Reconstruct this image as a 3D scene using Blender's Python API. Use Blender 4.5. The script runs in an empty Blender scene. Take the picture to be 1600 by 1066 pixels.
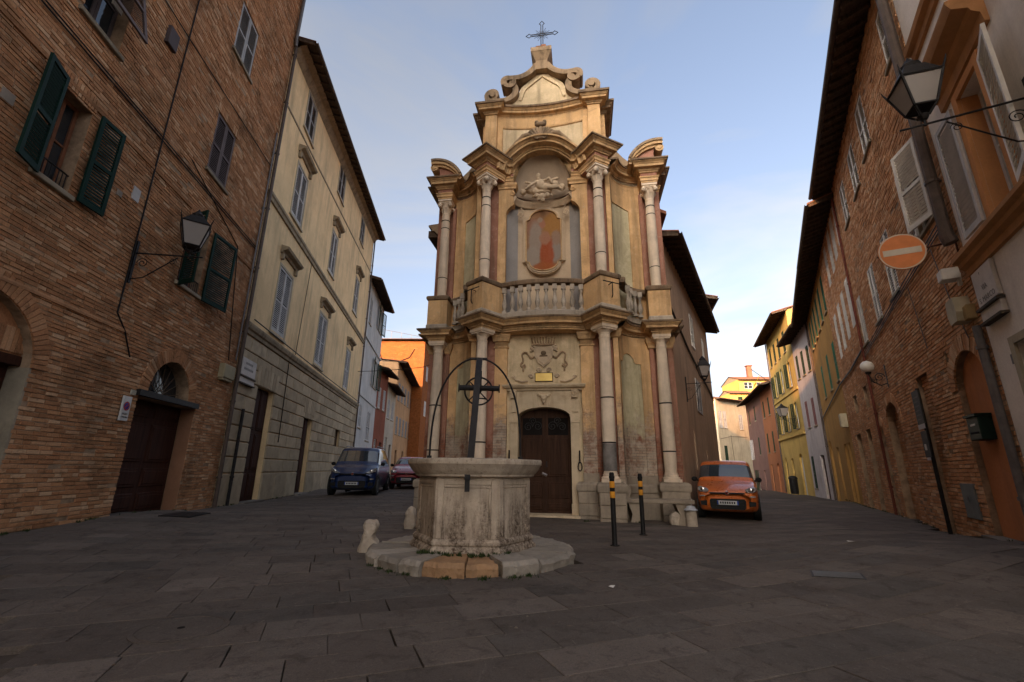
import bpy, bmesh, math, random
from mathutils import Matrix, Vector
R_ = math.radians
rnd = random.Random(7)
scene = bpy.context.scene
COL = scene.collection

# ------------------------------------------------------------------ camera
CAM_H = 1.12
cam_d = bpy.data.cameras.new('camera'); cam = bpy.data.objects.new('camera', cam_d); COL.objects.link(cam)
cam_d.sensor_width = 36.0; cam_d.lens = 16.0; cam_d.clip_start = .05; cam_d.clip_end = 3000
cam.matrix_world = Matrix.Translation((0, 0, CAM_H)) @ Matrix.Rotation(R_(90 + 15.8), 4, 'X') @ Matrix.Rotation(R_(0.7), 4, 'Z')
scene.camera = cam

# ------------------------------------------------------------------ world, sun, exposure
SUN_EL, SUN_AZ = 12.0, 215.0          # azimuth clockwise from +Y: low, behind the camera to the left
world = bpy.data.worlds.new('World'); scene.world = world; world.use_nodes = True
wn = world.node_tree.nodes; wl = world.node_tree.links; wn.clear()
w_out = wn.new('ShaderNodeOutputWorld'); w_bg = wn.new('ShaderNodeBackground')
sky = wn.new('ShaderNodeTexSky'); sky.sky_type = 'NISHITA'; sky.sun_disc = False
sky.sun_elevation = R_(SUN_EL); sky.sun_rotation = R_(SUN_AZ); sky.altitude = 300; sky.air_density = .62; sky.dust_density = 10.0; sky.ozone_density = .35
w_tc = wn.new('ShaderNodeTexCoord')
w_map = wn.new('ShaderNodeMapping'); w_map.inputs['Scale'].default_value = (1.1, 1.6, 4.2); w_map.inputs['Rotation'].default_value = (.25, .35, .4)
w_noise = wn.new('ShaderNodeTexNoise'); w_noise.inputs['Scale'].default_value = 1.25; w_noise.inputs['Detail'].default_value = 8; w_noise.inputs['Roughness'].default_value = .52; w_noise.inputs['Distortion'].default_value = .5
w_ramp = wn.new('ShaderNodeValToRGB'); w_ramp.color_ramp.elements[0].position = .43; w_ramp.color_ramp.elements[1].position = .66
w_ramp.color_ramp.elements[0].color = (.14, .14, .14, 1); w_ramp.color_ramp.elements[1].color = (.85, .85, .85, 1)
w_sep = wn.new('ShaderNodeSeparateXYZ')
w_hr = wn.new('ShaderNodeMapRange'); w_hr.inputs[1].default_value = 0.0; w_hr.inputs[2].default_value = .75; w_hr.inputs[3].default_value = .18; w_hr.inputs[4].default_value = 0.0
w_add = wn.new('ShaderNodeMath'); w_add.operation = 'ADD'; w_add.use_clamp = True
w_mix = wn.new('ShaderNodeMix'); w_mix.data_type = 'RGBA'
w_bw = wn.new('ShaderNodeRGBToBW'); w_cl = wn.new('ShaderNodeMix'); w_cl.data_type = 'RGBA'; w_cl.blend_type = 'MULTIPLY'; w_cl.inputs[0].default_value = 1; w_cl.inputs[7].default_value = (1.30, 1.28, 1.26, 1)   # thin high cloud takes the light of the sky round it
wl.new(w_tc.outputs['Generated'], w_map.inputs['Vector']); wl.new(w_map.outputs[0], w_noise.inputs['Vector'])
wl.new(w_noise.outputs[0], w_ramp.inputs[0]); wl.new(w_tc.outputs['Generated'], w_sep.inputs[0]); wl.new(w_sep.outputs[2], w_hr.inputs[0])
wl.new(w_ramp.outputs[0], w_add.inputs[0]); wl.new(w_hr.outputs[0], w_add.inputs[1]); wl.new(w_add.outputs[0], w_mix.inputs[0])
wl.new(sky.outputs[0], w_bw.inputs[0]); wl.new(w_bw.outputs[0], w_cl.inputs[6]); wl.new(w_cl.outputs[2], w_mix.inputs[7])
wl.new(sky.outputs[0], w_mix.inputs[6]); wl.new(w_mix.outputs[2], w_bg.inputs[0]); w_bg.inputs[1].default_value = .15
wl.new(w_bg.outputs[0], w_out.inputs[0])
sun_d = bpy.data.lights.new('sun', 'SUN'); sun_d.energy = 2.0; sun_d.angle = R_(.5); sun_d.color = (1.0, .46, .16)
sun = bpy.data.objects.new('sun', sun_d); COL.objects.link(sun)
_az, _el = R_(SUN_AZ), R_(SUN_EL)
to_sun = Vector((math.sin(_az) * math.cos(_el), math.cos(_az) * math.cos(_el), math.sin(_el)))
sun.rotation_euler = (-to_sun).to_track_quat('-Z', 'Y').to_euler(); sun.location = to_sun * 100
vs = scene.view_settings; vs.view_transform = 'Standard'; vs.look = 'None'; vs.exposure = 2.02; vs.gamma = 1.0; vs.use_curve_mapping = False

# ------------------------------------------------------------------ helpers
class MB:
    def __init__(s): s.v = []; s.f = []
    def add(s, vs_, fs_):
        o = len(s.v); s.v += [tuple(p) for p in vs_]; s.f += [tuple(i + o for i in f) for f in fs_]; return s
    def box(s, x0, x1, y0, y1, z0, z1):
        return s.add([(x0,y0,z0),(x1,y0,z0),(x1,y1,z0),(x0,y1,z0),(x0,y0,z1),(x1,y0,z1),(x1,y1,z1),(x0,y1,z1)],
                     [(0,3,2,1),(4,5,6,7),(0,1,5,4),(1,2,6,5),(2,3,7,6),(3,0,4,7)])
    def cbox(s, x0, x1, y0, y1, z0, z1, c=.01):
        "box whose front (-y) edges are chamfered"
        return s.add([(x0,y1,z0),(x1,y1,z0),(x1,y1,z1),(x0,y1,z1),(x0,y0+c,z0),(x1,y0+c,z0),(x1,y0+c,z1),(x0,y0+c,z1),(x0+c,y0,z0+c),(x1-c,y0,z0+c),(x1-c,y0,z1-c),(x0+c,y0,z1-c)],
                     [(0,1,5,4),(1,2,6,5),(2,3,7,6),(3,0,4,7),(4,5,9,8),(5,6,10,9),(6,7,11,10),(7,4,8,11),(8,9,10,11)])
    def quad(s, a, b, c, d): return s.add([a, b, c, d], [(0, 1, 2, 3)])
    def mbox(s, M, sx, sy, sz):
        "box of full sizes centred on matrix M"
        pts = [M @ Vector((x*sx/2, y*sy/2, z*sz/2)) for x, y, z in ((-1,-1,-1),(1,-1,-1),(1,1,-1),(-1,1,-1),(-1,-1,1),(1,-1,1),(1,1,1),(-1,1,1))]
        return s.add(pts, [(0,3,2,1),(4,5,6,7),(0,1,5,4),(1,2,6,5),(2,3,7,6),(3,0,4,7)])
    def prism(s, pts, y0, y1, vfun=None):
        "polygon in x,z extruded from y0 (front) to y1; vfun bends y by x"
        n = len(pts); g = vfun or (lambda x: 0)
        vs_ = [(x, y0 + g(x), z) for x, z in pts] + [(x, y1 + g(x), z) for x, z in pts]
        return s.add(vs_, [tuple(range(n)), tuple(range(2*n-1, n-1, -1))] + [(i, i+n, (i+1) % n + n, (i+1) % n) for i in range(n)])
    def tube(s, path, r, n=8, close=False, caps=True, rz=None):
        P = [Vector(p) for p in path]; m = len(P); rings = []
        up = None
        for i, p in enumerate(P):
            if close: d = (P[(i+1) % m] - P[i-1])
            else: d = P[min(i+1, m-1)] - P[max(i-1, 0)]
            d.normalize()
            if up is None:
                up = Vector((0,0,1)) if abs(d.z) < .9 else Vector((1,0,0))
            a = d.cross(up)
            if a.length < 1e-4: a = d.orthogonal()
            a.normalize(); b = a.cross(d).normalized(); up = b
            rr = r[i] if isinstance(r, (list, tuple)) else r
            r2 = rz if rz else rr
            rings.append([p + a*rr*math.cos(2*math.pi*k/n) + b*(r2 if rz else rr)*math.sin(2*math.pi*k/n) for k in range(n)])
        vs_ = [q for R in rings for q in R]; fs_ = []
        for i in range(m if close else m-1):
            j = (i+1) % m
            for k in range(n): fs_.append((i*n+k, i*n+(k+1) % n, j*n+(k+1) % n, j*n+k))
        if caps and not close: fs_ += [tuple(range(n-1, -1, -1)), tuple(range((m-1)*n, m*n))]
        return s.add(vs_, fs_)
    def lathe(s, prof, n=16, c=(0,0,0), ph=0, M=None, a0=0, a1=2*math.pi):
        full = abs(a1 - a0 - 2*math.pi) < 1e-6; m = n if full else n+1; vs_ = []
        for r, z in prof:
            for k in range(m):
                a = ph + a0 + (a1-a0)*k/n; v = Vector((r*math.cos(a), r*math.sin(a), z))
                if M is not None: v = M @ v
                vs_.append((v.x+c[0], v.y+c[1], v.z+c[2]))
        fs_ = []
        for i in range(len(prof)-1):
            for k in range(n):
                k2 = (k+1) % m; fs_.append((i*m+k, i*m+k2, (i+1)*m+k2, (i+1)*m+k))
        if full: fs_ += [tuple(range(m-1, -1, -1)), tuple(range((len(prof)-1)*m, len(prof)*m))]
        return s.add(vs_, fs_)
    def sweep(s, path, prof, right=True, closed=False):
        "profile [(p,z)] along a plan path [(x,y)], p measured to the right of the path, mitred"
        n = len(path); nr = []
        for i in range(n):
            def nn(a, b):
                d = Vector((b[0]-a[0], b[1]-a[1])); d.normalize(); return Vector((d.y, -d.x))
            if closed: n1, n2 = nn(path[i-1], path[i]), nn(path[i], path[(i+1) % n])
            else:
                n1 = nn(path[i-1], path[i]) if i > 0 else None; n2 = nn(path[i], path[i+1]) if i < n-1 else None
                n1 = n1 or n2; n2 = n2 or n1
            m_ = n1 + n2
            if m_.length < .05: m_ = n1.copy()
            m_.normalize(); k = max(.35, m_.dot(n1)); nr.append(m_ / k)
        vs_ = []
        for i in range(n):
            for p, z in prof: vs_.append((path[i][0] + nr[i].x*p, path[i][1] + nr[i].y*p, z))
        m = len(prof); fs_ = []
        for i in range(n if closed else n-1):
            j = (i+1) % n
            for k in range(m-1): fs_.append((i*m+k, j*m+k, j*m+k+1, i*m+k+1))
        if not closed: fs_ += [tuple(range(m)), tuple(range((n-1)*m+m-1, (n-1)*m-1, -1))]
        return s.add(vs_, fs_)
    def ball(s, c, r, n=10, m=7, sc=(1,1,1), M=None):
        vs_ = []; fs_ = []
        for i in range(m+1):
            t = math.pi*i/m
            for k in range(n):
                a = 2*math.pi*k/n; v = Vector((r*sc[0]*math.sin(t)*math.cos(a), r*sc[1]*math.sin(t)*math.sin(a), r*sc[2]*math.cos(t)))
                if M is not None: v = M @ v
                vs_.append((c[0]+v.x, c[1]+v.y, c[2]+v.z))
        for i in range(m):
            for k in range(n): fs_.append((i*n+k, (i+1)*n+k, (i+1)*n+(k+1) % n, i*n+(k+1) % n))
        return s.add(vs_, fs_)
    def build(s, name, m, parent=None, smooth=False, kind=None, label=None, angle=35):
        me = s.mesh_plain(name, m, smooth, angle); return link(name, me, parent, kind=kind, label=label)
    def mesh_plain(s, name, m, smooth, angle):
        me = bpy.data.meshes.new(name); me.from_pydata(s.v, [], s.f)
        if m: me.materials.append(m)
        bm = bmesh.new(); bm.from_mesh(me)
        if len(bm.faces) < 60000 and smooth: bmesh.ops.remove_doubles(bm, verts=bm.verts, dist=1e-5)
        bmesh.ops.recalc_face_normals(bm, faces=bm.faces)
        if smooth:
            for f in bm.faces: f.smooth = True
            for e in bm.edges:
                if len(e.link_faces) != 2 or e.calc_face_angle(0) > R_(angle): e.smooth = False
        bm.to_mesh(me); bm.free(); me.update(); return me

def link(name, me, parent=None, loc=None, rot=None, scl=None, kind=None, label=None):
    o = bpy.data.objects.new(name, me); COL.objects.link(o)
    if parent is not None: o.parent = parent
    if loc is not None: o.location = loc
    if rot is not None: o.rotation_euler = rot
    if scl is not None: o.scale = scl
    if kind: o['kind'] = kind
    if label: o['label'] = label
    return o
def tag(o, label, cat, group=None):
    o['label'] = label; o['category'] = cat
    if group: o['group'] = group
    return o
def thing(name, label, cat, loc=(0,0,0), rz=0, group=None):
    o = bpy.data.objects.new(name, None); COL.objects.link(o); o.location = loc; o.rotation_euler = (0, 0, rz); o.empty_display_size = .2
    return tag(o, label, cat, group)
def dup(root, loc, rz, label, group=None):
    r = root.copy(); COL.objects.link(r); r.location = loc; r.rotation_euler = (0, 0, rz); r['label'] = label
    if group: r['group'] = group
    for ch in list(root.children):
        c = ch.copy(); COL.objects.link(c); c.parent = r
        for g in list(ch.children):
            d = g.copy(); COL.objects.link(d); d.parent = c
    return r
_P = R_(15.8)
def project(X, Y, Z):
    yc = Y*math.cos(_P) + (Z-CAM_H)*math.sin(_P); zc = -Y*math.sin(_P) + (Z-CAM_H)*math.cos(_P)
    if yc < .1: return None
    px, py = X/yc, zc/yc; c, s_ = math.cos(R_(.7)), math.sin(R_(.7))
    return 800 + 711*(px*c + py*s_), 533 - 711*(-px*s_ + py*c), yc
def in_frame(X, Y, Z, m=20):
    q = project(X, Y, Z)
    return q is not None and -m < q[0] < 1600+m and -m < q[1] < 1066+m

# ------------------------------------------------------------------ materials
MATS = {}
def new_mat(name):
    m = bpy.data.materials.new(name); m.use_nodes = True; nt = m.node_tree; b = nt.nodes['Principled BSDF']; return m, nt, b
def N(nt, t, **kw):
    n = nt.nodes.new(t)
    for k, v in kw.items(): setattr(n, k, v)
    return n
def ramp(nt, fac, stops):
    r = N(nt, 'ShaderNodeValToRGB'); e = r.color_ramp.elements
    e[0].position, e[0].color = stops[0][0], (*stops[0][1], 1); e[1].position, e[1].color = stops[-1][0], (*stops[-1][1], 1)
    for p, c in stops[1:-1]:
        x = e.new(p); x.color = (*c, 1)
    nt.links.new(fac, r.inputs[0]); return r.outputs[0]
def gray(a): return (a, a, a)
def noise(nt, scale, detail=6, rough=.6, vec=None, sc=(1,1,1), dist=0):
    if vec is None: vec = N(nt, 'ShaderNodeNewGeometry').outputs['Position']
    mp = N(nt, 'ShaderNodeMapping'); mp.inputs['Scale'].default_value = sc; nt.links.new(vec, mp.inputs[0])
    n = N(nt, 'ShaderNodeTexNoise'); n.inputs['Scale'].default_value = scale; n.inputs['Detail'].default_value = detail; n.inputs['Roughness'].default_value = rough; n.inputs['Distortion'].default_value = dist
    nt.links.new(mp.outputs[0], n.inputs['Vector']); return n.outputs[0]
def mixc(nt, fac, a, b, mode='MIX'):
    m = N(nt, 'ShaderNodeMix', data_type='RGBA', blend_type=mode)
    for sock, v in ((m.inputs[0], fac), (m.inputs[6], a), (m.inputs[7], b)):
        if isinstance(v, (int, float)): sock.default_value = v
        elif isinstance(v, tuple): sock.default_value = (*v, 1) if len(v) == 3 else v
        else: nt.links.new(v, sock)
    return m.outputs[2]
def mathn(nt, op, a, b=None, clamp=False):
    m = N(nt, 'ShaderNodeMath', operation=op); m.use_clamp = clamp
    for sock, v in ((m.inputs[0], a), (m.inputs[1], b)):
        if v is None: continue
        if isinstance(v, (int, float)): sock.default_value = v
        else: nt.links.new(v, sock)
    return m.outputs[0]
def bump(nt, b, h, strength=.3, dist=.02):
    n = N(nt, 'ShaderNodeBump'); n.inputs['Strength'].default_value = strength; n.inputs['Distance'].default_value = dist
    nt.links.new(h, n.inputs['Height']); nt.links.new(n.outputs[0], b.inputs['Normal'])
def piece_rand(nt):
    g = N(nt, 'ShaderNodeNewGeometry').outputs['Random Per Island']; o = N(nt, 'ShaderNodeObjectInfo').outputs['Random']
    return mathn(nt, 'FRACT', mathn(nt, 'ADD', mathn(nt, 'MULTIPLY', g, 7.31), mathn(nt, 'MULTIPLY', o, 3.77)))
def M_plain(name, col, rough=.6, metal=0, var=.25, scale=6, bumpk=.15, spec=.08):
    if name in MATS: return MATS[name]
    m, nt, b = new_mat(name); n = noise(nt, scale, 8, .65)
    c = ramp(nt, n, [(.3, tuple(x*(1-var) for x in col)), (.7, tuple(min(1, x*(1+var)) for x in col))])
    nt.links.new(c, b.inputs['Base Color']); b.inputs['Roughness'].default_value = rough; b.inputs['Metallic'].default_value = metal
    b.inputs['Specular IOR Level'].default_value = spec
    if bumpk: bump(nt, b, noise(nt, scale*6, 6, .7), bumpk, .01)
    MATS[name] = m; return m
def M_plaster(name, col, dirt=(.10,.085,.07), k=.5, streak=.5, fine=.25, pale=None, bumpk=.25):
    "old lime plaster: cloudy colour, vertical rain streaks, blotches"
    if name in MATS: return MATS[name]
    m, nt, b = new_mat(name)
    big = noise(nt, .7, 5, .6); mid = noise(nt, 3.2, 8, .68); st = noise(nt, 2.4, 6, .62, sc=(1,1,.13)); fn = noise(nt, 28, 6, .7)
    c = ramp(nt, big, [(.3, tuple(x*(1-.22) for x in col)), (.7, tuple(min(1, x*1.14) for x in col))])
    c = mixc(nt, ramp(nt, mid, [(.50, gray(0)), (.74, gray(k))]), c, pale or tuple(min(1, x*1.25+.03) for x in col))
    c = mixc(nt, ramp(nt, st, [(.50, gray(0)), (.78, gray(streak))]), c, dirt)
    c = mixc(nt, ramp(nt, noise(nt, 1.3, 9, .72, sc=(1,1,.6), dist=.6), [(.58, gray(0)), (.75, gray(streak*.8))]), c, tuple(x*.6 for x in col))
    c = mixc(nt, fine, c, ramp(nt, fn, [(.25, tuple(x*.6 for x in col)), (.75, tuple(min(1, x*1.3) for x in col))]))
    nt.links.new(c, b.inputs['Base Color']); b.inputs['Roughness'].default_value = .95; b.inputs['Specular IOR Level'].default_value = .04
    h = mathn(nt, 'ADD', mathn(nt, 'MULTIPLY', mid, .7), mathn(nt, 'MULTIPLY', fn, .35)); bump(nt, b, h, bumpk, .03)
    MATS[name] = m; return m
def M_brick(name, cols, stain=(.05,.035,.028), stain_k=.75):
    "for single bricks: each piece takes its own tone"
    if name in MATS: return MATS[name]
    m, nt, b = new_mat(name); r = piece_rand(nt)
    c = ramp(nt, r, [(i/(len(cols)-1), cc) for i, cc in enumerate(cols)])
    c = mixc(nt, .38, c, ramp(nt, noise(nt, 38, 6, .75), [(.3, tuple(x*.35 for x in cols[1])), (.7, tuple(min(1, x*1.55) for x in cols[1]))]))
    c = mixc(nt, ramp(nt, noise(nt, 4.5, 8, .75, dist=.7), [(.55, gray(0)), (.70, gray(.7))]), c, tuple(x*.5 for x in stain))
    c = mixc(nt, ramp(nt, noise(nt, .9, 7, .66, dist=.4), [(.48, gray(0)), (.72, gray(stain_k))]), c, stain)
    c = mixc(nt, ramp(nt, noise(nt, 2.1, 7, .7, sc=(1,1,.5)), [(.60, gray(0)), (.78, gray(.35))]), c, (.42,.36,.28))
    nt.links.new(c, b.inputs['Base Color']); b.inputs['Roughness'].default_value = .95; b.inputs['Specular IOR Level'].default_value = .03
    bump(nt, b, noise(nt, 55, 6, .75), .45, .012); MATS[name] = m; return m
def M_stone(name, col, var=.3, dark=(.05,.042,.036), k=.5, spots=.0, streak=.0, rough=.85, piece=.25, scale=2.2):
    if name in MATS: return MATS[name]
    m, nt, b = new_mat(name); mid = noise(nt, scale, 9, .68); fn = noise(nt, scale*13, 7, .75)
    c = ramp(nt, mid, [(.28, tuple(x*(1-var) for x in col)), (.72, tuple(min(1, x*(1+var*.6)) for x in col))])
    if piece:
        pr = piece_rand(nt); c = mixc(nt, 1.0, c, ramp(nt, pr, [(0, gray(1-piece)), (1, gray(1+piece*.3))]), 'MULTIPLY')
    c = mixc(nt, ramp(nt, noise(nt, scale*.8, 8, .7, dist=.5), [(.52, gray(0)), (.75, gray(k))]), c, dark)
    if streak: c = mixc(nt, ramp(nt, noise(nt, 5.5, 7, .65, sc=(1,1,.1)), [(.5, gray(0)), (.72, gray(streak))]), c, dark)
    if spots: c = mixc(nt, ramp(nt, noise(nt, 26, 5, .8), [(.56, gray(0)), (.66, gray(spots))]), c, dark)
    nt.links.new(c, b.inputs['Base Color']); b.inputs['Roughness'].default_value = rough; b.inputs['Specular IOR Level'].default_value = .06
    bump(nt, b, mathn(nt, 'ADD', mathn(nt, 'MULTIPLY', fn, .5), mid), .4, .015); MATS[name] = m; return m
def M_paint(name, col, rough=.55, wear=.35, wearc=None):
    if name in MATS: return MATS[name]
    m, nt, b = new_mat(name); st = noise(nt, 9, 7, .7, sc=(1,1,.25))
    c = ramp(nt, noise(nt, 2.5, 6, .6), [(.3, tuple(x*.78 for x in col)), (.7, tuple(min(1, x*1.12) for x in col))])
    c = mixc(nt, ramp(nt, st, [(.55, gray(0)), (.75, gray(wear))]), c, wearc or tuple(x*.45 for x in col))
    nt.links.new(c, b.inputs['Base Color']); b.inputs['Roughness'].default_value = rough+.15; b.inputs['Specular IOR Level'].default_value = .10
    bump(nt, b, noise(nt, 40, 5, .6, sc=(1,1,.3)), .12, .006); MATS[name] = m; return m
def M_wood(name, col, rough=.6):
    if name in MATS: return MATS[name]
    m, nt, b = new_mat(name); g = noise(nt, 14, 8, .65, sc=(1,1,.06), dist=.6)
    c = ramp(nt, g, [(.3, tuple(x*.5 for x in col)), (.7, tuple(min(1, x*1.3) for x in col))])
    c = mixc(nt, ramp(nt, noise(nt, 1.8, 6, .6), [(.5, gray(0)), (.8, gray(.6))]), c, tuple(x*.4 for x in col))
    nt.links.new(c, b.inputs['Base Color']); b.inputs['Roughness'].default_value = rough+.15; b.inputs['Specular IOR Level'].default_value = .10
    bump(nt, b, g, .25, .006); MATS[name] = m; return m
def M_gloss(name, col, rough=.15, metal=0, coat=0):
    if name in MATS: return MATS[name]
    m, nt, b = new_mat(name); n = noise(nt, 3, 5, .6)
    nt.links.new(ramp(nt, n, [(.3, tuple(x*.93 for x in col)), (.7, tuple(min(1, x*1.05) for x in col))]), b.inputs['Base Color'])
    nt.links.new(ramp(nt, noise(nt, 8, 6, .7), [(.35, gray(rough)), (.75, gray(min(1, rough*2+.05)))]), b.inputs['Roughness'])
    b.inputs['Metallic'].default_value = metal; b.inputs['Coat Weight'].default_value = coat; b.inputs['Coat Roughness'].default_value = .06
    MATS[name] = m; return m
def M_glass(name, col=(.02,.025,.03), rough=.05):
    if name in MATS: return MATS[name]
    m, nt, b = new_mat(name); n = noise(nt, 1.5, 4, .5)
    nt.links.new(ramp(nt, n, [(.3, tuple(x*.8 for x in col)), (.7, tuple(x*1.3 for x in col))]), b.inputs['Base Color'])
    b.inputs['Roughness'].default_value = rough; b.inputs['Specular IOR Level'].default_value = .6; MATS[name] = m; return m

BR = M_brick('old_red_brick', [(.20,.092,.046), (.46,.23,.115), (.32,.15,.072), (.52,.29,.155), (.66,.46,.285), (.38,.18,.085), (.56,.30,.15), (.26,.125,.062), (.44,.20,.095)], stain=(.085,.052,.031), stain_k=.7)
BR2 = M_brick('old_red_brick_right', [(.33,.145,.066), (.60,.305,.15), (.46,.215,.10), (.64,.37,.20), (.74,.52,.33), (.54,.26,.12), (.40,.18,.085)], stain=(.12,.07,.04), stain_k=.5)
MORT = M_plain('lime_mortar', (.30,.205,.13), .95, 0, .45, 5, .5)
CREAM = M_plaster('cream_render', (.80,.575,.32), k=.45, streak=.6)
RUST = M_stone('rusticated_stone', (.47,.375,.25), .25, (.13,.105,.08), .55, piece=.25)
STONEJ = M_plain('joint_mortar', (.10,.085,.07), .95, 0, .3, 8, .3)
OCHRE = None
DARKWOOD = M_wood('dark_brown_wood', (.055,.022,.014))
DOORW = M_wood('church_door_wood', (.05,.024,.014), .5)
IRON = M_plain('black_iron', (.03,.028,.028), .55, .6, .35, 14, .3)
PIPEM = M_plain('brown_metal_pipe', (.10,.075,.062), .5, .3, .25, 7, .1)
GREYPIPE = M_plain('grey_metal_pipe', (.17,.155,.15), .5, .4, .25, 7, .1)
GREEN = M_paint('dark_green_paint', (.007,.026,.019), .5, .25)
GREEN2 = M_paint('mid_green_paint', (.02,.13,.07), .5, .3)
GREEN3 = M_paint('olive_green_paint', (.02,.04,.022), .6, .3)
MAUVE = M_paint('mauve_grey_paint', (.13,.10,.095), .6, .3)
WHITEP = M_paint('off_white_paint', (.74,.70,.63), .55, .4, (.34,.30,.26))
GREYP = M_paint('pale_grey_paint', (.50,.475,.45), .55, .4)
SHGREY = M_paint('grey_blue_paint', (.33,.32,.31), .55, .4)
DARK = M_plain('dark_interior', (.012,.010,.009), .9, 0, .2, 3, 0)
GLASS = M_glass('window_glass')
TILE = M_brick('roof_terracotta', [(.20,.085,.05), (.30,.13,.075), (.25,.12,.08), (.17,.09,.06)], stain=(.06,.05,.04))
EAVEW = M_wood('eave_timber', (.10,.068,.048), .85)
# ------------------------------------------------------------------ ground
GC = [(0,0,0),(0,4,0),(-3,3,0),(3,3,0),(6,4,.10),(0,8,0),(2,8,0),(-4,8,.04),(-7.3,7,.15),(-7.6,9.4,.2),(-8.1,13.2,.04),(-8.6,16.5,-.02),(-6.4,18.4,.10),(-4.9,22,.18),(-4.4,27,.25),
      (-9.1,20.2,-.02),(-10,26,.08),(.8,12.4,0),(2.4,11.6,-.02),(4.4,12.4,-.12),(6,13.5,-.12),(8.6,9.35,0),(7.6,7.4,.2),(6.6,5.6,.28),(9.9,11.6,.03),(14.4,19.8,-.06),(18.9,28,-.28),(23,41,-.45),(29,57,-1.0),
      (-2,14,.06),(-6,45,.7),(-8,70,1.4),(-40,20,.3),(60,60,-1),(0,-30,0),(-30,120,2),(60,120,0),(0,60,.5),(-12,-10,.1),(12,-8,.2)]
def gz(x, y):
    a = b = 0
    for cx, cy, cz in GC:
        w = 1.0 / ((x-cx)**2 + (y-cy)**2 + .5)**1.6; a += w*cz; b += w
    return a / b
def lie(o, rz):
    'lay a flat thing on the sloping paving'
    x, y = o.location.x, o.location.y; e = .15; nx, ny = -(gz(x+e, y)-gz(x-e, y))/(2*e), -(gz(x, y+e)-gz(x, y-e))/(2*e)
    o.rotation_euler = (Vector((0,0,1)).rotation_difference(Vector((nx, ny, 1)).normalized()).to_matrix().to_4x4() @ Matrix.Rotation(rz, 4, 'Z')).to_euler()
ANG = R_(21); CA, SA = math.cos(ANG), math.sin(ANG)
PAVE = None
def make_paving_mat():
    m, nt, b = new_mat('paving_stone'); r = piece_rand(nt)
    c = ramp(nt, r, [(0, (.070,.053,.043)), (.3, (.135,.103,.083)), (.5, (.092,.073,.060)), (.7, (.185,.143,.115)), (.86, (.055,.050,.044)), (1, (.225,.178,.146))])
    c = mixc(nt, .52, c, ramp(nt, noise(nt, 1.1, 9, .7), [(.3, (.074,.061,.052)), (.7, (.158,.130,.110))]))
    c = mixc(nt, ramp(nt, noise(nt, 5.5, 8, .72, dist=.8), [(.52, gray(0)), (.68, gray(.75))]), c, (.045,.035,.029))
    c = mixc(nt, ramp(nt, noise(nt, 34, 6, .8), [(.57, gray(0)), (.70, gray(.6))]), c, (.24,.195,.16))
    c = mixc(nt, ramp(nt, noise(nt, 90, 5, .8), [(.35, gray(.55)), (.5, gray(0))]), c, (.035,.028,.024))
    c = mixc(nt, ramp(nt, noise(nt, 9, 9, .8, sc=(1,.35,1), dist=1.2), [(.60, gray(0)), (.66, gray(.5)), (.72, gray(0))]), c, (.22,.18,.15))
    nt.links.new(c, b.inputs['Base Color'])
    nt.links.new(ramp(nt, noise(nt, 2.3, 7, .7), [(.35, gray(.68)), (.7, gray(.95))]), b.inputs['Roughness']); b.inputs['Specular IOR Level'].default_value = .12
    h = mathn(nt, 'ADD', mathn(nt, 'MULTIPLY', noise(nt, 24, 8, .75), .5), noise(nt, 4, 7, .65)); bump(nt, b, h, .7, .02); return m
PAVE = make_paving_mat()
GROUNDM = M_plain('street_surface', (.072,.057,.047), .85, 0, .3, 1.6, .4)
def ground_sheet():
    xs = sorted(set([-600,-300,-150,-90,-60] + [-40+1.25*i for i in range(65)] + [60,90,150,300,600])); ys = sorted(set([-300,-120,-60,-30] + [-16+1.25*i for i in range(80)] + [100,140,200,300,600,1200]))
    mb = MB(); n = len(xs)
    vs_ = [(x, y, gz(x, y) - .05) for y in ys for x in xs]
    mb.add(vs_, [(j*n+i, j*n+i+1, (j+1)*n+i+1, (j+1)*n+i) for j in range(len(ys)-1) for i in range(n-1)])
    o = mb.build('ground', GROUNDM, None, True, 'structure', angle=80); o['label'] = 'dark stone paved street and square'; return o
ground = ground_sheet()
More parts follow.
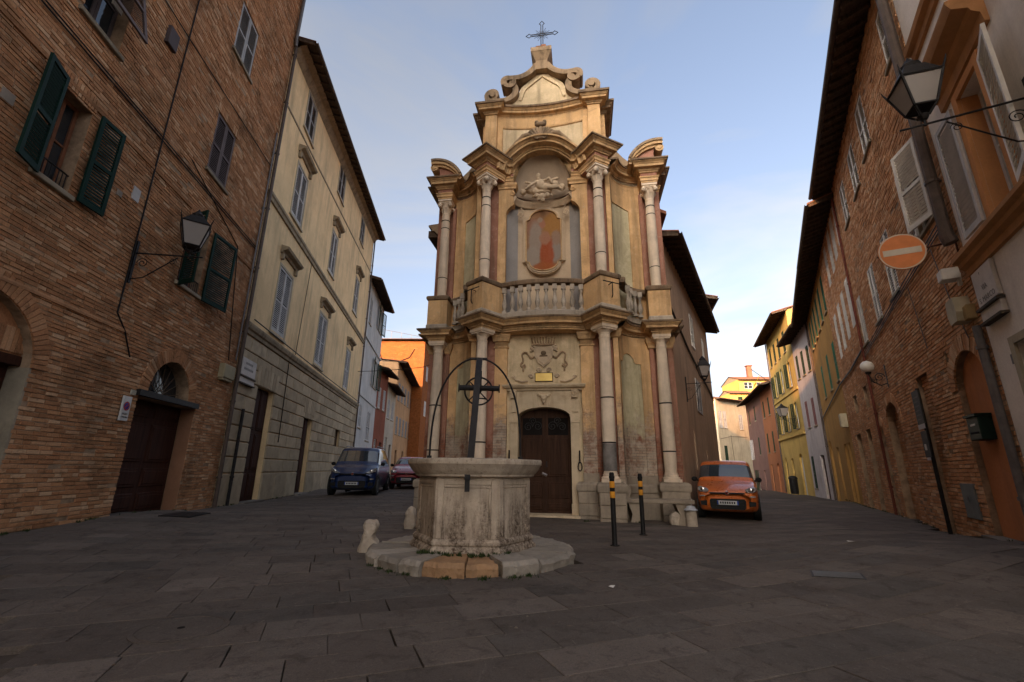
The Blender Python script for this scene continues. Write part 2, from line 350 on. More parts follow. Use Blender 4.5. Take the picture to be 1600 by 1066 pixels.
def pave():
    r = random.Random(11); slabs = []
    LW = (-math.sin(R_(8)), math.cos(R_(8)))
    def ok(x, y):
        # inside the square / streets: right of the left walls, left of the right walls, not under the church
        ul = (x+7.26)*math.cos(R_(8)) + (y-7.012)*math.sin(R_(8))
        if ul < -.12: return False
        ur = -(x-8.60)*math.cos(R_(29)) + (y-9.348)*math.sin(R_(29))
        if ur < -.05: return False
        if math.hypot(x+.5, y-6.63) < 1.02: return False
        return True
    t = -9.0; row = 0
    while t < 33:
        hgt = r.choice([.34,.38,.42,.46,.5,.54]); s_ = -16 + r.random()*.6
        while s_ < 34:
            ln = r.choice([.42,.5,.58,.66,.76,.9,1.05])
            cx, cy = s_+ln/2, t+hgt/2; X, Y = cx*CA - cy*SA, cx*SA + cy*CA
            if Y > 1.0 and in_frame(X, Y, gz(X, Y), 90) and ok(X, Y): slabs.append((X, Y, ln, hgt, s_, t))
            s_ += ln
        t += hgt; row += 1
    slabs = [q for q in slabs if math.hypot(q[0], q[1]) < 26]
    def area(q):
        p = project(q[0], q[1], 0); return q[2]*q[3]*1.1/p[2]**3
    slabs.sort(key=area, reverse=True)
    rest = MB()
    for i, (X, Y, ln, hg, s0, t0) in enumerate(slabs):
        j = .0015 + r.random()*.003; dz = (r.random()-.5)*.004; c = .005; a0, a1, b0, b1 = s0+j, s0+ln-j, t0+j, t0+hg-j
        wob = [(r.uniform(-.004,.004), r.uniform(-.004,.004)) for _ in range(4)]
        cs = [(a0+wob[0][0], b0+wob[0][1]), (a1+wob[1][0], b0+wob[1][1]), (a1+wob[2][0], b1+wob[2][1]), (a0+wob[3][0], b1+wob[3][1])]
        ins = [(a0+c, b0+c), (a1-c, b0+c), (a1-c, b1-c), (a0+c, b1-c)]
        tilt = (r.uniform(-.003,.003), r.uniform(-.003,.003))
        def W(p, dzz):
            x, y = p[0]*CA - p[1]*SA, p[0]*SA + p[1]*CA
            return (x, y, gz(x, y) + dz + dzz + tilt[0]*(p[0]-s0-ln/2) + tilt[1]*(p[1]-t0-hg/2))
        vs_ = [W(p, -.09) for p in cs] + [W(p, -.003) for p in cs] + [W(p, 0) for p in ins]
        fs_ = [(0,1,5,4),(1,2,6,5),(2,3,7,6),(3,0,4,7),(4,5,9,8),(5,6,10,9),(6,7,11,10),(7,4,8,11),(8,9,10,11)]
        if i < 300:
            m = MB().add(vs_, fs_); me = bpy.data.meshes.new('paving_slab'); me.from_pydata(m.v, [], m.f); me.materials.append(PAVE); link('paving_slab', me, ground)
        else: rest.add(vs_, fs_)
    me = bpy.data.meshes.new('paving_slabs_far'); me.from_pydata(rest.v, [], rest.f); me.materials.append(PAVE); link('paving_slabs_far', me, ground, kind='stuff')
pave()

# ------------------------------------------------------------------ facade helpers (building local frame: x along wall, y into the building, z up)
class Hole:
    def __init__(s, u0, u1, z0, z1, rise=0): s.u0, s.u1, s.z0, s.z1, s.rise = u0, u1, z0, z1, rise
    @property
    def top(s): return s.z1 + s.rise
    def arc(s, n=14):
        c = (s.u0+s.u1)/2; r = (s.u1-s.u0)/2
        return [(c - r*math.cos(math.pi*i/n), s.z1 + s.rise*math.sin(math.pi*i/n)) for i in range(n+1)]
    def span(s, z, ring=0):
        if z <= s.z0 or z >= s.top + ring: return None
        if z <= s.z1 or not s.rise: return (s.u0 - (0 if not ring else 0), s.u1) if z < s.top else None
        c = (s.u0+s.u1)/2; r = (s.u1-s.u0)/2 + ring; rs = s.rise + ring
        k = 1 - ((z-s.z1)/rs)**2
        if k <= 0: return None
        return (c - r*math.sqrt(k), c + r*math.sqrt(k))
def wall_mb(u0, u1, z0, z1, holes, depth=.3, zt=None):
    "front sheet with openings and their reveals; zt(u) may tilt the top edge"
    mb = MB(); us = sorted({u0, u1, *[h.u0 for h in holes], *[h.u1 for h in holes]}); zs = sorted({z0, z1, *[h.z0 for h in holes], *[h.top for h in holes]})
    us = [u for u in us if u0 <= u <= u1]; zs = [z for z in zs if z0 <= z <= z1]
    for i in range(len(us)-1):
        for j in range(len(zs)-1):
            cu, cz = (us[i]+us[i+1])/2, (zs[j]+zs[j+1])/2
            if any(h.u0 < cu < h.u1 and h.z0 < cz < h.top for h in holes): continue
            ta = zt(us[i]) if zt and j == len(zs)-2 else zs[j+1]; tb = zt(us[i+1]) if zt and j == len(zs)-2 else zs[j+1]
            mb.quad((us[i],0,zs[j]), (us[i+1],0,zs[j]), (us[i+1],0,tb), (us[i],0,ta))
    for h in holes:
        if h.rise:
            a = h.arc()
            for (xa, za), (xb, zb) in zip(a, a[1:]):
                if h.top - min(za, zb) > 1e-4: mb.quad((xa,0,za), (xb,0,zb), (xb,0,h.top), (xa,0,h.top))
                mb.quad((xa,0,za), (xa,depth,za), (xb,depth,zb), (xb,0,zb))
        else: mb.quad((h.u0,0,h.z1), (h.u0,depth,h.z1), (h.u1,depth,h.z1), (h.u1,0,h.z1))
        mb.quad((h.u0,0,h.z0), (h.u0,0,h.z1), (h.u0,depth,h.z1), (h.u0,depth,h.z0))
        mb.quad((h.u1,0,h.z0), (h.u1,depth,h.z0), (h.u1,depth,h.z1), (h.u1,0,h.z1))
        mb.quad((h.u0,0,h.z0), (h.u0,depth,h.z0), (h.u1,depth,h.z0), (h.u1,0,h.z0))
    return mb
def shell(mb, u0, u1, z0, z1a, z1b, D):
    "sides and back of a building block"
    mb.quad((u0,0,z0), (u0,0,z1a), (u0,D,z1a), (u0,D,z0)); mb.quad((u1,0,z0), (u1,D,z0), (u1,D,z1b), (u1,0,z1b)); mb.quad((u0,D,z0), (u0,D,z1a), (u1,D,z1b), (u1,D,z0))
    return mb
UNIT_BRICK = None
def bricks(parent, u0, u1, z0, z1, holes, mat, seed, L=.27, Hb=.061, J=.008, far_cut=None, ring=.26, zmax_fun=None, individual=300):
    "lays real bricks over a wall: the 300 largest in view as parts, the others as one part"
    r = random.Random(seed); lst = []; z = z0; row = 0; M = parent.matrix_basis
    while z + Hb < z1:
        zc = z + Hb/2; ex = []
        for h in holes:
            s = h.span(zc, ring if h.rise else 0)
            if s: ex.append(s)
        ex.sort(); cur = u0; iv = []
        for a, b in ex:
            if a > cur: iv.append((cur, min(a, u1)))
            cur = max(cur, b)
        if cur < u1: iv.append((cur, u1))
        for a, b in iv:
            x = a; first = True
            while x < b - .03:
                ln = L * r.uniform(.78, 1.12) if r.random() > .16 else L*.5
                if first: ln *= (.5 if row % 2 else 1) * r.uniform(.8, 1.1); first = False
                e = min(x + ln, b)
                if b - e < .07: e = b
                if e - x > .025: lst.append((x, e, z + r.uniform(-.003,.003), Hb*r.uniform(.80,1.08), (r.uniform(.004,.018) if r.random() > .02 else -.012), r.uniform(-.015,.015)))
                x = e + J
        z += Hb + J; row += 1
    scored = []
    for q in lst:
        w = M @ Vector(((q[0]+q[1])/2, 0, q[2])); p = project(*w)
        s_ = 0
        if p and -5 < p[0] < 1605 and -5 < p[1] < 1071:
            a_ = project(*(M @ Vector((q[0], 0, q[2])))); b_ = project(*(M @ Vector((q[1], 0, q[2])))); c_ = project(*(M @ Vector((q[0], 0, q[2]+q[3]))))
            if a_ and b_ and c_: s_ = abs((b_[0]-a_[0])*(c_[1]-a_[1]) - (b_[1]-a_[1])*(c_[0]-a_[0]))
        scored.append(s_)
    order = sorted(range(len(lst)), key=lambda i: -scored[i]); keep = set(order[:individual])
    rest = MB()
    unit = bpy.data.meshes.new('brick'); ub = MB().cbox(-.5,.5,-1,0,-.5,.5,.0)
    ub = MB().add([(-.5,0,-.5),(.5,0,-.5),(.5,0,.5),(-.5,0,.5),(-.48,-1,-.42),(.48,-1,-.42),(.48,-1,.42),(-.48,-1,.42)], [(0,1,5,4),(1,2,6,5),(2,3,7,6),(3,0,4,7),(4,5,6,7)])
    unit.from_pydata(ub.v, [], ub.f); unit.materials.append(mat)
    for i, (a, b, zz, hh, d, t) in enumerate(lst):
        if i in keep:
            link('brick', unit, parent, loc=((a+b)/2, .003, zz+hh/2), rot=(0, t, 0), scl=(b-a, max(.004, d+.003), hh))
        else:
            cx, cz = (a+b)/2, zz+hh/2; w2, h2 = (b-a)/2, hh/2; ct, st = math.cos(t), math.sin(t)
            def pt(x, zq, y): return (cx + x*ct + zq*st, y, cz - x*st + zq*ct)
            e = .005
            rest.add([pt(-w2,-h2,.003),pt(w2,-h2,.003),pt(w2,h2,.003),pt(-w2,h2,.003),pt(-w2+e,-h2+e,-d),pt(w2-e,-h2+e,-d),pt(w2-e,h2-e,-d),pt(-w2+e,h2-e,-d)], [(0,1,5,4),(1,2,6,5),(2,3,7,6),(3,0,4,7),(4,5,6,7)])
    me = bpy.data.meshes.new('brickwork'); me.from_pydata(rest.v, [], rest.f); me.materials.append(mat); link('brickwork', me, parent, kind='stuff')
def voussoirs(parent, h, mat, length=.25, w=.062, seed=1, y=0):
    "ring of wedge bricks round an arch"
    r = random.Random(seed); c = (h.u0+h.u1)/2; rr = (h.u1-h.u0)/2; per = math.pi*(rr+h.rise)/2; n = max(8, int(per/w))
    for i in range(n):
        a0, a1 = math.pi*(i+.08)/n, math.pi*(i+.92)/n; d = .022 + r.random()*.012
        def P(a, e): return (c - (rr+e)*math.cos(a), h.z1 + (h.rise+e)*math.sin(a))
        ln = length*r.uniform(.94,1.03); pts = [P(a0, .004), P(a0, ln), P(a1, ln), P(a1, .004)]
        m = MB(); m.add([(p[0], .003+y, p[1]) for p in pts] + [(p[0], -d+y, p[1]) for p in pts], [(4,5,6,7),(0,1,5,4),(1,2,6,5),(2,3,7,6),(3,0,4,7)])
        m.build('voussoir', mat, parent)
_leaf_cache = {}
def leaf(parent, u, z, w, h, mat, y=-.045, ang=0, tilt=0, slat=.055, individual=False, hinge_right=False, mid=True, name='shutter', rx=0):
    "louvred shutter leaf: frame plus tilted slats; hinge at (u,z)"
    key = (round(w,3), round(h,3), mat.name, slat, mid); T = .038; st = min(.07, w*.14)
    if key not in _leaf_cache:
        f = MB(); f.box(0, st, 0, T, 0, h); f.box(w-st, w, 0, T, 0, h); f.box(st, w-st, .002, T-.002, 0, st*1.3); f.box(st, w-st, .002, T-.002, h-st, h)
        if mid: f.box(st, w-st, .002, T-.002, h*.46, h*.46+st)
        me = f.mesh_plain('shutter', mat, False, 30)
        sl = MB(); M_ = Matrix.Rotation(R_(-24), 4, 'X'); one = MB(); one.mbox(M_, w-2*st-.004, .011, slat*.64)
        zs = []; zz = st*1.3 + slat*.5
        while zz < h - st - slat*.3:
            if not (mid and h*.46 - slat*.4 < zz < h*.46 + st + slat*.4): zs.append(zz)
            zz += slat
        for q in zs:
            sl.mbox(Matrix.Translation((w/2, T/2, q)) @ M_, w-2*st-.004, .011, slat*.64)
        bk = MB().quad((st, T-.001, st), (w-st, T-.001, st), (w-st, T-.001, h-st), (st, T-.001, h-st))
        _leaf_cache[key] = (me, sl.mesh_plain('slats', mat, False, 30), one.mesh_plain('slat', mat, False, 30), zs)
    me, slm, one, zs = _leaf_cache[key]
    o = link(name, me, parent, loc=(u, y, z), rot=(rx, tilt, ang))
    if individual:
        for q in zs: link('slat', one, o, loc=(w/2, T/2, q))
    else: link('slats', slm, o, kind='stuff')
    return o
def pair(parent, u0, u1, z0, z1, mat, y=.02, slat=.055, individual=False, gap=.006):
    "two closed leaves filling an opening, with a dark room behind"
    m = (u0+u1)/2
    leaf(parent, u0+.012, z0+.012, m-u0-.012-gap/2, z1-z0-.024, mat, y, slat=slat, individual=individual)
    leaf(parent, m+gap/2, z0+.012, u1-m-.012-gap/2, z1-z0-.024, mat, y, slat=slat, individual=individual)
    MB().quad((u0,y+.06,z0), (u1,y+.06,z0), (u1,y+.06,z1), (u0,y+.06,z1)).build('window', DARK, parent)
def open_window(parent, u0, u1, z0, z1, framemat, y=.22, bars=True):
    w = MB(); t = .06; m = (u0+u1)/2
    for a, b in ((u0, m-.004), (m+.004, u1)):
        w.box(a, a+t, y, y+.05, z0, z1); w.box(b-t, b, y, y+.05, z0, z1); w.box(a+t, b-t, y+.002, y+.048, z0, z0+t); w.box(a+t, b-t, y+.002, y+.048, z1-t, z1); w.box(a+t, b-t, y+.004, y+.046, (z0+z1)/2, (z0+z1)/2+.03)
    o = w.build('window_frame', framemat, parent)
    for a, b in ((u0+t, m-t), (m+t, u1-t)):
        MB().quad((a,y+.025,z0+t), (b,y+.025,z0+t), (b,y+.025,z1-t), (a,y+.025,z1-t)).build('pane', GLASS, o)
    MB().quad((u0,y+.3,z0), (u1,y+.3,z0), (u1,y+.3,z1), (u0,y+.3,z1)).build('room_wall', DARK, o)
    return o
def panel_door(parent, u0, u1, z0, z1, mat, y=.3, cols=2, rows=(.32,.6,1.0), rise=0, name='door'):
    d = MB(); h = z1-z0
    if rise:
        H_ = Hole(u0, u1, z0, z1, rise); d.prism([(u0,z0),(u1,z0)] + [(a,b) for a,b in reversed(H_.arc())], y, y+.06)
    else: d.box(u0, u1, y, y+.06, z0, z1)
    o = d.build(name, mat, parent)
    cw = (u1-u0)/cols; zz = z0
    for rr_ in rows:
        ze = z0 + h*rr_
        for c in range(cols):
            a, b = u0+cw*c+.07, u0+cw*(c+1)-.07; p = MB(); p.cbox(a, b, y-.022, y+.001, zz+.07, ze-.05, .018); p.cbox(a+.06, b-.06, y-.036, y-.02, zz+.13, ze-.11, .012); p.build('door_panel', mat, o)
        zz = ze
    return o
def roof(parent, u0, u1, za, zb, over, D, pitch=.30, rafter=.42, gut=True, ext=.15, tiles=True, thick=.10, rmat=None, eave_y=None):
    "lean of tiles above rafters; za/zb eave wall height at both ends"
    f = lambda u: za + (zb-za)*(u-u0)/(u1-u0); a, b = u0-ext, u1+ext
    sl = MB(); n = max(2, int((b-a)/.105)); yb = D
    def rz(y): return y*pitch
    # deck
    ym = yb/2
    def rz(y): return y*pitch if y <= ym else (2*ym-y)*pitch
    dk = MB(); vs_ = []
    for dzz in (0, .04):
        for y in (-over, ym, yb+.3):
            vs_ += [(a, y, f(a)+rz(y)+dzz), (b, y, f(b)+rz(y)+dzz)]
    dk.add(vs_, [(0,2,3,1),(2,4,5,3),(6,7,9,8),(8,9,11,10),(0,1,7,6),(4,10,11,5),(0,6,8,2),(2,8,10,4),(1,3,9,7),(3,5,11,9)])
    rf = dk.build('roof', rmat or EAVEW, parent)
    gb = MB(); gb.add([(u0,0,f(u0)-.02),(u0,yb,f(u0)-.02),(u0,ym,f(u0)+rz(ym)-.01),(u1,0,f(u1)-.02),(u1,yb,f(u1)-.02),(u1,ym,f(u1)+rz(ym)-.01)], [(0,1,2),(3,5,4)]); gb.build('gable_end', MORT, parent)
    if tiles:
        t = MB(); vs_ = []; k = 4; nb = n*k
        for y in (-over-.05, ym, yb+.3):
            for i in range(nb+1):
                u = a + (b-a)*i/nb; vs_.append((u, y, f(u) + rz(y) + .075 + .045*math.sin(2*math.pi*i/k)))
        t.add(vs_, [(j*(nb+1)+i, j*(nb+1)+i+1, (j+1)*(nb+1)+i+1, (j+1)*(nb+1)+i) for j in (0,1) for i in range(nb)])
        t.add([v for i in range(nb+1) for v in ((vs_[i][0], -over-.05, vs_[i][2]), (vs_[i][0], -over-.05, vs_[i][2]-.03))], [(2*i, 2*i+1, 2*i+3, 2*i+2) for i in range(nb)])
        t.build('roof_tiles', TILE, rf, True, 'stuff', angle=60)
    if rafter:
        nr = max(2, int((b-a)/rafter)); one = MB(); ln = over + .1
        th = math.atan(pitch); one.mbox(Matrix.Rotation(th, 4, 'X'), .075, ln/math.cos(th), .09); me = one.mesh_plain('rafter', EAVEW, False, 30)
        for i in range(nr+1):
            u = a + .05 + (b-a-.1)*i/nr; link('rafter', me, parent, loc=(u, -over/2+.03, f(u)+rz(-over/2+.03)-.048))
    if gut:
        g = MB(); pts = []; 
        vs_ = []; k = 8
        for u in (a, b):
            for i in range(k+1):
                an = math.pi*i/k; vs_.append((u, -over-.07 - .065*math.cos(an), f(u)+rz(-over)+.03 - .065*math.sin(an)))
        g.add(vs_, [(i, i+1, k+2+i, k+1+i) for i in range(k)]); g.build('gutter', PIPEM, parent, True)
    return rf
def pipe(parent, u, z0, z1, r=.05, y=-.09, mat=None, name='drainpipe'):
    m = MB(); m.tube([(u, y, z0), (u, y, z1)], r, 10); z = z0+.8
    while z < z1:
        m.lathe([(r+.014,0),(r+.014,.05)], 10, (u, y, z)); m.box(u-.012, u+.012, y, .0, z+.01, z+.04); z += 2.1
    return m.build(name, mat or PIPEM, parent, True)
def cable(parent, pts, r=.014, sag=0, name='cable', mat=None):
    P = []
    for (a, b) in zip(pts, pts[1:]):
        for i in range(8): 
            t = i/8; P.append(tuple(a[k]+(b[k]-a[k])*t - (sag*4*t*(1-t) if k == 2 else 0) for k in range(3)))
    P.append(pts[-1]); m = MB(); m.tube(P, r, 5); return m.build(name, mat or IRON, parent, True)
# ------------------------------------------------------------------ left row
LX, LY = -7.26, 7.012
def left_at(u, yaw=-8, base=(LX, LY)): a = R_(yaw); return (base[0] + u*math.sin(a), base[1] + u*math.cos(a), 0)
lb = thing('brick_house', 'tall dark red brick house with green shutters on the left edge', 'house', left_at(0), R_(98))
LBH = [Hole(-2.45,-.33,-.3,2.50,.95), Hole(2.2,4.42,-.3,2.48), Hole(2.45,4.03,2.60,2.61,.78), Hole(-1.24,-.60,5.30,6.88), Hole(2.58,3.50,5.15,6.80), Hole(2.74,3.74,8.26,9.93), Hole(2.72,3.80,12.03,13.68), Hole(-1.34,-.48,8.28,10.0)]
w = wall_mb(-11.5, 6.2, -.4, 19.6, LBH, .32); shell(w, -11.5, 6.2, -.4, 19.6, 19.6, 9); w.build('wall', MORT, lb)
bricks(lb, -4.6, 6.2, -.05, 19.1, LBH, BR, 3)
voussoirs(lb, LBH[0], BR, .27, .07, 2); voussoirs(lb, Hole(2.45,4.03,2.60,2.61,.78), BR, .30, .065, 4)
roof(lb, -11.5, 6.2, 19.6, 19.6, .8, 9, gut=True)
# cart entrance: brick tympanum, lintel and dark leaves
t = MB(); t.prism([(-2.44,2.66)] + [(-.34,2.66)] + [(a,b) for a,b in reversed(Hole(-2.44,-.34,2.66,2.67,.77).arc())], .14, .30); ty = t.build('tympanum', BR, lb)
for i in range(26):
    a = -2.36 + i*.078; top = 2.67 + .77*math.sqrt(max(.02, 1-((a+.03+1.39)/1.05)**2)); 
    if top-2.70 > .1: MB().cbox(a, a+.066, .118, .142, 2.69, min(top-.02, 2.69+.36), .005).build('brick', BR, ty)
MB().box(-2.44, -.34, .12, .31, 2.52, 2.66).build('lintel', DARKWOOD, lb)
panel_door(lb, -2.44, -.345, .1, 2.52, DARKWOOD, .27, 2, (.3,.62,1.0), name='cart_door')
MB().box(-.345,-.30,-.01,.3,.1,2.5).build('door_jamb', M_stone('pale_jamb_stone', (.30,.25,.18)), lb)
# arched doorway
panel_door(lb, 2.22, 4.40, .13, 2.47, DARKWOOD, .30, 2, (.2,.42,.82,1.0))
MB().box(2.10,4.40,-.10,.3,2.482,2.60).build('door_canopy', IRON, lb)
MB().quad((4.415,.0,.08),(4.415,.3,.08),(4.415,.3,2.47),(4.415,.0,2.47)).build('door_reveal', M_plaster('brown_reveal', (.26,.13,.075)), lb)
MB().box(2.1,4.5,-.18,.3,.02,.12).build('door_step', M_stone('grey_step_stone', (.22,.19,.16)), lb)
fl = MB()
for i in range(9):
    a = math.pi*(i+.5)/9; fl.tube([(3.24-.1*math.cos(a), .2, 2.62+.1*math.sin(a)), (3.24-.74*math.cos(a), .2, 2.62+.73*math.sin(a))], .010, 5)
fl.tube([(3.24-.12*math.cos(math.pi*i/8), .2, 2.62+.12*math.sin(math.pi*i/8)) for i in range(9)], .012, 5)
fl.build('fanlight_bars', M_plain('rusty_iron', (.13,.09,.06), .7, .4), lb)
MB().quad((2.45,.28,2.6),(4.03,.28,2.6),(4.03,.28,3.4),(2.45,.28,3.4)).build('fanlight', GLASS, lb)
# windows of the brick house
REVEAL = M_plain('brown_window_wood', (.20,.085,.045), .6, 0, .3, 5, .2)
open_window(lb, -1.235, -.605, 5.31, 6.87, REVEAL, .2)
rl = MB()
for i in range(9): rl.tube([(-1.2+i*.07, .06, 5.3), (-1.2+i*.07, .06, 5.62)], .008, 5)
rl.tube([(-1.235,.06,5.62),(-.605,.06,5.62)], .014, 6); rl.build('window_rail', IRON, lb)
leaf(lb, -1.26, 5.24, .50, 1.72, GREEN, -.06, R_(180+14), individual=True); leaf(lb, -.50, 5.26, .50, 1.66, GREEN, -.10, R_(-6), individual=True)
open_window(lb, 2.585, 3.495, 5.16, 6.79, REVEAL, .2)
leaf(lb, 3.56, 5.05, .92, 1.86, GREEN, -.10, R_(-10), individual=True); leaf(lb, 2.56, 5.05, .50, 1.80, GREEN, -.05, R_(180+60))
rl = MB()
for i in range(12): rl.tube([(2.6+i*.08, .03, 5.15), (2.6+i*.08, .03, 5.45)], .008, 5)
rl.tube([(2.58,.03,5.45),(3.5,.03,5.45)], .014, 6); rl.build('window_rail', IRON, lb)
pair(lb, 2.74, 3.74, 8.26, 9.93, MAUVE, .0, .058, True); pair(lb, 2.72, 3.80, 12.03, 13.68, SHGREY, .0, .06)
leaf(lb, -1.38, 8.62, .94, 1.46, MAUVE, -.40, 0, individual=True, rx=R_(-14)); open_window(lb, -1.335,-.485,8.29,9.99, MAUVE, .2)
for u0, u1, z0, z1 in ((2.74,3.74,8.26,9.93),(2.72,3.80,12.03,13.68),(-1.34,-.48,8.28,10.0),(2.58,3.5,5.15,6.8),(-1.24,-.6,5.3,6.88)):
    MB().cbox(u0-.08,u1+.08,-.07,.1,z0-.09,z0-.004,.01).build('sill', M_stone('pale_jamb_stone', (.30,.25,.18)), lb)
# soldier courses above the windows
for u0, u1, z1 in ((2.74,3.74,9.93),(2.72,3.80,13.68),(2.58,3.5,6.8),(-1.24,-.6,6.88)):
    n = int((u1-u0+.16)/.07)
    for i in range(n): MB().cbox(u0-.08+i*.07, u0-.08+i*.07+.058, -.030, .0, z1+.012, z1+.25, .004).build('brick', BR, lb)
MB().sweep([(-4.6,0),(1.5,0)], [(.0,3.56),(.035,3.565),(.04,3.60),(.035,3.63),(0,3.635)]).build('string_course', BR, lb)
MB().sweep([(-4.6,0),(6.18,0)], [(.0,6.95),(.035,6.96),(.04,7.02),(0,7.03)]).build('string_course', BR, lb)
for z0_, z1_ in ((7.64,7.66),(7.70,7.74),(10.08,10.7)): cable(lb, [(-6,-.04,z0_),(1.05,-.04,(z0_+z1_)/2+.02),(6.0,-.04,z1_)], .013)
cable(lb, [(1.05,-.035,18.4),(1.05,-.035,3.86)], .016); cable(lb, [(1.05,-.035,3.86),(1.35,-.035,3.6),(1.66,-.035,3.15)], .014); cable(lb, [(2.1,-.03,8.0),(4.9,-.03,7.2),(5.6,-.03,4.0)], .012)
MB().cbox(.42,.72,-.09,.0,9.62,10.05,.01).build('meter_box', M_paint('brown_box_paint', (.09,.07,.07)), lb)
MB().cbox(.66,.86,-.03,.0,6.05,6.32,.004).build('wall_plate', GREYP, lb)
b = MB(); b.cbox(5.2,5.85,-.16,0,3.46,3.84,.02); b.box(5.25,5.8,-.13,0,3.40,3.455); b.build('junction_box', M_paint('cream_box_paint', (.34,.29,.18)), lb)
pipe(lb, 6.16, .0, 15.9, .055, -.10, PIPEM); pipe(lb, 5.98, 4.1, 12, .025, -.05, GREYPIPE, 'conduit')
m = MB(); m.tube([(6.12,-.1,15.9),(6.06,-.1,16.3),(6.1,-.1,18.2)], .06, 10); m.build('drainpipe', GREYPIPE, lb, True)
pt = MB()
for (x, z, s_) in ((-.9,8.95,.2),(-2.0,5.9,.17),(-1.05,10.3,.14),(.3,5.9,.12)): pt.cbox(x, x+s_*1.2, -.022, 0, z, z+s_, .006)
pt.build('mortar_patch', M_stone('pale_patch', (.36,.30,.24)), lb)
# small signs by the arched doorway
sg = thing('no_parking_sign', 'white no parking plate with red and blue disc by the arched doorway', 'sign', (lb.matrix_basis @ Vector((1.86,-.03,1.94)))[:], R_(98))
MB().cbox(-.115,.115,-.03,.0,0,.47,.004).build('plate', M_paint('sign_white', (.55,.54,.52), .4), sg)
def disc(mb, cx, cz, r, y, th=.003, n=28, r0=0):
    if r0: mb.add([(cx+rr*math.cos(2*math.pi*k/n), y, cz+rr*math.sin(2*math.pi*k/n)) for rr in (r0, r) for k in range(n)], [(k, (k+1) % n, n+(k+1) % n, n+k) for k in range(n)])
    else: mb.lathe([(r,0),(r,th)], n, M=Matrix.Translation((cx,y,cz)) @ Matrix.Rotation(R_(90),4,'X'))
    return mb
disc(MB(), 0, .28, .088, -.0335, r0=.062).build('red_ring', M_paint('sign_red', (.35,.03,.04), .4), sg)
disc(MB(), 0, .28, .062, -.0325, r0=.001).build('blue_disc', M_paint('sign_blue', (.02,.04,.22), .4), sg)
MB().mbox(Matrix.Translation((0,-.034,.28)) @ Matrix.Rotation(R_(45),4,'Y'), .022, .002, .13).build('red_bar', MATS['sign_red'], sg)
def text(parent, s, loc, size, mat, name='lettering', rot=(R_(90),0,0), ext=.002, align='CENTER'):
    c = bpy.data.curves.new(name, 'FONT'); c.body = s; c.size = size; c.extrude = ext; c.align_x = align; c.resolution_u = 2
    tmp = bpy.data.objects.new('tmp', c); COL.objects.link(tmp); dg = bpy.context.evaluated_depsgraph_get(); dg.update()
    me = bpy.data.meshes.new_from_object(tmp.evaluated_get(dg)); bpy.data.objects.remove(tmp); bpy.data.curves.remove(c)
    me.materials.clear(); me.materials.append(mat); return link(name, me, parent, loc=loc, rot=rot)
BLACK = M_paint('black_lettering', (.02,.02,.02), .5)
text(sg, 'PASSO', (0,-.031,.115), .05, BLACK); text(sg, 'CARRABILE', (0,-.031,.06), .036, BLACK)
hn = tag(MB().cbox(-.075,.075,-.022,0,0,.10,.004).build('house_number_tile', M_paint('tile_cream', (.38,.35,.28))), 'small pale house number tile above the no parking plate', 'number tile'); hn.location = (lb.matrix_basis @ Vector((2.02,-.012,2.46)))[:]; hn.rotation_euler = (0,0,R_(98))
tag(MB().box(-.42,.42,-.28,.28,-.02,.004).build('floor_grate', IRON), 'dark floor grate in front of the arched doorway on the left', 'grate'); gobj = bpy.data.objects['floor_grate']; gobj.location = (-6.5,9.75,gz(-6.5,9.75)+.010); gobj.rotation_euler = (0,0,R_(98))

# street lanterns ------------------------------------------------------------
LGLASS = M_gloss('lantern_glass', (.24,.21,.19), .3)
def lantern(root, cx, cy, z, top=.30, bot=.165, h=.56, rz=0):
    "four-sided lantern frame, panes, base and vented cap as parts of root (local coords)"
    c = [(math.cos(rz+math.pi/4+i*math.pi/2)*math.sqrt(2), math.sin(rz+math.pi/4+i*math.pi/2)*math.sqrt(2)) for i in range(4)]
    B_ = [Vector((cx+a*bot, cy+b*bot, z)) for a, b in c]; T_ = [Vector((cx+a*top, cy+b*top, z+h)) for a, b in c]
    f = MB()
    for i in range(4):
        j = (i+1) % 4; f.tube([B_[i], T_[i]], .016, 6); f.tube([B_[i], B_[j]], .015, 6); f.tube([T_[i], T_[j]], .018, 6)
        o = (T_[i]-Vector((cx,cy,z+h))).normalized(); f.tube([T_[i], T_[i]+o*.03+Vector((0,0,.07)), T_[i]+o*.05+Vector((0,0,.14))], [.014,.010,.004], 6)
        f.tube([B_[i], Vector((cx,cy,z-.12))+(B_[i]-Vector((cx,cy,z)))*.35], .014, 6)
    f.build('lantern_frame', IRON, root, True)
    for i in range(4):
        j = (i+1) % 4; MB().add([B_[i], B_[j], T_[j], T_[i]], [(0,1,2,3)]).build('pane', LGLASS, root)
    cp = MB(); A = Vector((cx,cy,z+h+.20)); R2 = [Vector((cx+a*.10, cy+b*.10, z+h+.20)) for a, b in c]
    cp.add(T_+R2, [(0,1,5,4),(1,2,6,5),(2,3,7,6),(3,0,4,7)]); cp.lathe([(.10,0),(.11,.05),(.07,.09),(.02,.16),(.0,.2)], 10, (cx,cy,z+h+.2)); cp.build('lantern_cap', IRON, root, False)
    bs = MB(); bs.lathe([(.03,-.16),(.05,-.13),(.06,-.10),(.04,-.08)], 10, (cx,cy,z)); bs.add([B_[i] for i in range(4)], [(0,1,2,3)]); bs.build('lantern_base', IRON, root, True)
def scroll(mb, c, r0, turns, r=.010, sx=1, sz=1, axis='y', n=26):
    P = []
    for i in range(n+1):
        a = turns*2*math.pi*i/n; rr = r0*(1-.8*i/n); d = (rr*math.cos(a)*sx, rr*math.sin(a)*sz)
        P.append((c[0], c[1]+d[0], c[2]+d[1]) if axis == 'y' else (c[0]+d[0], c[1], c[2]+d[1]))
    mb.tube(P, r, 5); return mb
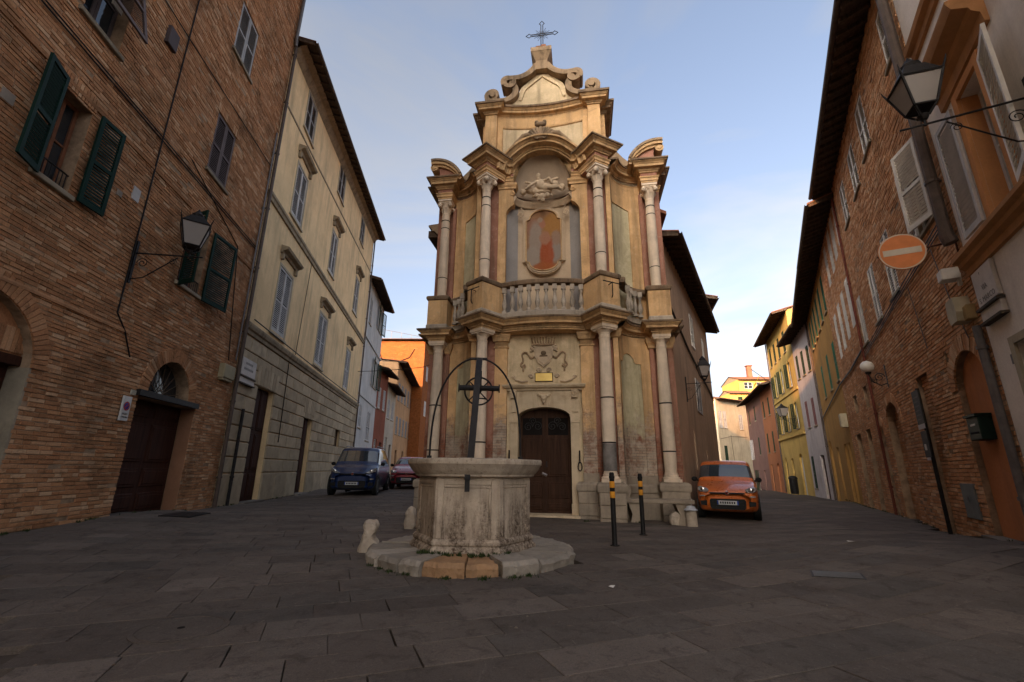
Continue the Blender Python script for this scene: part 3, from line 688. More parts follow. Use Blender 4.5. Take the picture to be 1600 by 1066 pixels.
def wall_lantern(label, loc, rz, reach, arm_z, big=1.0, group='street lanterns on wall brackets', lr=0.3, past=.25):
    "origin on the wall face at ground level; -y points into the street"
    o = thing('street_lantern', label, 'street lamp', loc, rz, group)
    m = MB(); m.box(-.03,.03,-.03,-.0,arm_z-.62,arm_z+.25); m.tube([(0,-.02,arm_z),(0,-reach-past,arm_z)], .020*big, 8)
    m.tube([(0,-.03,arm_z-.55),(0,-.25*reach,arm_z-.50),(0,-.55*reach,arm_z-.25),(0,-.8*reach,arm_z-.04)], .014*big, 6)
    scroll(m, (0,-.18*reach,arm_z-.20), .13*big, 1.6, .009*big); scroll(m, (0,-reach*.72,arm_z-.14), .09*big, 1.5, .008*big, -1)
    m.tube([(0,-reach,arm_z-.02),(0,-reach,arm_z+.12)], .022*big, 8); m.build('bracket', IRON, o, True)
    lantern(o, 0, -reach, arm_z+.22, .30*big, .165*big, .56*big, lr); return o
lanL = wall_lantern('lantern on iron bracket on the left brick house, beside a green shutter', (lb.matrix_basis @ Vector((1.13,-.01,0)))[:], R_(98), .98, 5.12, .80, lr=.5)

# cream house ----------------------------------------------------------------
C0 = 6.22; q = lambda u: u - C0
cr = thing('cream_house', 'long cream rendered house with rusticated ground floor and grey louvred shutters', 'house', left_at(C0), R_(98))
CH = [Hole(q(7.85),q(9.40),-.3,3.70), Hole(q(13.2),q(14.6),-.3,3.42), Hole(q(19.25),q(20.5),2.1,3.3)]
CW = [(8.2,9.55,5.75,8.15),(13.65,15.1,5.82,8.25),(19.95,21.15,5.75,8.1)]; CU = [(8.3,9.52,10.42,12.55),(13.95,15.05,10.65,12.8),(20.25,21.45,10.75,12.95)]; CT = [(8.27,9.38,14.30,15.95),(13.85,15.1,15.05,16.85),(20.0,21.2,15.6,17.2)]
holes = CH + [Hole(q(a),q(b),c,d) for a,b,c,d in CW+CU+CT]
ztop = lambda u: 16.3 + 2.0*u/18.7
w = wall_mb(0, 18.7, -.4, 17.5, holes, .22, zt=None)
w = MB()
wl_ = wall_mb(0, 18.7, -.4, 19.0, holes, .22, zt=ztop); wl_.v = [(x, y, min(z, ztop(x)) if z > 16.0 and y == 0 and not any(h.u0-.01 <= x <= h.u1+.01 and abs(z-h.top) < .01 for h in holes) else z) for x, y, z in wl_.v]
shell(wl_, 0, 18.7, -.4, ztop(0), ztop(18.7), 11); wl_.build('wall', CREAM, cr)
# rusticated blocks
r = random.Random(5); z = -.02; courses = [.95] + [.455]*9; ri = 0
for hgt in courses:
    x = -.0 + (0 if ri % 2 else .0); first = True
    ex = sorted([(h.u0, h.u1) for h in CH if h.z0 < z+hgt/2 < h.z1]); segs = []; cur = 0.0
    for a, b in ex: segs.append((cur, a)); cur = b
    segs.append((cur, 18.7))
    for a, b in segs:
        n = max(1, round((b-a)/1.25)); off = (.5 if ri % 2 else 0)
        cuts = [a] + [a + (b-a)*(i+off)/n for i in range(0 if off else 1, n)] + [b]
        for c0, c1 in zip(cuts, cuts[1:]):
            if c1-c0 > .06: MB().cbox(c0+.007, c1-.007, -.055, .002, z+.014, z+hgt-.014, .022).build('stone_block', RUST, cr)
    z += hgt; ri += 1
# flat arches over the two doors
for h in CH[:2]:
    for i in range(7):
        k = (i-3)/3.5; x0, x1 = (h.u0+h.u1)/2 + (i-3.5)/7*(h.u1-h.u0+.3), (h.u0+h.u1)/2 + (i-2.5)/7*(h.u1-h.u0+.3)
        m = MB(); m.add([(x0+.006,-.066,h.z1+.01),(x1-.006,-.066,h.z1+.01),(x1-.006+k*.1,-.066,h.z1+.62),(x0+.006+k*.1,-.066,h.z1+.62),(x0+.006,-.03,h.z1+.01),(x1-.006,-.03,h.z1+.01),(x1-.006+k*.1,-.03,h.z1+.62),(x0+.006+k*.1,-.03,h.z1+.62)], [(0,1,2,3),(0,1,5,4),(1,2,6,5),(2,3,7,6),(3,0,4,7)]); m.build('stone_block', RUST, cr)
CORN = M_stone('weathered_cornice', (.34,.27,.18), .3, (.07,.055,.04), .7, piece=0, streak=.5)
MB().sweep([(0,0),(18.7,0)], [(.0,5.05),(.08,5.06),(.09,5.16),(.14,5.2),(.17,5.3),(.17,5.36),(.12,5.40),(0,5.44)]).build('string_course', CORN, cr)
MB().sweep([(0,0),(18.7,0)], [(.0,9.70),(.06,9.71),(.08,9.82),(.12,9.86),(.12,9.95),(0,9.99)]).build('string_course', CORN, cr)
s3 = MB(); s3.add([(0,-.03,13.55),(18.7,-.03,15.28),(18.7,-.03,15.34),(0,-.03,13.61),(0,0,13.53),(18.7,0,15.26),(18.7,0,15.36),(0,0,13.63)], [(0,1,2,3),(0,4,5,1),(2,6,7,3)]); s3.build('string_course', CORN, cr)
for i, (a, b, c, d) in enumerate(CW): pair(cr, q(a), q(b), c, d, GREYP if i else GREYP, .0, .07, i == 0)
for i, (a, b, c, d) in enumerate(CU): pair(cr, q(a), q(b), c, d, GREYP, .0, .07)
for i, (a, b, c, d) in enumerate(CT): pair(cr, q(a), q(b), c, d, SHGREY, .0, .07)
for a, b, c, d in CW+CU:
    m = (q(a)+q(b))/2; hw = (b-a)/2; zz = d+.42
    MB().sweep([(m-hw-.22,0),(m+hw+.22,0)], [(0,zz),(.06,zz+.01),(.10,zz+.08),(.24,zz+.14),(.28,zz+.22),(.0,zz+.30)]).build('window_hood', CORN, cr)
    for s_ in (-1, 1): MB().cbox(m+s_*(hw+.08)-.07, m+s_*(hw+.08)+.07, -.11, 0, zz-.22, zz-.003, .02).build('hood_bracket', CORN, cr)
for a, b, c, d in CW+CU+CT:
    fr = MB(); e = .09
    fr.box(q(a)-e,q(a)-.002,-.022,0,c-e,d+e); fr.box(q(b)+.002,q(b)+e,-.022,0,c-e,d+e); fr.box(q(a)-.002,q(b)+.002,-.020,0,d+.002,d+e); fr.box(q(a)-e-.04,q(b)+e+.04,-.07,0,c-e-.07,c-e-.002); fr.build('window_surround', M_plaster('pale_surround', (.44,.38,.28)), cr)
panel_door(cr, q(7.87), q(9.38), .05, 3.68, DARKWOOD, .16, 2, (.25,.6,1.0)); panel_door(cr, q(13.22), q(14.58), .05, 3.40, DARKWOOD, .16, 2, (.25,.6,1.0))
open_window(cr, q(19.26), q(20.49), 2.11, 3.29, DARKWOOD, .1)
for h in CH[:2]: MB().box(h.u0-.06,h.u1+.06,-.22,.2,-.06,.05).build('door_step', MATS['grey_step_stone'], cr)
roof(cr, 0, 18.7, ztop(0), ztop(18.7), .72, 11, pitch=.2, rafter=.5)
cb = MB(); cb.add([(0,0,ztop(0)-.55),(18.7,0,ztop(18.7)-.55),(18.7,-.12,ztop(18.7)-.42),(0,-.12,ztop(0)-.42),(18.7,-.2,ztop(18.7)-.25),(0,-.2,ztop(0)-.25),(18.7,-.42,ztop(18.7)-.16),(0,-.42,ztop(0)-.16)], [(0,1,2,3),(3,2,4,5),(5,4,6,7)]); cb.build('eave_cornice', CORN, cr)
pipe(cr, q(6.9), .0, 2.8, .045, -.11, IRON); pipe(cr, q(24.8), .3, 18, .05, -.10, PIPEM)
cable(cr, [(q(11.4),-.03,9.7),(q(11.0),-.03,5.5)], .012); cable(cr, [(.2,-.19,5.5),(9,-.19,5.46),(18.5,-.19,5.48)], .02); cable(cr, [(q(10.3),-.07,5.0),(q(10.4),-.07,2.0)], .015)
# marble street plate
MARB = M_stone('grey_marble', (.64,.59,.54), .18, (.15,.13,.12), .4, piece=0)
def marble(label, loc, rz, lines, w_, h_, size):
    o = thing('street_name_plate', label, 'street sign', loc, rz, 'marble street name plates')
    MB().cbox(-w_/2,w_/2,-.05,0,.16,.16+h_,.008).build('plate', MARB, o); MB().cbox(-w_/2,w_/2,-.055,0,-.07,.10,.008).build('lower_plate', MARB, o)
    MB().box(-w_/2-.02,w_/2+.02,-.09,0,.10,.135).build('ledge', M_stone('dark_ledge', (.10,.085,.07), piece=0), o); MB().box(-w_/2-.02,w_/2+.02,-.09,0,-.11,-.075).build('ledge', MATS['dark_ledge'], o)
    for i, s_ in enumerate(lines): text(o, s_, (0,-.051,.16+h_-.17-size*1.35*i), size, M_plain('carved_letters', (.20,.185,.17), .8), ext=.0015)
    return o
marble('grey marble plate with faint letters on the cream house above its first door', left_at(q(6.85)+6.22)[:2] + (3.62,), R_(98), [], 1.02, .52, .1)
spx = bpy.data.objects['street_name_plate']; spx.location = (cr.matrix_basis @ Vector((.62,-.056,3.62)))[:]
tl = MB()
for i, wd in enumerate((.55,.7)): 
    for k in range(int(wd/.07)): tl.box(-wd/2+k*.075, -wd/2+k*.075+.045, -.0525, -.05, .50-.17*i, .57-.17*i)
tl.build('lettering', M_plain('carved_letters', (.20,.185,.17), .8), spx)

# rest of the left street ------------------------------------------------------
WHITEW = M_plaster('white_wash', (.50,.49,.47), k=.4, streak=.5); REDP = M_plaster('dull_red_render', (.24,.085,.055)); PALEP = M_plaster('pale_render', (.46,.40,.32)); OCHP = M_plaster('orange_ochre_render', (.50,.30,.16))
def house(label, loc, rz, L, top, D, mat, wins, roofkw=None, name='street_house', shut=GREEN3, base=-.6, group=None):
    "plain street house: wins = (x0,x1,z0,z1,kind,mat)"
    o = thing(name, label, 'house', loc, rz, group); hs = [Hole(a,b,c,d,e) for a,b,c,d,e,_k,_m in wins]
    t0, t1 = top if isinstance(top, tuple) else (top, top); tz = lambda u: t0+(t1-t0)*u/L
    wmb = wall_mb(0, L, base, max(t0,t1)+.001, hs, .18, zt=tz); shell(wmb, 0, L, base, t0, t1, D); wmb.build('wall', mat, o)
    for a,b,c,d,e,k,mt in wins:
        if k == 's': pair(o, a, b, c, d, mt or shut, .0, .075)
        elif k == 'd':
            if e: panel_door(o, a+.01, b-.01, c, d, mt or DARKWOOD, .14, 2, (.3,1.0), rise=e)
            else: panel_door(o, a+.01, b-.01, c, d-.01, mt or DARKWOOD, .14, 2, (.3,.65,1.0))
        elif k == 'o':
            open_window(o, a+.01, b-.01, c+.01, d-.01, WHITEP, .12); lw = (b-a)/2
            leaf(o, a-.02, c, lw, d-c, mt or shut, -.05, R_(180+12)); leaf(o, b+.02, c, lw, d-c, mt or shut, -.09, R_(-12))
        elif k == 'w': open_window(o, a+.01, b-.01, c+.01, d-.01, WHITEP, .1)
        if not e and k != 'd': MB().cbox(a-.07,b+.07,-.06,.08,c-.08,c-.003,.01).build('sill', CORN, o)
    rk = dict(over=.8, D=D, pitch=.25, rafter=.5); rk.update(roofkw or {}); roof(o, 0, L, t0, t1, **rk)
    return o
wh = house('narrow whitewashed house with green shutters next to the cream house', left_at(24.92), R_(98), 8.4, (15.0,15.3), 10, WHITEW,
    [(1.0,2.0,5.9-2.0,5.6,0,'s',GREYP),(4.6,6.2,3.2,5.5,0,'s',GREYP),(5.4,7.2,7.6,9.9,0,'o',GREEN3),(5.6,7.4,12.6,14.7,0,'o',GREEN3),(1.2,2.2,11.8,13.9,0,'s',GREYP),(6.2,7.2,.3,2.6,0,'d',None)])
MB().sweep([(0,0),(8.4,0)], [(0,10.4),(.1,10.42),(.1,10.6),(0,10.62)]).build('string_course', WHITEW, wh); MB().sweep([(0,0),(8.4,0)], [(0,6.1),(.08,6.12),(.08,6.26),(0,6.28)]).build('string_course', WHITEW, wh)
P2 = (-11.9, 40.0)
def far_at(u): a = R_(-2); return (P2[0]+u*math.sin(a), P2[1]+u*math.cos(a), 0)
house('small dull red house in the left street behind the van', far_at(0), R_(92), 4.0, (9.9,9.8), 9, REDP, [(.6,1.5,6.3,8.2,0,'s',GREYP),(2.4,3.3,6.3,8.2,0,'s',GREYP),(.6,1.5,2.4,3.6,0,'w',None),(2.4,3.4,.6,3.4,0,'d',None)], dict(over=.9))
house('pale rendered house in the left street beyond the red one', far_at(4.0), R_(92), 3.9, (9.1,8.7), 9, PALEP, [(.5,1.4,5.8,7.7,0,'s',GREYP),(2.3,3.2,5.8,7.7,0,'s',GREYP),(.5,1.4,2.6,4.0,0,'w',None),(2.4,3.3,.7,3.4,0,'d',None)], dict(over=.9))
oc = house('long orange ochre house with grey shutters in the left street', far_at(7.9), R_(92), 11.5, (12.2,10.6), 10, OCHP, [(a,a+1.0,8.2,10.1,0,'s',SHGREY) for a in (.8,2.6,4.4,6.2,8.0,9.8)] + [(a,a+1.0,4.6,6.5,0,'s',SHGREY) for a in (.8,2.6,4.4,6.2,8.0,9.8)] + [(a,a+1.0,.8,3.0,0,'d',None) for a in (1.6,5.2,8.8)], dict(over=.9, pitch=.10))
# tall sunlit brick house closing the left street
ORB = M_brick('orange_brick', [(.27,.075,.02), (.34,.11,.03), (.30,.09,.024), (.38,.14,.045)], stain_k=.3)
og = thing('sunlit_brick_house', 'tall orange brick house catching the low sun above the left street', 'house', (-19.0,56.5,0), R_(-2))
ogw = wall_mb(0, 7.9, -1, 16.9, [], .2); ogw.quad((0,0,-1),(0,0,16.9),(0,14,16.9),(0,14,-1)); ogw.quad((7.9,0,-1),(7.9,14,-1),(7.9,14,16.9),(7.9,0,16.9)); ogw.quad((0,14,-1),(7.9,14,-1),(7.9,14,16.9),(0,14,16.9)); ogw.build('wall', M_plain('sunlit_brick_mortar', (.26,.09,.03), .95, 0, .3, 5, .4), og)
bricks(og, .02, 7.88, 9.5, 16.85, [], ORB, 8, L=.5, Hb=.115, J=.02, individual=0)
roof(og, 0, 7.9, 17.0, 17.0, .5, 14, pitch=.02, rafter=0, gut=True, ext=1.0)
for k, y_ in enumerate((1.5,4.5,8.0)): 
    for z_ in (7.5, 12.0): MB().box(7.86,7.93,y_,y_+1.0,z_,z_+1.9).build('shutter', GREYP, og)
cable(og, [(1.6,-.05,16.6),(2.9,-.05,13.4),(6.0,-.05,14.7),(6.6,-.05,15.8)], .05)
rail = MB()
for i in range(5): rail.tube([(2.0+i*1.3, .5, 17.0), (2.0+i*1.3, .5, 18.6-.25*i)], .03, 5)
rail.tube([(2.0,.5,18.6),(7.2,.5,17.6)], .03, 5); rail.build('roof_railing', GREYPIPE, og)
# warm house at the very end of the left street
WARM = M_plaster('warm_yellow_render', (.55,.36,.15))
house('yellow house at the far end of the left street, seen past the church column', (-13.5,72,0), R_(0), 9, 9.8, 8, WARM, [(2.0,3.0,5.2,7.0,0,'s',GREEN3),(5.0,6.0,5.2,7.0,0,'s',GREEN3)], dict(over=.6))
for i, (a, b) in enumerate(((-3.0,0),)): pass
# wires over the left street
wr = cable(None, [(-10.4,30.2,7.4),(-5.0,25,6.6),(.2,20.5,7.2)], .018, .05, 'overhead_wire'); tag(wr, 'thin grey wire strung across the left street to the church', 'wire')
# ------------------------------------------------------------------ church
CX, CY = .895, 12.364
ch = thing('baroque_church', 'small curved baroque church front with columns, balcony and fresco niche', 'church', (CX, CY, 0), R_(-9))
def M_church(name, col, dirt=(.10,.075,.05), brickc=(.40,.30,.22), wear_z=2.4, k=.8, mort=(.50,.43,.34)):
    "plaster that has fallen off towards the street, baring pale whitewashed brick"
    m, nt, b = new_mat(name); pos = N(nt, 'ShaderNodeNewGeometry').outputs['Position']
    big = noise(nt, .9, 6, .62); mid = noise(nt, 3.6, 9, .7); st = noise(nt, 3.0, 6, .62, sc=(1,1,.10)); fn = noise(nt, 30, 6, .75)
    c = ramp(nt, big, [(.3, tuple(x*.78 for x in col)), (.7, tuple(min(1, x*1.15) for x in col))])
    c = mixc(nt, ramp(nt, mid, [(.50, gray(0)), (.68, gray(.65))]), c, tuple(min(1, x*1.1+.09) for x in col))
    c = mixc(nt, ramp(nt, st, [(.48, gray(0)), (.72, gray(k))]), c, dirt)
    c = mixc(nt, ramp(nt, noise(nt, 2.0, 9, .75, dist=.9), [(.54, gray(0)), (.66, gray(.55))]), c, tuple(x*.42 for x in col))
    c = mixc(nt, ramp(nt, noise(nt, 6.5, 9, .8, dist=.4), [(.58, gray(0)), (.64, gray(.5))]), c, (.50,.44,.35))
    c = mixc(nt, .22, c, ramp(nt, fn, [(.25, tuple(x*.55 for x in col)), (.75, tuple(min(1, x*1.35) for x in col))]))
    sp = N(nt, 'ShaderNodeSeparateXYZ'); nt.links.new(pos, sp.inputs[0])
    along = mathn(nt, 'ADD', sp.outputs[0], mathn(nt, 'MULTIPLY', sp.outputs[1], -.6)); cmb = N(nt, 'ShaderNodeCombineXYZ'); nt.links.new(along, cmb.inputs[0]); nt.links.new(sp.outputs[2], cmb.inputs[1])
    bt = N(nt, 'ShaderNodeTexBrick'); nt.links.new(cmb.outputs[0], bt.inputs['Vector']); bt.inputs['Scale'].default_value = 1; bt.inputs['Brick Width'].default_value = .28; bt.inputs['Row Height'].default_value = .072; bt.inputs['Mortar Size'].default_value = .009; bt.inputs['Mortar Smooth'].default_value = .4
    bt.inputs['Color1'].default_value = (*brickc, 1); bt.inputs['Color2'].default_value = (*[x*.72 for x in brickc], 1); bt.inputs['Mortar'].default_value = (*[x*.40 for x in mort], 1)
    bc = mixc(nt, ramp(nt, noise(nt, 2.4, 8, .7), [(.42, gray(0)), (.62, gray(.85))]), bt.outputs[0], (.20,.075,.045))
    bc = mixc(nt, ramp(nt, noise(nt, 4.5, 8, .7), [(.45, gray(0)), (.7, gray(.75))]), bc, tuple(min(1, x*1.1) for x in mort))
    hf = mathn(nt, 'ADD', sp.outputs[2], mathn(nt, 'MULTIPLY', mathn(nt, 'ADD', noise(nt, 1.5, 9, .72), -.5), 4.2))
    f = N(nt, 'ShaderNodeMapRange'); nt.links.new(hf, f.inputs[0]); f.inputs[1].default_value = wear_z-.25; f.inputs[2].default_value = wear_z+.35; f.inputs[3].default_value = 1; f.inputs[4].default_value = 0
    c = mixc(nt, f.outputs[0], c, bc); nt.links.new(c, b.inputs['Base Color']); b.inputs['Roughness'].default_value = .95; b.inputs['Specular IOR Level'].default_value = .03
    h = mathn(nt, 'ADD', mathn(nt, 'MULTIPLY', fn, .4), mathn(nt, 'MULTIPLY', mathn(nt, 'MULTIPLY', bt.outputs['Fac'], f.outputs[0]), -1.2)); h = mathn(nt, 'ADD', h, mathn(nt, 'MULTIPLY', f.outputs[0], -.8)); h = mathn(nt, 'ADD', h, mathn(nt, 'MULTIPLY', mid, .5))
    bump(nt, b, h, .45, .02); MATS[name] = m; return m
OCH = M_church('church_ochre', (.64,.405,.20)); PAN = M_church('church_pale_panel', (.52,.455,.29), wear_z=2.2); REDC = M_church('church_red', (.36,.175,.12), brickc=(.26,.10,.06), wear_z=1.9, mort=(.32,.22,.16))
PALEC = M_church('church_pale_wall', (.62,.485,.305), wear_z=.3)
TRAV = M_stone('column_travertine', (.74,.60,.455), .2, (.16,.14,.125), .3, piece=.12, streak=.35)
TRAV2 = M_stone('portal_stone', (.58,.46,.31), .22, (.22,.13,.06), .5, piece=.08, streak=.35)
WEATH = M_stone('weathered_moulding', (.60,.39,.20), .3, (.085,.062,.045), .6, piece=.05, streak=.65)
WEATHD = M_stone('weathered_dark_moulding', (.34,.24,.15), .35, (.05,.04,.032), .8, piece=.1, streak=.7)
WEATHX = M_stone('sooty_cornice_edge', (.24,.165,.105), .4, (.04,.031,.025), .85, piece=.1, streak=.8)
BALU = M_stone('balustrade_stone', (.46,.39,.31), .28, (.07,.06,.05), .7, piece=.2, streak=.5)
BASES = M_stone('base_stone', (.33,.27,.205), .3, (.10,.075,.055), .6, piece=.15, streak=.4)
def Q(pts): return [(x, -v) for x, v in pts]
TH = R_(36)
def rpath(s, c=(1.66,.52), f=.25, w=.25, bl=.75, br=.45):
    'plan of a break-out turned outwards over the inner columns'
    d = (math.sin(TH), math.cos(TH)); e = (math.cos(TH), -math.sin(TH)); P = lambda a, b: (c[0]+d[0]*a+e[0]*b, c[1]+d[1]*a+e[1]*b)
    return mir([P(f-bl,-w), P(f,-w), P(f,w), P(f-br,w)], s)
def rprism(pts, z0, z1):
    n = len(pts); return MB().add([(x,-v,z0) for x,v in pts]+[(x,-v,z1) for x,v in pts], [tuple(range(n)), tuple(range(2*n-1,n-1,-1))]+[(i,(i+1)%n,n+(i+1)%n,n+i) for i in range(n)])
def rbox(mb, cx, cy, hw, z0, z1, ang):
    return mb.mbox(Matrix.Translation((cx,cy,(z0+z1)/2)) @ Matrix.Rotation(ang,4,'Z'), 2*hw, 2*hw, z1-z0)
def both(fn):
    for s in (-1, 1): fn(s)
def mir(pts, s):
    "right-hand path -> mirrored path, keeping left to right order"
    return pts if s > 0 else [(-x, v) for x, v in reversed(pts)]
NQ = 12
QUART = [(3.02-1.0*math.cos(math.pi/2*i/NQ), .16-1.06*math.sin(math.pi/2*i/NQ)) for i in range(NQ+1)]
def sheet(path, z0, z1, off=0, zf=None):
    mb = MB(); prof = [(off, z0), (off, z1)]; mb.sweep(Q(path), prof); mb.f = mb.f[:-2] if True else mb.f; return mb
ARC = [(x, .45-.25*(x/1.3)**2) for x in [-1.3+2.6*i/16 for i in range(17)]]
# --- ground storey walls
DH = Hole(-.70,.70,-.2,2.50,.26)
wc = wall_mb(-1.36, 1.36, -.3, 4.9, [DH], .34); wc.build('wall', PALEC, ch)
ceil = MB(); ceil.add([(x, -v, 4.835) for x, v in ARC] + [(x, .05, 4.835) for x, v in ARC], [(i, i+1, 18+i, 17+i) for i in range(16)]); ceil.build('soffit', OCH, ch)
def lower(s):
    X = lambda a, b: (min(a*s, b*s), max(a*s, b*s))
    def bx(nm, a, b, v0, v1, z0, z1, m): x0, x1 = X(a, b); return MB().box(x0, x1, -v1, -v0, z0, z1).build(nm, m, ch)
    bx('pilaster', 1.02, 1.37, -.1, .12, .8, 4.62, OCH); bx('wall', 1.36, 1.95, -.3, .075, -.2, 4.9, REDC); bx('pilaster', 1.90, 2.035, -.2, .22, .7, 4.6, OCH)
    x0, x1 = X(1.02, 1.37); MB().sweep(Q([(x0,-.1),(x0,.12),(x1,.12),(x1,-.1)]), [(.0,4.42),(.03,4.43),(.03,4.47),(.0,4.48),(.0,4.60),(.05,4.62),(.07,4.70),(.10,4.76),(.10,4.833),(-.1,4.834)]).build('pilaster_capital', WEATH, ch)
    x0, x1 = X(1.89, 2.04); MB().sweep(Q([(x0,.1),(x0,.22),(x1,.22),(x1,-.2)]), [(.0,4.60),(.05,4.62),(.07,4.70),(.10,4.76),(.10,4.833),(-.1,4.834)]).build('pilaster_capital', WEATH, ch)
    # concave bay: pale panel behind a raised ochre border with a shouldered arch top
    qp = mir(QUART, s); sheet(qp, -.2, 4.9).build('bay_wall', PAN, ch, True)
    fr = MB(); n = 40; T = []; a_, b_ = .20, .80
    def at(t, off):
        i = min(NQ-1, int(t*NQ)); f = t*NQ - i; p = QUART[i]; p2 = QUART[i+1]; x, v = p[0]+(p2[0]-p[0])*f, p[1]+(p2[1]-p[1])*f
        dx, dv = 3.02-x, .16-v; l = math.hypot(dx, dv); return ((x+dx/l*off)*s, -(v+dv/l*off))
    def ptop(t):
        c = (a_+b_)/2; d = abs(t-c)/((b_-a_)/2)
        return 4.08 + (.26*math.sqrt(max(0, 1-(d/.55)**2)) if d < .55 else 0)
    for i in range(n):
        t0, t1 = i/n, (i+1)/n; tm = (t0+t1)/2; inside = a_ < tm < b_
        zs0 = ptop(t0) if inside else 1.0; zs1 = ptop(t1) if inside else 1.0
        if inside: zs0 = zs1 = ptop(tm)
        o = .032; p0, p1 = at(t0, o), at(t1, o); r0, r1 = at(t0, 0), at(t1, 0)
        fr.quad((*p0, zs0), (*p1, zs1), (*p1, 4.85), (*p0, 4.85))
        fr.quad((*p0, zs0), (*r0, zs0), (*r1, zs1), (*p1, zs1))
        if not inside:
            if a_ < t1+.5/n < b_: fr.quad((*p1, 1.0), (*r1, 1.0), (*r1, 4.3), (*p1, 4.3))
            if a_ < t0-.5/n < b_: fr.quad((*p0, 1.0), (*r0, 1.0), (*r0, 4.3), (*p0, 4.3))
    fr.build('bay_border', OCH, ch)
    # outer corner
    bx('wall', 2.98, 3.66, -2.6, -.93, -.4, 4.9, REDC); bx('pilaster', 2.98, 3.09, -1.0, -.78, .8, 4.55, REDC); bx('pilaster', 3.47, 3.60, -1.0, -.78, .8, 4.55, REDC)
    for a, b in ((2.97,3.10),(3.46,3.61)):
        x0, x1 = X(a, b); MB().sweep(Q([(x0,-.95),(x0,-.78),(x1,-.78),(x1,-.95)]), [(0,4.52),(.03,4.54),(.03,4.6),(.07,4.68),(.09,4.78),(.09,4.834),(-.05,4.835)]).build('pilaster_capital', WEATH, ch)
    # plinths and pedestals
    r = random.Random(3 if s > 0 else 4)
    for a, b, v0, v1, z0, z1, nm in ((.86,1.40,0,.33,-.25,.62,'pedestal'),(1.36,1.99,0,.86,-.25,.62,'pedestal'),(2.97,3.67,-1.1,-.36,-.4,.62,'pedestal')):
        x0, x1 = X(a, b); p = MB(); zs = [z0, .05, .34, z1]
        for k in range(3): p.cbox(x0+r.uniform(0,.012), x1-r.uniform(0,.012), -v1-r.uniform(0,.014), -v0, zs[k]+.002, zs[k+1]-.002, .016)
        p.build(nm, BASES, ch); c = MB(); c.sweep(Q([(x0,v0),(x0,v1-.02),(x1,v1-.02),(x1,v0)]), [(0,.62),(.03,.63),(.04,.68),(.04,.78),(.01,.83),(-.05,.85),(-.6 if v1 > .5 else -.3,.86)]); c.build('pedestal_cap', BASES, ch)
        MB().box(x0+.02, x1-.02, -v1+.06, -v0+.02, .62, .853).build('pedestal_core', BASES, ch)
    MB().sweep(Q(mir(QUART, s)), [(0,-.3),(.10,-.3),(.10,.56),(.13,.58),(.13,.74),(.10,.78),(.05,.80),(.05,.98),(0,1.0)]).build('bay_plinth', BASES, ch)
    bx('pilaster_base', 1.0, 1.40, 0, .16, .84, 1.06, BASES)
    # columns
    for cx, cv, nm in ((1.66,.52,'column'),(3.28,-.62,'column')):
        c = MB(); c.lathe([(.155,1.10),(.168,1.5),(.168,2.6),(.158,3.6),(.142,4.50),(.155,4.505),(.155,4.53),(.142,4.535),(.142,4.60)], 28, (cx*s, -cv, 0)); co = c.build(nm, TRAV, ch, True, angle=50)
        b = MB(); b.box(cx*s-.225, cx*s+.225, -cv-.225, -cv+.225, .855, .93); b.lathe([(.215,.93),(.225,.955),(.215,.985),(.185,.99),(.18,1.01),(.19,1.03),(.18,1.05),(.168,1.055),(.166,1.10)], 28, (cx*s, -cv, 0)); b.build('column_base', TRAV, co, True, angle=40)
        k = MB(); k.lathe([(.142,4.60),(.15,4.61),(.15,4.63),(.155,4.64),(.20,4.70),(.20,4.715)], 28, (cx*s, -cv, 0)); an = (TH if cx < 2 else 0)*s; rbox(k, cx*s, -cv, .225, 4.715, 4.76, an); rbox(k, cx*s, -cv, .25, 4.76, 4.838, an); k.build('capital', TRAV, co, True, angle=35)
        if cx < 2:
            MB().lathe([(.1665,1.12),(.1705,1.2),(.1705,1.775),(.166,1.776)], 28, (cx*s, -cv, 0)).build('column_drum', M_stone('soot_dark_stone', (.20,.18,.165), .5, (.06,.055,.05), .8, piece=0, scale=3) if s > 0 else TRAV, co, True, angle=40)
        for zz in (1.78 if cx < 2 else 1.62, 2.9):
            rb = MB(); rb.lathe([(.170,zz),(.174,zz+.005),(.174,zz+.03),(.170,zz+.035)], 28, (cx*s, -cv, 0)); rb.build('iron_band', IRON, co, True)
both(lower)
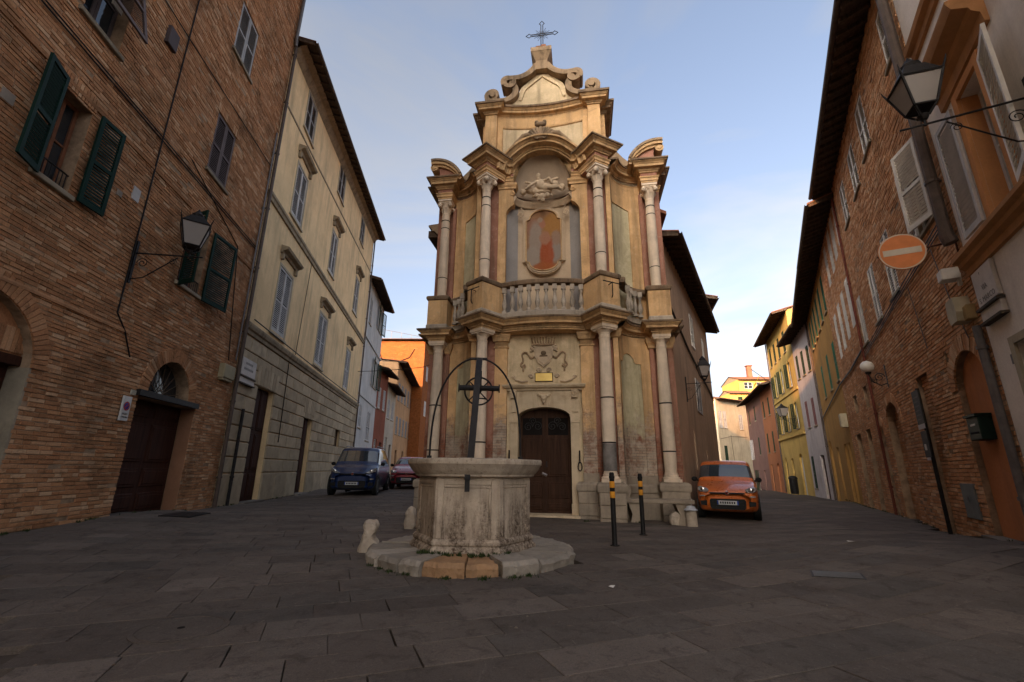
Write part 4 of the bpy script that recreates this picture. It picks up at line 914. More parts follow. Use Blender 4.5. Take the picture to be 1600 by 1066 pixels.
# --- first entablature
E1 = [(0,4.84),(.0,4.885),(.03,4.886),(.03,4.93),(.06,4.945),(.075,4.975),(.085,4.978),(.18,4.985),(.185,5.05),(.20,5.052),(.22,5.075),(.25,5.10),(.265,5.125)]
E1T = [(.25,5.122),(.29,5.123),(.295,5.165),(.28,5.175),(.18,5.185),(-.55,5.20)]
def dz(p, d): return [(a, z+d) for a, z in p]
def corn(path, lo, up, d, name, m1=None, m2=None):
    MB().sweep(path, dz(lo, d)).build(name, m1 or WEATH, ch, True, angle=22); MB().sweep(path, dz(up, d)).build('cornice_edge', m2 or WEATHX, ch, True, angle=22)
corn(Q(ARC), E1, E1T, 0, 'entablature')
def ent1(s):
    X = lambda a, b: (min(a*s, b*s), max(a*s, b*s))
    corn(Q(rpath(s)), E1, E1T, .004, 'entablature'); rprism(rpath(s, f=.247, w=.247), 4.8405, 5.195).build('entablature_core', WEATH, ch)
    qp = [(2.035,.4)] + QUART; corn(Q(mir(QUART[1:] + [(3.1,-.9)], s)), E1, E1T, -.004, 'entablature')
    x0, x1 = X(3.03, 3.53); corn(Q([(x0,-1.3),(x0,-.37),(x1,-.37),(x1,-1.3)]), E1, E1T, .002, 'entablature'); MB().box(x0+.003, x1-.003, .38, 1.3, 4.8405, 5.19).build('entablature_core', WEATH, ch)
    e = [(3.53,-.92),(3.67,-.92),(3.67,-2.6)]; corn(Q(mir(e, s)), E1, E1T, -.002, 'entablature', WEATHD)
both(ent1)
# --- balcony: plinth, balusters, rail
PL = [(-.10,5.19),(.0,5.19),(.02,5.20),(.02,5.33),(0,5.36),(-.14,5.37)]; RL = [(-.16,6.13),(.0,6.13),(.035,6.15),(.05,6.19),(.05,6.24),(.02,6.28),(-.16,6.29)]
BARC = [(x, .60-.25*(x/1.3)**2) for x in [-1.4+2.8*i/16 for i in range(17)]]
MB().sweep(Q(BARC), PL).build('balcony_plinth', BALU, ch, True, angle=30); MB().sweep(Q(BARC), RL).build('balcony_rail', WEATHX, ch, True, angle=30)
bal = MB(); bal.box(-.062,.062,-.062,.062,0,.06); bal.lathe([(.05,.06),(.035,.09),(.04,.12),(.068,.20),(.075,.26),(.06,.34),(.036,.45),(.032,.52),(.05,.56),(.05,.585),(.04,.60)], 12); bal.box(-.062,.062,-.062,.062,.60,.765)
balm = bal.mesh_plain('baluster', BALU, True, 40)
for i in range(10):
    x = -1.08 + 2.16*i/9; link('baluster', balm, ch, loc=(x, -(.60-.25*(x/1.3)**2-.07), 5.367))
# patched balustrade: plaster slabs fill gaps between the middle balusters
for x in (-.60,-.36,-.12,.36,.60): MB().cbox(x-.045,x+.045,-(.60-.25*(x/1.3)**2-.055),-(.60-.25*(x/1.3)**2-.10),5.37,6.0,.01).build('infill_slab', M_stone('pale_infill', (.50,.41,.30), piece=.2), ch)
def balc(s):
    X = lambda a, b: (min(a*s, b*s), max(a*s, b*s))
    rp = rpath(s, f=.33, w=.31, bl=.8, br=.5); rprism(rp, 5.186, 6.14).build('pedestal', OCH, ch); MB().sweep(Q(rp), dz(RL, .003)).build('pedestal_cap', WEATHX, ch, True, angle=30); rprism(rpath(s, f=.32, w=.30, bl=.8, br=.5), 6.13, 6.292).build('pedestal_core', WEATHD, ch); MB().sweep(Q(rp), dz(PL, .003)).build('pedestal_foot', BALU, ch)
    for a, b, v1, v0 in ((2.98,3.60,-.32,-1.2),):
        x0, x1 = X(a, b); MB().box(x0, x1, -v1, -v0, 5.185, 6.15).build('pedestal', OCH, ch)
        MB().sweep(Q([(x0,v0),(x0,v1),(x1,v1),(x1,v0)]), dz(RL, .003)).build('pedestal_cap', WEATHX, ch, True, angle=30); MB().box(x0+.01,x1-.01,-v1+.01,-v0,6.14,6.292).build('pedestal_core', WEATHD, ch); MB().sweep(Q([(x0,v0),(x0,v1),(x1,v1),(x1,v0)]), dz(PL, .003)).build('pedestal_foot', BALU, ch)
    side = [(3.05-(1.0-.20)*math.cos(math.pi/2*t), .16+.28-(1.06)*math.sin(math.pi/2*t)) for t in [i/10 for i in range(11)]]
    MB().sweep(Q(mir(side, s)), dz(PL, -.003)).build('balcony_plinth', BALU, ch, True, angle=30); MB().sweep(Q(mir(side, s)), dz(RL, -.003)).build('balcony_rail', WEATHX, ch, True, angle=30)
    for i, t in enumerate((.22,.40,.58,.74)):
        x, v = 3.05-.72*math.cos(math.pi/2*t), .44-.98*math.sin(math.pi/2*t); link('baluster', balm, ch, loc=(x*s, -v, 5.365))
    h = MB(); h.tube([(1.9*s,-.98,5.9),(1.9*s,-.98,5.55),(1.88*s,-.92,5.50)], .015, 6); h.tube([(1.66*s,-1.1,5.92),(2.14*s,-.86,5.88)], .014, 6); h.tube([(1.8*s,-.8,5.9),(1.91*s,-1.0,5.9)], .014, 6); h.build('flag_holder', IRON, ch, True)
both(balc)
MB().box(-1.4,1.4,-.3,.3,5.17,5.21).build('balcony_floor', BALU, ch)
# --- upper storey
NW, NZ, AZ = .90, 5.2, 9.95     # niche half width, floor, arch centre
def upper(s):
    X = lambda a, b: (min(a*s, b*s), max(a*s, b*s))
    def bx(nm, a, b, v0, v1, z0, z1, m): x0, x1 = X(a, b); return MB().box(x0, x1, -v1, -v0, z0, z1).build(nm, m, ch)
    bx('pilaster', 1.12, 1.36, -.5, .12, 5.2, 9.80, OCH); bx('pilaster', NW, 1.13, -.5, .118, 9.06, 9.80, OCH); bx('wall', 1.33, 1.95, -.4, .075, 5.2, 10.4, REDC); bx('pilaster', 1.90, 2.035, -.2, .20, 5.2, 9.78, OCH)
    bx('pilaster', 1.30, 1.345, .06, .16, 6.2, 9.2, OCH)
    qp = mir(QUART, s); sheet(qp, 5.0, 10.4).build('bay_wall', PAN, ch, True)
    fr = MB(); n = 40
    def at(t, off):
        i = min(NQ-1, int(t*NQ)); f = t*NQ - i; p = QUART[i]; p2 = QUART[i+1]; x, v = p[0]+(p2[0]-p[0])*f, p[1]+(p2[1]-p[1])*f
        dx, dv = 3.02-x, .16-v; l = math.hypot(dx, dv); return ((x+dx/l*off)*s, -(v+dv/l*off))
    for i in range(n):
        t0, t1 = i/n, (i+1)/n; tm = (t0+t1)/2; ins = .16 < tm < .76; o = .035
        p0, p1, r0, r1 = at(t0, o), at(t1, o), at(t0, 0), at(t1, 0)
        zt = lambda t: 9.02 + .10*math.sin(math.pi*(t-.16)/.6)
        if ins: fr.quad((*p0, zt(t0)), (*p1, zt(t1)), (*p1, 9.9), (*p0, 9.9)); fr.quad((*p0, zt(t0)), (*r0, zt(t0)), (*r1, zt(t1)), (*p1, zt(t1)))
        else:
            fr.quad((*p0, 5.2), (*p1, 5.2), (*p1, 9.9), (*p0, 9.9))
            if .16 < t1+.5/n < .76: fr.quad((*p1, 5.2), (*r1, 5.2), (*r1, 9.02), (*p1, 9.02))
            if .16 < t0-.5/n < .76: fr.quad((*p0, 5.2), (*r0, 5.2), (*r0, 9.02), (*p0, 9.02))
    fr.build('bay_border', OCH, ch)
    bx('wall', 2.98, 3.64, -2.6, -.93, 5.0, 10.4, REDC); bx('pilaster', 2.98, 3.09, -1.0, -.78, 6.2, 9.6, REDC); bx('pilaster', 3.45, 3.58, -1.0, -.78, 6.2, 9.6, REDC)
    for cx, cv in ((1.66,.52),(3.28,-.62)):
        c = MB(); c.lathe([(.142,6.40),(.152,6.9),(.152,7.6),(.142,8.5),(.128,9.20),(.14,9.205),(.14,9.235),(.126,9.24),(.122,9.28)], 28, (cx*s, -cv, 0)); co = c.build('column', TRAV, ch, True, angle=50)
        b = MB(); b.box(cx*s-.2,cx*s+.2,-cv-.2,-cv+.2,6.24,6.30); b.lathe([(.19,6.30),(.20,6.315),(.19,6.335),(.165,6.338),(.16,6.35),(.17,6.37),(.155,6.38),(.15,6.40)], 28, (cx*s, -cv, 0)); b.build('column_base', TRAV, co, True, angle=40)
        for zz in (6.95, 8.72, 9.0): MB().lathe([(.150 if zz < 8 else .138,zz),(.156 if zz < 8 else .142,zz+.006),(.156 if zz < 8 else .142,zz+.026),(.150 if zz < 8 else .138,zz+.03)], 28, (cx*s, -cv, 0)).build('iron_band', IRON, co, True)
        # leafy capital with corner volutes
        k = MB(); k.lathe([(.125,9.28),(.135,9.30),(.13,9.36),(.15,9.50),(.19,9.62),(.20,9.63)], 24, (cx*s, -cv, 0))
        for i in range(8):
            a = i*math.pi/4+.2; r0 = .145
            for z0, zl, ro in ((9.30,.16,.0),(9.40,.18,.02)):
                aa = a + (math.pi/8 if ro else 0); d = Vector((math.cos(aa), math.sin(aa), 0)); t = Vector((-math.sin(aa), math.cos(aa), 0)); P0 = Vector((cx*s, -cv, 0))
                def L_(rr, z, w_): return [P0 + d*rr + t*w_ + Vector((0,0,z)), P0 + d*rr - t*w_ + Vector((0,0,z))]
                pts = L_(r0+ro-.01, z0, .04) + L_(r0+ro+.015, z0+zl*.6, .05) + L_(r0+ro+.05, z0+zl*.95, .045) + L_(r0+ro+.07, z0+zl*.85, .025)
                k.add(pts, [(0,1,3,2),(2,3,5,4),(4,5,7,6)])
        an = (TH if cx < 2 else 0)*s
        for i in range(4):
            a = math.pi/4+i*math.pi/2+an; k.ball((cx*s+.245*math.cos(a), -cv+.245*math.sin(a), 9.555), .075, 10, 7, (1,1,1.1))
        rbox(k, cx*s, -cv, .20, 9.63, 9.68, an); rbox(k, cx*s, -cv, .23, 9.68, 9.742, an); k.build('capital', TRAV, co, True, angle=40)
    # pilaster impost beside the niche
    x0, x1 = X(NW-.06, 1.36); MB().sweep(Q([(x0,-.2),(x0,.13),(x1,.13),(x1,-.1)]), [(0,9.55),(.02,9.56),(.02,9.62),(.06,9.68),(.06,9.738),(-.1,9.739)]).build('impost', OCH, ch)
    k = MB(); k.prism([(1.13*s,9.062),(1.13*s,8.72),(1.06*s,8.86),(.98*s,8.95),(.90*s,9.0),(.87*s,9.062)], -.115, .05); k.build('niche_corbel', OCH, ch); scroll(MB(), ((NW+.03)*s,-.125,9.38), .08, 1.5, .02, axis='x').build('volute', OCH, ch, True)
both(upper)
# second entablature
A2 = [(0,9.745),(.0,9.80),(.025,9.81),(.025,9.88),(.06,9.92),(.06,9.94),(-.02,9.95)]; F2 = [(0,9.945),(0,10.09)]; K2 = [(-.02,10.085),(.04,10.09),(.04,10.13),(.065,10.135),(.09,10.17),(.105,10.195),(.115,10.198),(.20,10.205),(.205,10.285),(.22,10.288),(.24,10.32),(.28,10.345),(.295,10.37)]
K2T = [(.28,10.368),(.325,10.369),(.33,10.415),(.315,10.43),(.22,10.445),(-.5,10.50)]
def ent2(s):
    X = lambda a, b: (min(a*s, b*s), max(a*s, b*s))
    segs = [(mir([(NW+.0,.17),(1.46,.17)], s), 0, 'c'), (rpath(s, f=.24, w=.24), .004, 'r'), (mir(QUART[1:]+[(3.1,-.9)], s), -.004, 'q'), (None, .002, (3.04,3.52,-.38,-1.3)), (mir([(3.52,-.92),(3.65,-.92),(3.65,-2.6)], s), -.002, 'o')]
    for p, d, k in segs:
        if p is None:
            a, b, v1, v0 = k; x0, x1 = X(a, b); p = [(x0,v0),(x0,v1),(x1,v1),(x1,v0)]; MB().box(x0+.004,x1-.004,-v1+.004,-v0,9.746,10.49).build('entablature_core', REDC, ch)
        if k == 'r': rprism(rpath(s, f=.237, w=.237), 9.746, 10.49).build('entablature_core', REDC, ch)
        MB().sweep(Q(p), dz(A2, d)).build('architrave', OCH, ch, True, angle=25); f = MB().sweep(Q(p), dz(F2, d)); f.build('frieze', REDC, ch, True, angle=40); corn(Q(p), K2, K2T, d, 'cornice', WEATH if k != 'o' else WEATHD)
    rprism(rpath(s, f=.18, w=.18), 10.44, 10.58).build('acroter_block', WEATHD, ch); rprism(rpath(s, f=.21, w=.21), 10.581, 10.63).build('acroter_cap', WEATHD, ch)
both(ent2)
# niche: concave shell, half dome, arch
NL = 1.14
NSH = [(NL*math.cos(math.pi-math.pi*i/24), .06-.52*math.sin(math.pi*i/24)) for i in range(25)]
GREYN = M_plaster('niche_grey', (.30,.275,.255), k=.4, streak=.4); NICHE = M_plaster('niche_plaster', (.54,.41,.28), k=.5, streak=.5)
sheet(NSH[:7], 5.2, 9.45).build('niche_wall', GREYN, ch, True); sheet(NSH[6:19], 5.2, 9.45).build('niche_wall', NICHE, ch, True); sheet(NSH[18:], 5.2, 9.45).build('niche_wall', GREYN, ch, True)
dome = MB(); nr = 10; vs_ = []
for j in range(nr+1):
    ph = math.pi/2*j/nr
    for i in range(25):
        th = math.pi*i/24; x = -NW*math.cos(th)*math.cos(ph)*1.0; v = .06-.52*math.sin(th)*math.cos(ph); vs_.append((x, -v, 9.45 + (AZ+NW-9.45)*math.sin(ph)))
dome.add(vs_, [(j*25+i, j*25+i+1, (j+1)*25+i+1, (j+1)*25+i) for j in range(nr) for i in range(24)]); dome.build('niche_half_dome', M_plaster('dome_grey', (.37,.285,.205), k=.5, streak=.5), ch, True)
sp = MB()
for i in range(16):
    a0, a1 = math.pi*i/16, math.pi*(i+1)/16
    P = [(-NW*math.cos(a), AZ + NW*math.sin(a)) for a in (a0, a1)]
    # wall between arch ring and the straight cornice level
    sp.quad((P[0][0],-.1,P[0][1]), (P[1][0],-.1,P[1][1]), (P[1][0]*1.2,-.1,AZ+(P[1][1]-AZ)*1.2), (P[0][0]*1.2,-.1,AZ+(P[0][1]-AZ)*1.2))
sp.build('arch_wall', OCH, ch)
for sgn in (-1, 1): MB().box(min(NW*sgn,(NW-.02)*sgn), max(NW*sgn,(NW-.02)*sgn), -.1, .0, 9.4, AZ).build('niche_jamb', OCH, ch)
ap = [(.88,.0),(.88,.26),(.93,.265),(.935,.31),(.98,.315),(.985,.36),(1.0,.38),(1.005,.50),(1.07,.505),(1.075,.53),(1.11,.56),(1.13,.60),(1.135,.645),(1.19,.65),(1.21,.63),(1.22,.58),(1.22,-.1)]
ar = MB(); vs_ = []; NA = 36
for i in range(NA+1):
    a = math.pi*i/NA; flare = 1 + .12*max(0, abs(math.cos(a))-.75)/.25
    for rr, v in ap: vs_.append((-(rr*flare)*math.cos(a), -v, 10.0 + rr*math.sin(a)*.91))
m_ = len(ap); ar.add(vs_, [(i*m_+k, (i+1)*m_+k, (i+1)*m_+k+1, i*m_+k+1) for i in range(NA) for k in range(m_-1)] + [tuple(range(m_)), tuple(range(NA*m_, NA*m_+m_))]); ar.build('arch_moulding', WEATH, ch, True, angle=28)
MB().sweep(Q([(x*.80, v) for x, v in NSH]), [(0,9.12),(.03,9.14),(.05,9.20),(.09,9.24),(.11,9.30),(.08,9.34),(0,9.36)]).build('niche_cornice', NICHE, ch, True, angle=30)
# reclining figure and clouds on the niche cornice
STUC = M_stone('stucco_relief', (.52,.40,.275), .25, (.09,.075,.06), .55, piece=0)
def blob(name, balls, mat, vox=.03, sm=6):
    "several overlapping balls and limbs fused into one skin"
    mb = MB()
    for bl in balls:
        if len(bl) == 3 and isinstance(bl[0], (list, tuple)) and isinstance(bl[1], (list, tuple)):
            mb.tube([bl[0], bl[1]], bl[2], 8); mb.ball(bl[0], bl[2] if not isinstance(bl[2], (list,tuple)) else bl[2][0], 8, 6); mb.ball(bl[1], bl[2] if not isinstance(bl[2], (list,tuple)) else bl[2][1], 8, 6)
        else: mb.ball(bl[0], bl[1], 12, 8, bl[2] if len(bl) > 2 else (1,1,1))
    o = mb.build(name, mat, ch); rm = o.modifiers.new('fuse', 'REMESH'); rm.mode = 'VOXEL'; rm.voxel_size = vox; s_ = o.modifiers.new('smooth', 'SMOOTH'); s_.iterations = sm; s_.factor = .4
    dg = bpy.context.evaluated_depsgraph_get(); me = bpy.data.meshes.new_from_object(o.evaluated_get(dg)); o.modifiers.clear(); o.data = me
    for p in me.polygons: p.use_smooth = True
    return o
fy = .12
fig = [((-.12,fy-.2,9.98),.085,(1,1,1.15)), ((-.12,fy-.2,9.88),.06), ((-.05,fy-.15,9.70),.16,(1.15,.8,1.1)), ((.12,fy-.14,9.58),.16,(1.4,.8,.8)), [(-.18,fy-.22,9.78),(-.36,fy-.28,9.62),.045], [(-.36,fy-.28,9.62),(-.50,fy-.26,9.52),.038], [(.05,fy-.22,9.78),(.22,fy-.3,9.80),.045], [(.22,fy-.3,9.80),(.30,fy-.26,9.66),.04], [(.18,fy-.2,9.55),(.48,fy-.22,9.52),.075], [(.48,fy-.22,9.52),(.60,fy-.16,9.46),.05], ((.38,fy-.12,9.68),.13), ((.60,fy-.08,9.60),.11), ((-.42,fy-.1,9.56),.12), ((-.62,fy-.05,9.54),.10), ((-.25,fy-.1,9.50),.12), ((0,fy-.1,9.46),.14,(2.2,.7,.5)), [(.2,fy-.02,9.9),(.45,fy-.0,9.98),.05], [(-.3,fy,9.85),(-.55,fy+.02,9.95),.04]]
blob('stucco_figure', fig, STUC, .014, 2)
blob('stucco_garland', [((-.16,-.16,9.22),.09),((0,-.20,9.16),.11),((.16,-.16,9.22),.09),((.03,-.20,9.03),.07),((-.08,-.18,9.08),.06),[(-.3,-.05,9.28),(-.1,-.18,9.2),.04],[(.3,-.05,9.28),(.1,-.18,9.2),.04]], STUC, .02, 4)
# fresco
FZ0, FZ1, FW, FV = 6.93, 8.95, .52, -.36
def froutline(w_, e):
    zt, zb = FZ1+e, FZ0-e; wt = w_+e; P = [(wt*.84,FZ0+.28)]
    P = [(-wt, FZ0+.30), (-wt*.82, FZ0+.26)] + [(-wt*.80*math.cos(math.pi*i/10), FZ0+.24-(.24+e)*math.sin(math.pi*i/10)) for i in range(11)] + [(wt*.82, FZ0+.26), (wt, FZ0+.30), (wt, FZ1-.34), (wt*.82, FZ1-.30)]
    P += [(wt*.80*math.cos(math.pi*i/10), FZ1-.28+(.28+e)*math.sin(math.pi*i/10)) for i in range(11)] + [(-wt*.82, FZ1-.30), (-wt, FZ1-.34)]
    return P
def fresco_mat():
    m, nt, b = new_mat('faded_fresco'); tc = N(nt, 'ShaderNodeTexCoord').outputs['Object']
    wob = N(nt, 'ShaderNodeTexNoise'); wob.inputs['Scale'].default_value = 5; wob.inputs['Detail'].default_value = 5; nt.links.new(tc, wob.inputs['Vector'])
    wv = N(nt, 'ShaderNodeVectorMath', operation='MULTIPLY_ADD'); nt.links.new(wob.outputs['Color'], wv.inputs[0]); wv.inputs[1].default_value = (.12,0,.12); nt.links.new(tc, wv.inputs[2]); vec = wv.outputs[0]
    c = ramp(nt, noise(nt, 3.5, 7, .65), [(.3, (.27,.15,.085)), (.7, (.40,.25,.15))])
    def spot(c, x, z, rx, rz, col, soft=.28, k=.92):
        mp = N(nt, 'ShaderNodeMapping'); mp.inputs['Location'].default_value = (-(x+.06)/rx, 0, -(z+.06)/rz); mp.inputs['Scale'].default_value = (1/rx, 0, 1/rz); nt.links.new(vec, mp.inputs[0])
        ln = N(nt, 'ShaderNodeVectorMath', operation='LENGTH'); nt.links.new(mp.outputs[0], ln.inputs[0])
        return mixc(nt, ramp(nt, ln.outputs['Value'], [(1-soft, gray(k)), (1, gray(0))]), c, col)
    c = spot(c, .25, 8.45, .32, .45, (.45,.24,.07)); c = spot(c, -.30, 8.35, .25, .4, (.36,.20,.15))
    c = spot(c, -.25, 7.95, .24, .75, (.38,.36,.33)); c = spot(c, -.35, 7.35, .26, .45, (.40,.39,.36)); c = spot(c, .34, 7.55, .24, .42, (.34,.34,.33)); c = spot(c, .10, 7.45, .24, .75, (.42,.085,.03)); c = spot(c, 0.0, 6.95, .45, .28, (.42,.12,.035))
    c = spot(c, .04, 8.0, .20, .26, (.44,.24,.17)); c = spot(c, -.04, 8.48, .11, .17, (.46,.22,.16)); c = spot(c, -.12, 8.62, .10, .10, (.42,.36,.30)); c = spot(c, .38, 8.0, .16, .3, (.36,.27,.22))
    c = mixc(nt, .20, c, ramp(nt, noise(nt, 16, 7, .75), [(.3, (.20,.11,.07)), (.7, (.5,.36,.24))]))
    c = mixc(nt, 1.0, c, (.74,.66,.60), 'MULTIPLY')
    nt.links.new(c, b.inputs['Base Color']); b.inputs['Roughness'].default_value = .95; b.inputs['Specular IOR Level'].default_value = .04; return m
fz = MB(); fz.prism(froutline(FW, 0), -FV-.10, -FV+.05); fz.build('fresco', fresco_mat(), ch, label='faded fresco of a standing figure in red')
for e0, e1, yv, m in ((.0,.035,.15,WEATH),(.045,.09,.12,NICHE),(.10,.13,.09,NICHE)):
    A_, B_ = froutline(FW, e0), froutline(FW, e1); n = len(A_); f = MB(); f.add([(x, -FV-yv, z) for x, z in A_] + [(x, -FV-yv, z) for x, z in B_] + [(x, -FV, z) for x, z in A_] + [(x, -FV+.1, z) for x, z in B_], [(i, (i+1) % n, n+(i+1) % n, n+i) for i in range(n)] + [(i, 2*n+i, 2*n+(i+1) % n, (i+1) % n) for i in range(n)] + [(n+i, n+(i+1) % n, 3*n+(i+1) % n, 3*n+i) for i in range(n)]); f.build('fresco_frame', m, ch)
both(lambda s: (scroll(MB(), (.70*s, .10, 8.75), .09, 1.6, .022, s, axis='x').tube([(.62*s,.14,9.05),(.70*s,.10,8.98),(.60*s,.14,8.9)], .02, 6).build('stucco_scroll', STUC, ch, True)))
# crowning shell over the arch
sh = MB()
for i in range(9):
    a = math.pi*(.12+.76*i/8); sh.tube([(-.10*math.cos(a),-.55,10.98), (-.34*math.cos(a)*1.25,-.60,11.0+.34*math.sin(a)), (-.42*math.cos(a)*1.25,-.50,11.0+.40*math.sin(a))], [.05,.06,.03], 7)
for s_ in (-1, 1): sh.tube([(.30*s_,-.55,11.15),(.55*s_,-.55,11.12),(.80*s_,-.52,10.90),(1.0*s_,-.5,10.72)], [.09,.08,.05,.02], 7)
sh.ball((0,-.55,11.50), .10, 12, 7, (1.9,1,.8)); sh.ball((-.12,-.55,11.58), .07); sh.ball((.12,-.55,11.58), .07); sh.build('arch_crest', WEATHD, ch, True, angle=60)
# --- attic
def vA(x): x = max(-1.5, min(1.5, x)); return .0 - .20*(1-(x/1.5)**2)
AA = [(x, vA(x)) for x in [-1.5+3.0*i/24 for i in range(25)]]
sheet(AA, 10.98, 12.5).build('attic_wall', PALEC, ch, True); sheet(AA[:5], 10.3, 10.99).build('attic_wall', PALEC, ch, True); sheet(AA[20:], 10.3, 10.99).build('attic_wall', PALEC, ch, True)
MB().sweep(Q(AA), [(0,12.02),(.0,12.08),(.03,12.08),(.03,12.40),(0,12.41)]).build('attic_border', OCH, ch); MB().sweep(Q(AA), [(0,11.98),(.035,11.99),(.05,12.03),(.05,12.06),(.0,12.075)]).build('attic_moulding', OCH, ch)
def attic(s):
    X = lambda a, b: (min(a*s, b*s), max(a*s, b*s))
    x0, x1 = X(1.47, 1.86); MB().box(x0, x1, -.16, 1.3, 10.3, 12.42).build('attic_pilaster', OCH, ch); x0, x1 = X(1.855, 2.02); MB().box(x0, x1, .25, 1.6, 10.3, 12.42).build('attic_pilaster', OCH, ch)
    x0, x1 = X(1.30, 1.475); MB().box(x0, x1, -.03, .3, 10.3, 12.03).build('attic_border', OCH, ch)
    k = MB(); P = [(2.0*s,12.1)] + [((2.0+.85*t*t)*s, 12.1-1.6*t) for t in (.2,.4,.6,.8,1.0)] + [(2.0*s,10.5)]; k.prism(P, .5, .9); k.build('side_scroll', WEATHD, ch)
both(attic)
K3 = [(0,12.40),(.03,12.405),(.03,12.45),(.055,12.46),(.075,12.50),(.085,12.503),(.18,12.51),(.185,12.58),(.205,12.585),(.23,12.62),(.26,12.65)]
K3T = [(.25,12.648),(.29,12.65),(.295,12.72),(.28,12.735),(.18,12.755),(-.3,12.79)]
corn(Q(AA), K3, K3T, 0, 'attic_cornice')
def atc(s):
    X = lambda a, b: (min(a*s, b*s), max(a*s, b*s))
    x0, x1 = X(1.48, 1.87); corn(Q([(x0,-1.3),(x0,.17),(x1,.17),(x1,-1.3)]), K3, K3T, .004, 'attic_cornice'); MB().box(x0+.004, x1-.004, -.16, 1.3, 12.41, 12.785).build('attic_core', WEATHD, ch)
    x0, x1 = X(1.86, 2.03); corn(Q([(x0,-1.6),(x0,-.24),(x1,-.24),(x1,-1.6)]), K3, K3T, -.06, 'attic_cornice', WEATHD)
both(atc)
# --- crowning gable with volutes
g = lambda x: -vA(x)
def ribbon(path, t, y0, y1, bend=True):
    mb = MB(); P = [Vector((x, z)) for x, z in path]; n = len(P); A_, B_ = [], []
    for i, p in enumerate(P):
        d = P[min(i+1, n-1)] - P[max(i-1, 0)]; d.normalize(); nn = Vector((-d.y, d.x)); tt = t[i] if isinstance(t, (list, tuple)) else t; A_.append(p + nn*tt); B_.append(p - nn*tt)
    vs_ = []
    for i in range(n):
        b_ = g(P[i].x) if bend else 0
        vs_ += [(A_[i].x, y0+b_, A_[i].y), (B_[i].x, y0+b_, B_[i].y), (B_[i].x, y1+b_, B_[i].y), (A_[i].x, y1+b_, A_[i].y)]
    fs_ = [(i*4+k, i*4+(k+1) % 4, (i+1)*4+(k+1) % 4, (i+1)*4+k) for i in range(n-1) for k in range(4)] + [(0,1,2,3), ((n-1)*4+3,(n-1)*4+2,(n-1)*4+1,(n-1)*4)]
    return mb.add(vs_, fs_)
def bez(P, n=10):
    out = []
    for i in range(0, len(P)-3, 3):
        for k in range(n + (1 if i+4 >= len(P) else 0)):
            t = k/n; out.append(tuple(P[i][j]*(1-t)**3 + 3*P[i+1][j]*t*(1-t)**2 + 3*P[i+2][j]*t*t*(1-t) + P[i+3][j]*t**3 for j in (0, 1)))
    return out
gw = MB(); right = [(1.25,12.78),(1.15,12.95),(.98,13.1),(.84,13.3),(.78,13.5),(.70,13.7),(.45,13.95),(.22,14.28)]
pl = right + [(-x, z) for x, z in reversed(right)]
# split the bent wall in strips so that it follows the curve
xs = sorted({x for x, z in pl}); import bisect
def topz(x):
    x = abs(x); R2 = sorted(right)
    for (xa, za), (xb, zb) in zip(R2, R2[1:]):
        if xa <= x <= xb: return za + (zb-za)*(x-xa)/(xb-xa)
    return 14.28 if x < .22 else 12.78
for a, b in zip(xs, xs[1:]): gw.quad((a, g(a)-.02, 12.78), (b, g(b)-.02, 12.78), (b, g(b)-.02, topz(b)), (a, g(a)-.02, topz(a)))
for a, b in zip(xs, xs[1:]): gw.quad((a, g(a)+.25, 12.78), (b, g(b)+.25, 12.78), (b, g(b)+.25, topz(b)), (a, g(a)+.25, topz(a)))
gw.build('gable_wall', PALEC, ch)
def gable(s):
    up = bez([(.16,14.42),(.34,14.10),(.62,13.90),(.95,13.88),(1.12,13.87),(1.24,13.82),(1.24,13.70)]); sp_ = [(1.10+.14*math.cos(a)*(1-.09*a), 13.70+.14*math.sin(a)*(1-.09*a)) for a in [-.3*i for i in range(1, 24)]]
    up = [(x*s, z) for x, z in up + sp_]; ribbon(up, [.10-.05*min(1, i/len(up)) for i in range(len(up))], -.26, .25).build('volute', WEATHD, ch, True, angle=30)
    lo = bez([(1.10,13.70),(.86,13.62),(.80,13.35),(.98,13.15),(1.12,12.99),(1.36,12.92),(1.60,12.93)]); sp2 = [(1.62+.25*math.cos(a)*(1-.045*i), 13.17+.25*math.sin(a)*(1-.045*i)) for i, a in enumerate([-math.pi/2+.3 + .42*k for k in range(16)])]
    lo = [(x*s, z) for x, z in lo + sp2]; ribbon(lo, [.11-.05*min(1, i/len(lo)) for i in range(len(lo))], -.22, .25).build('volute', WEATHD, ch, True, angle=30)
    inn = bez([(.0,14.12),(.16,13.98),(.36,13.80),(.52,13.66),(.66,13.52),(.66,13.3),(.74,13.12)]); ribbon([(x*s, z) for x, z in inn], .04, -.07, .0).build('gable_moulding', PALEC, ch, True, angle=30)
    b = MB(); b.lathe([(.0,-.25),(.10,-.25),(.10,.24),(0,.24)], 16, M=Matrix.Translation((1.62*s, g(1.62*s)-.02, 13.17)) @ Matrix.Rotation(R_(90),4,'X')); b.build('volute_eye', WEATHD, ch, True, angle=40)
both(gable)
gy = g(0)
fb = MB(); fb.box(-.20,.20,gy-.26,gy+.22,14.2,14.62); fb.add([(-.2,gy-.26,14.55),(.2,gy-.26,14.55),(.2,gy+.22,14.55),(-.2,gy+.22,14.55),(-.34,gy-.40,14.82),(.34,gy-.40,14.82),(.34,gy+.34,14.82),(-.34,gy+.34,14.82)], [(0,1,5,4),(1,2,6,5),(2,3,7,6),(3,0,4,7),(4,5,6,7)]); fb.box(-.35,.35,gy-.41,gy+.35,14.82,14.98); fb.build('finial_block', WEATHD, ch)
for i, x in enumerate((-.28,-.1,.08,.25)): MB().box(x-.08, x+.08, gy-.38, gy+.3, 14.982, 15.02+.04*((i*7) % 3)).build('finial_tile', TILE, ch)
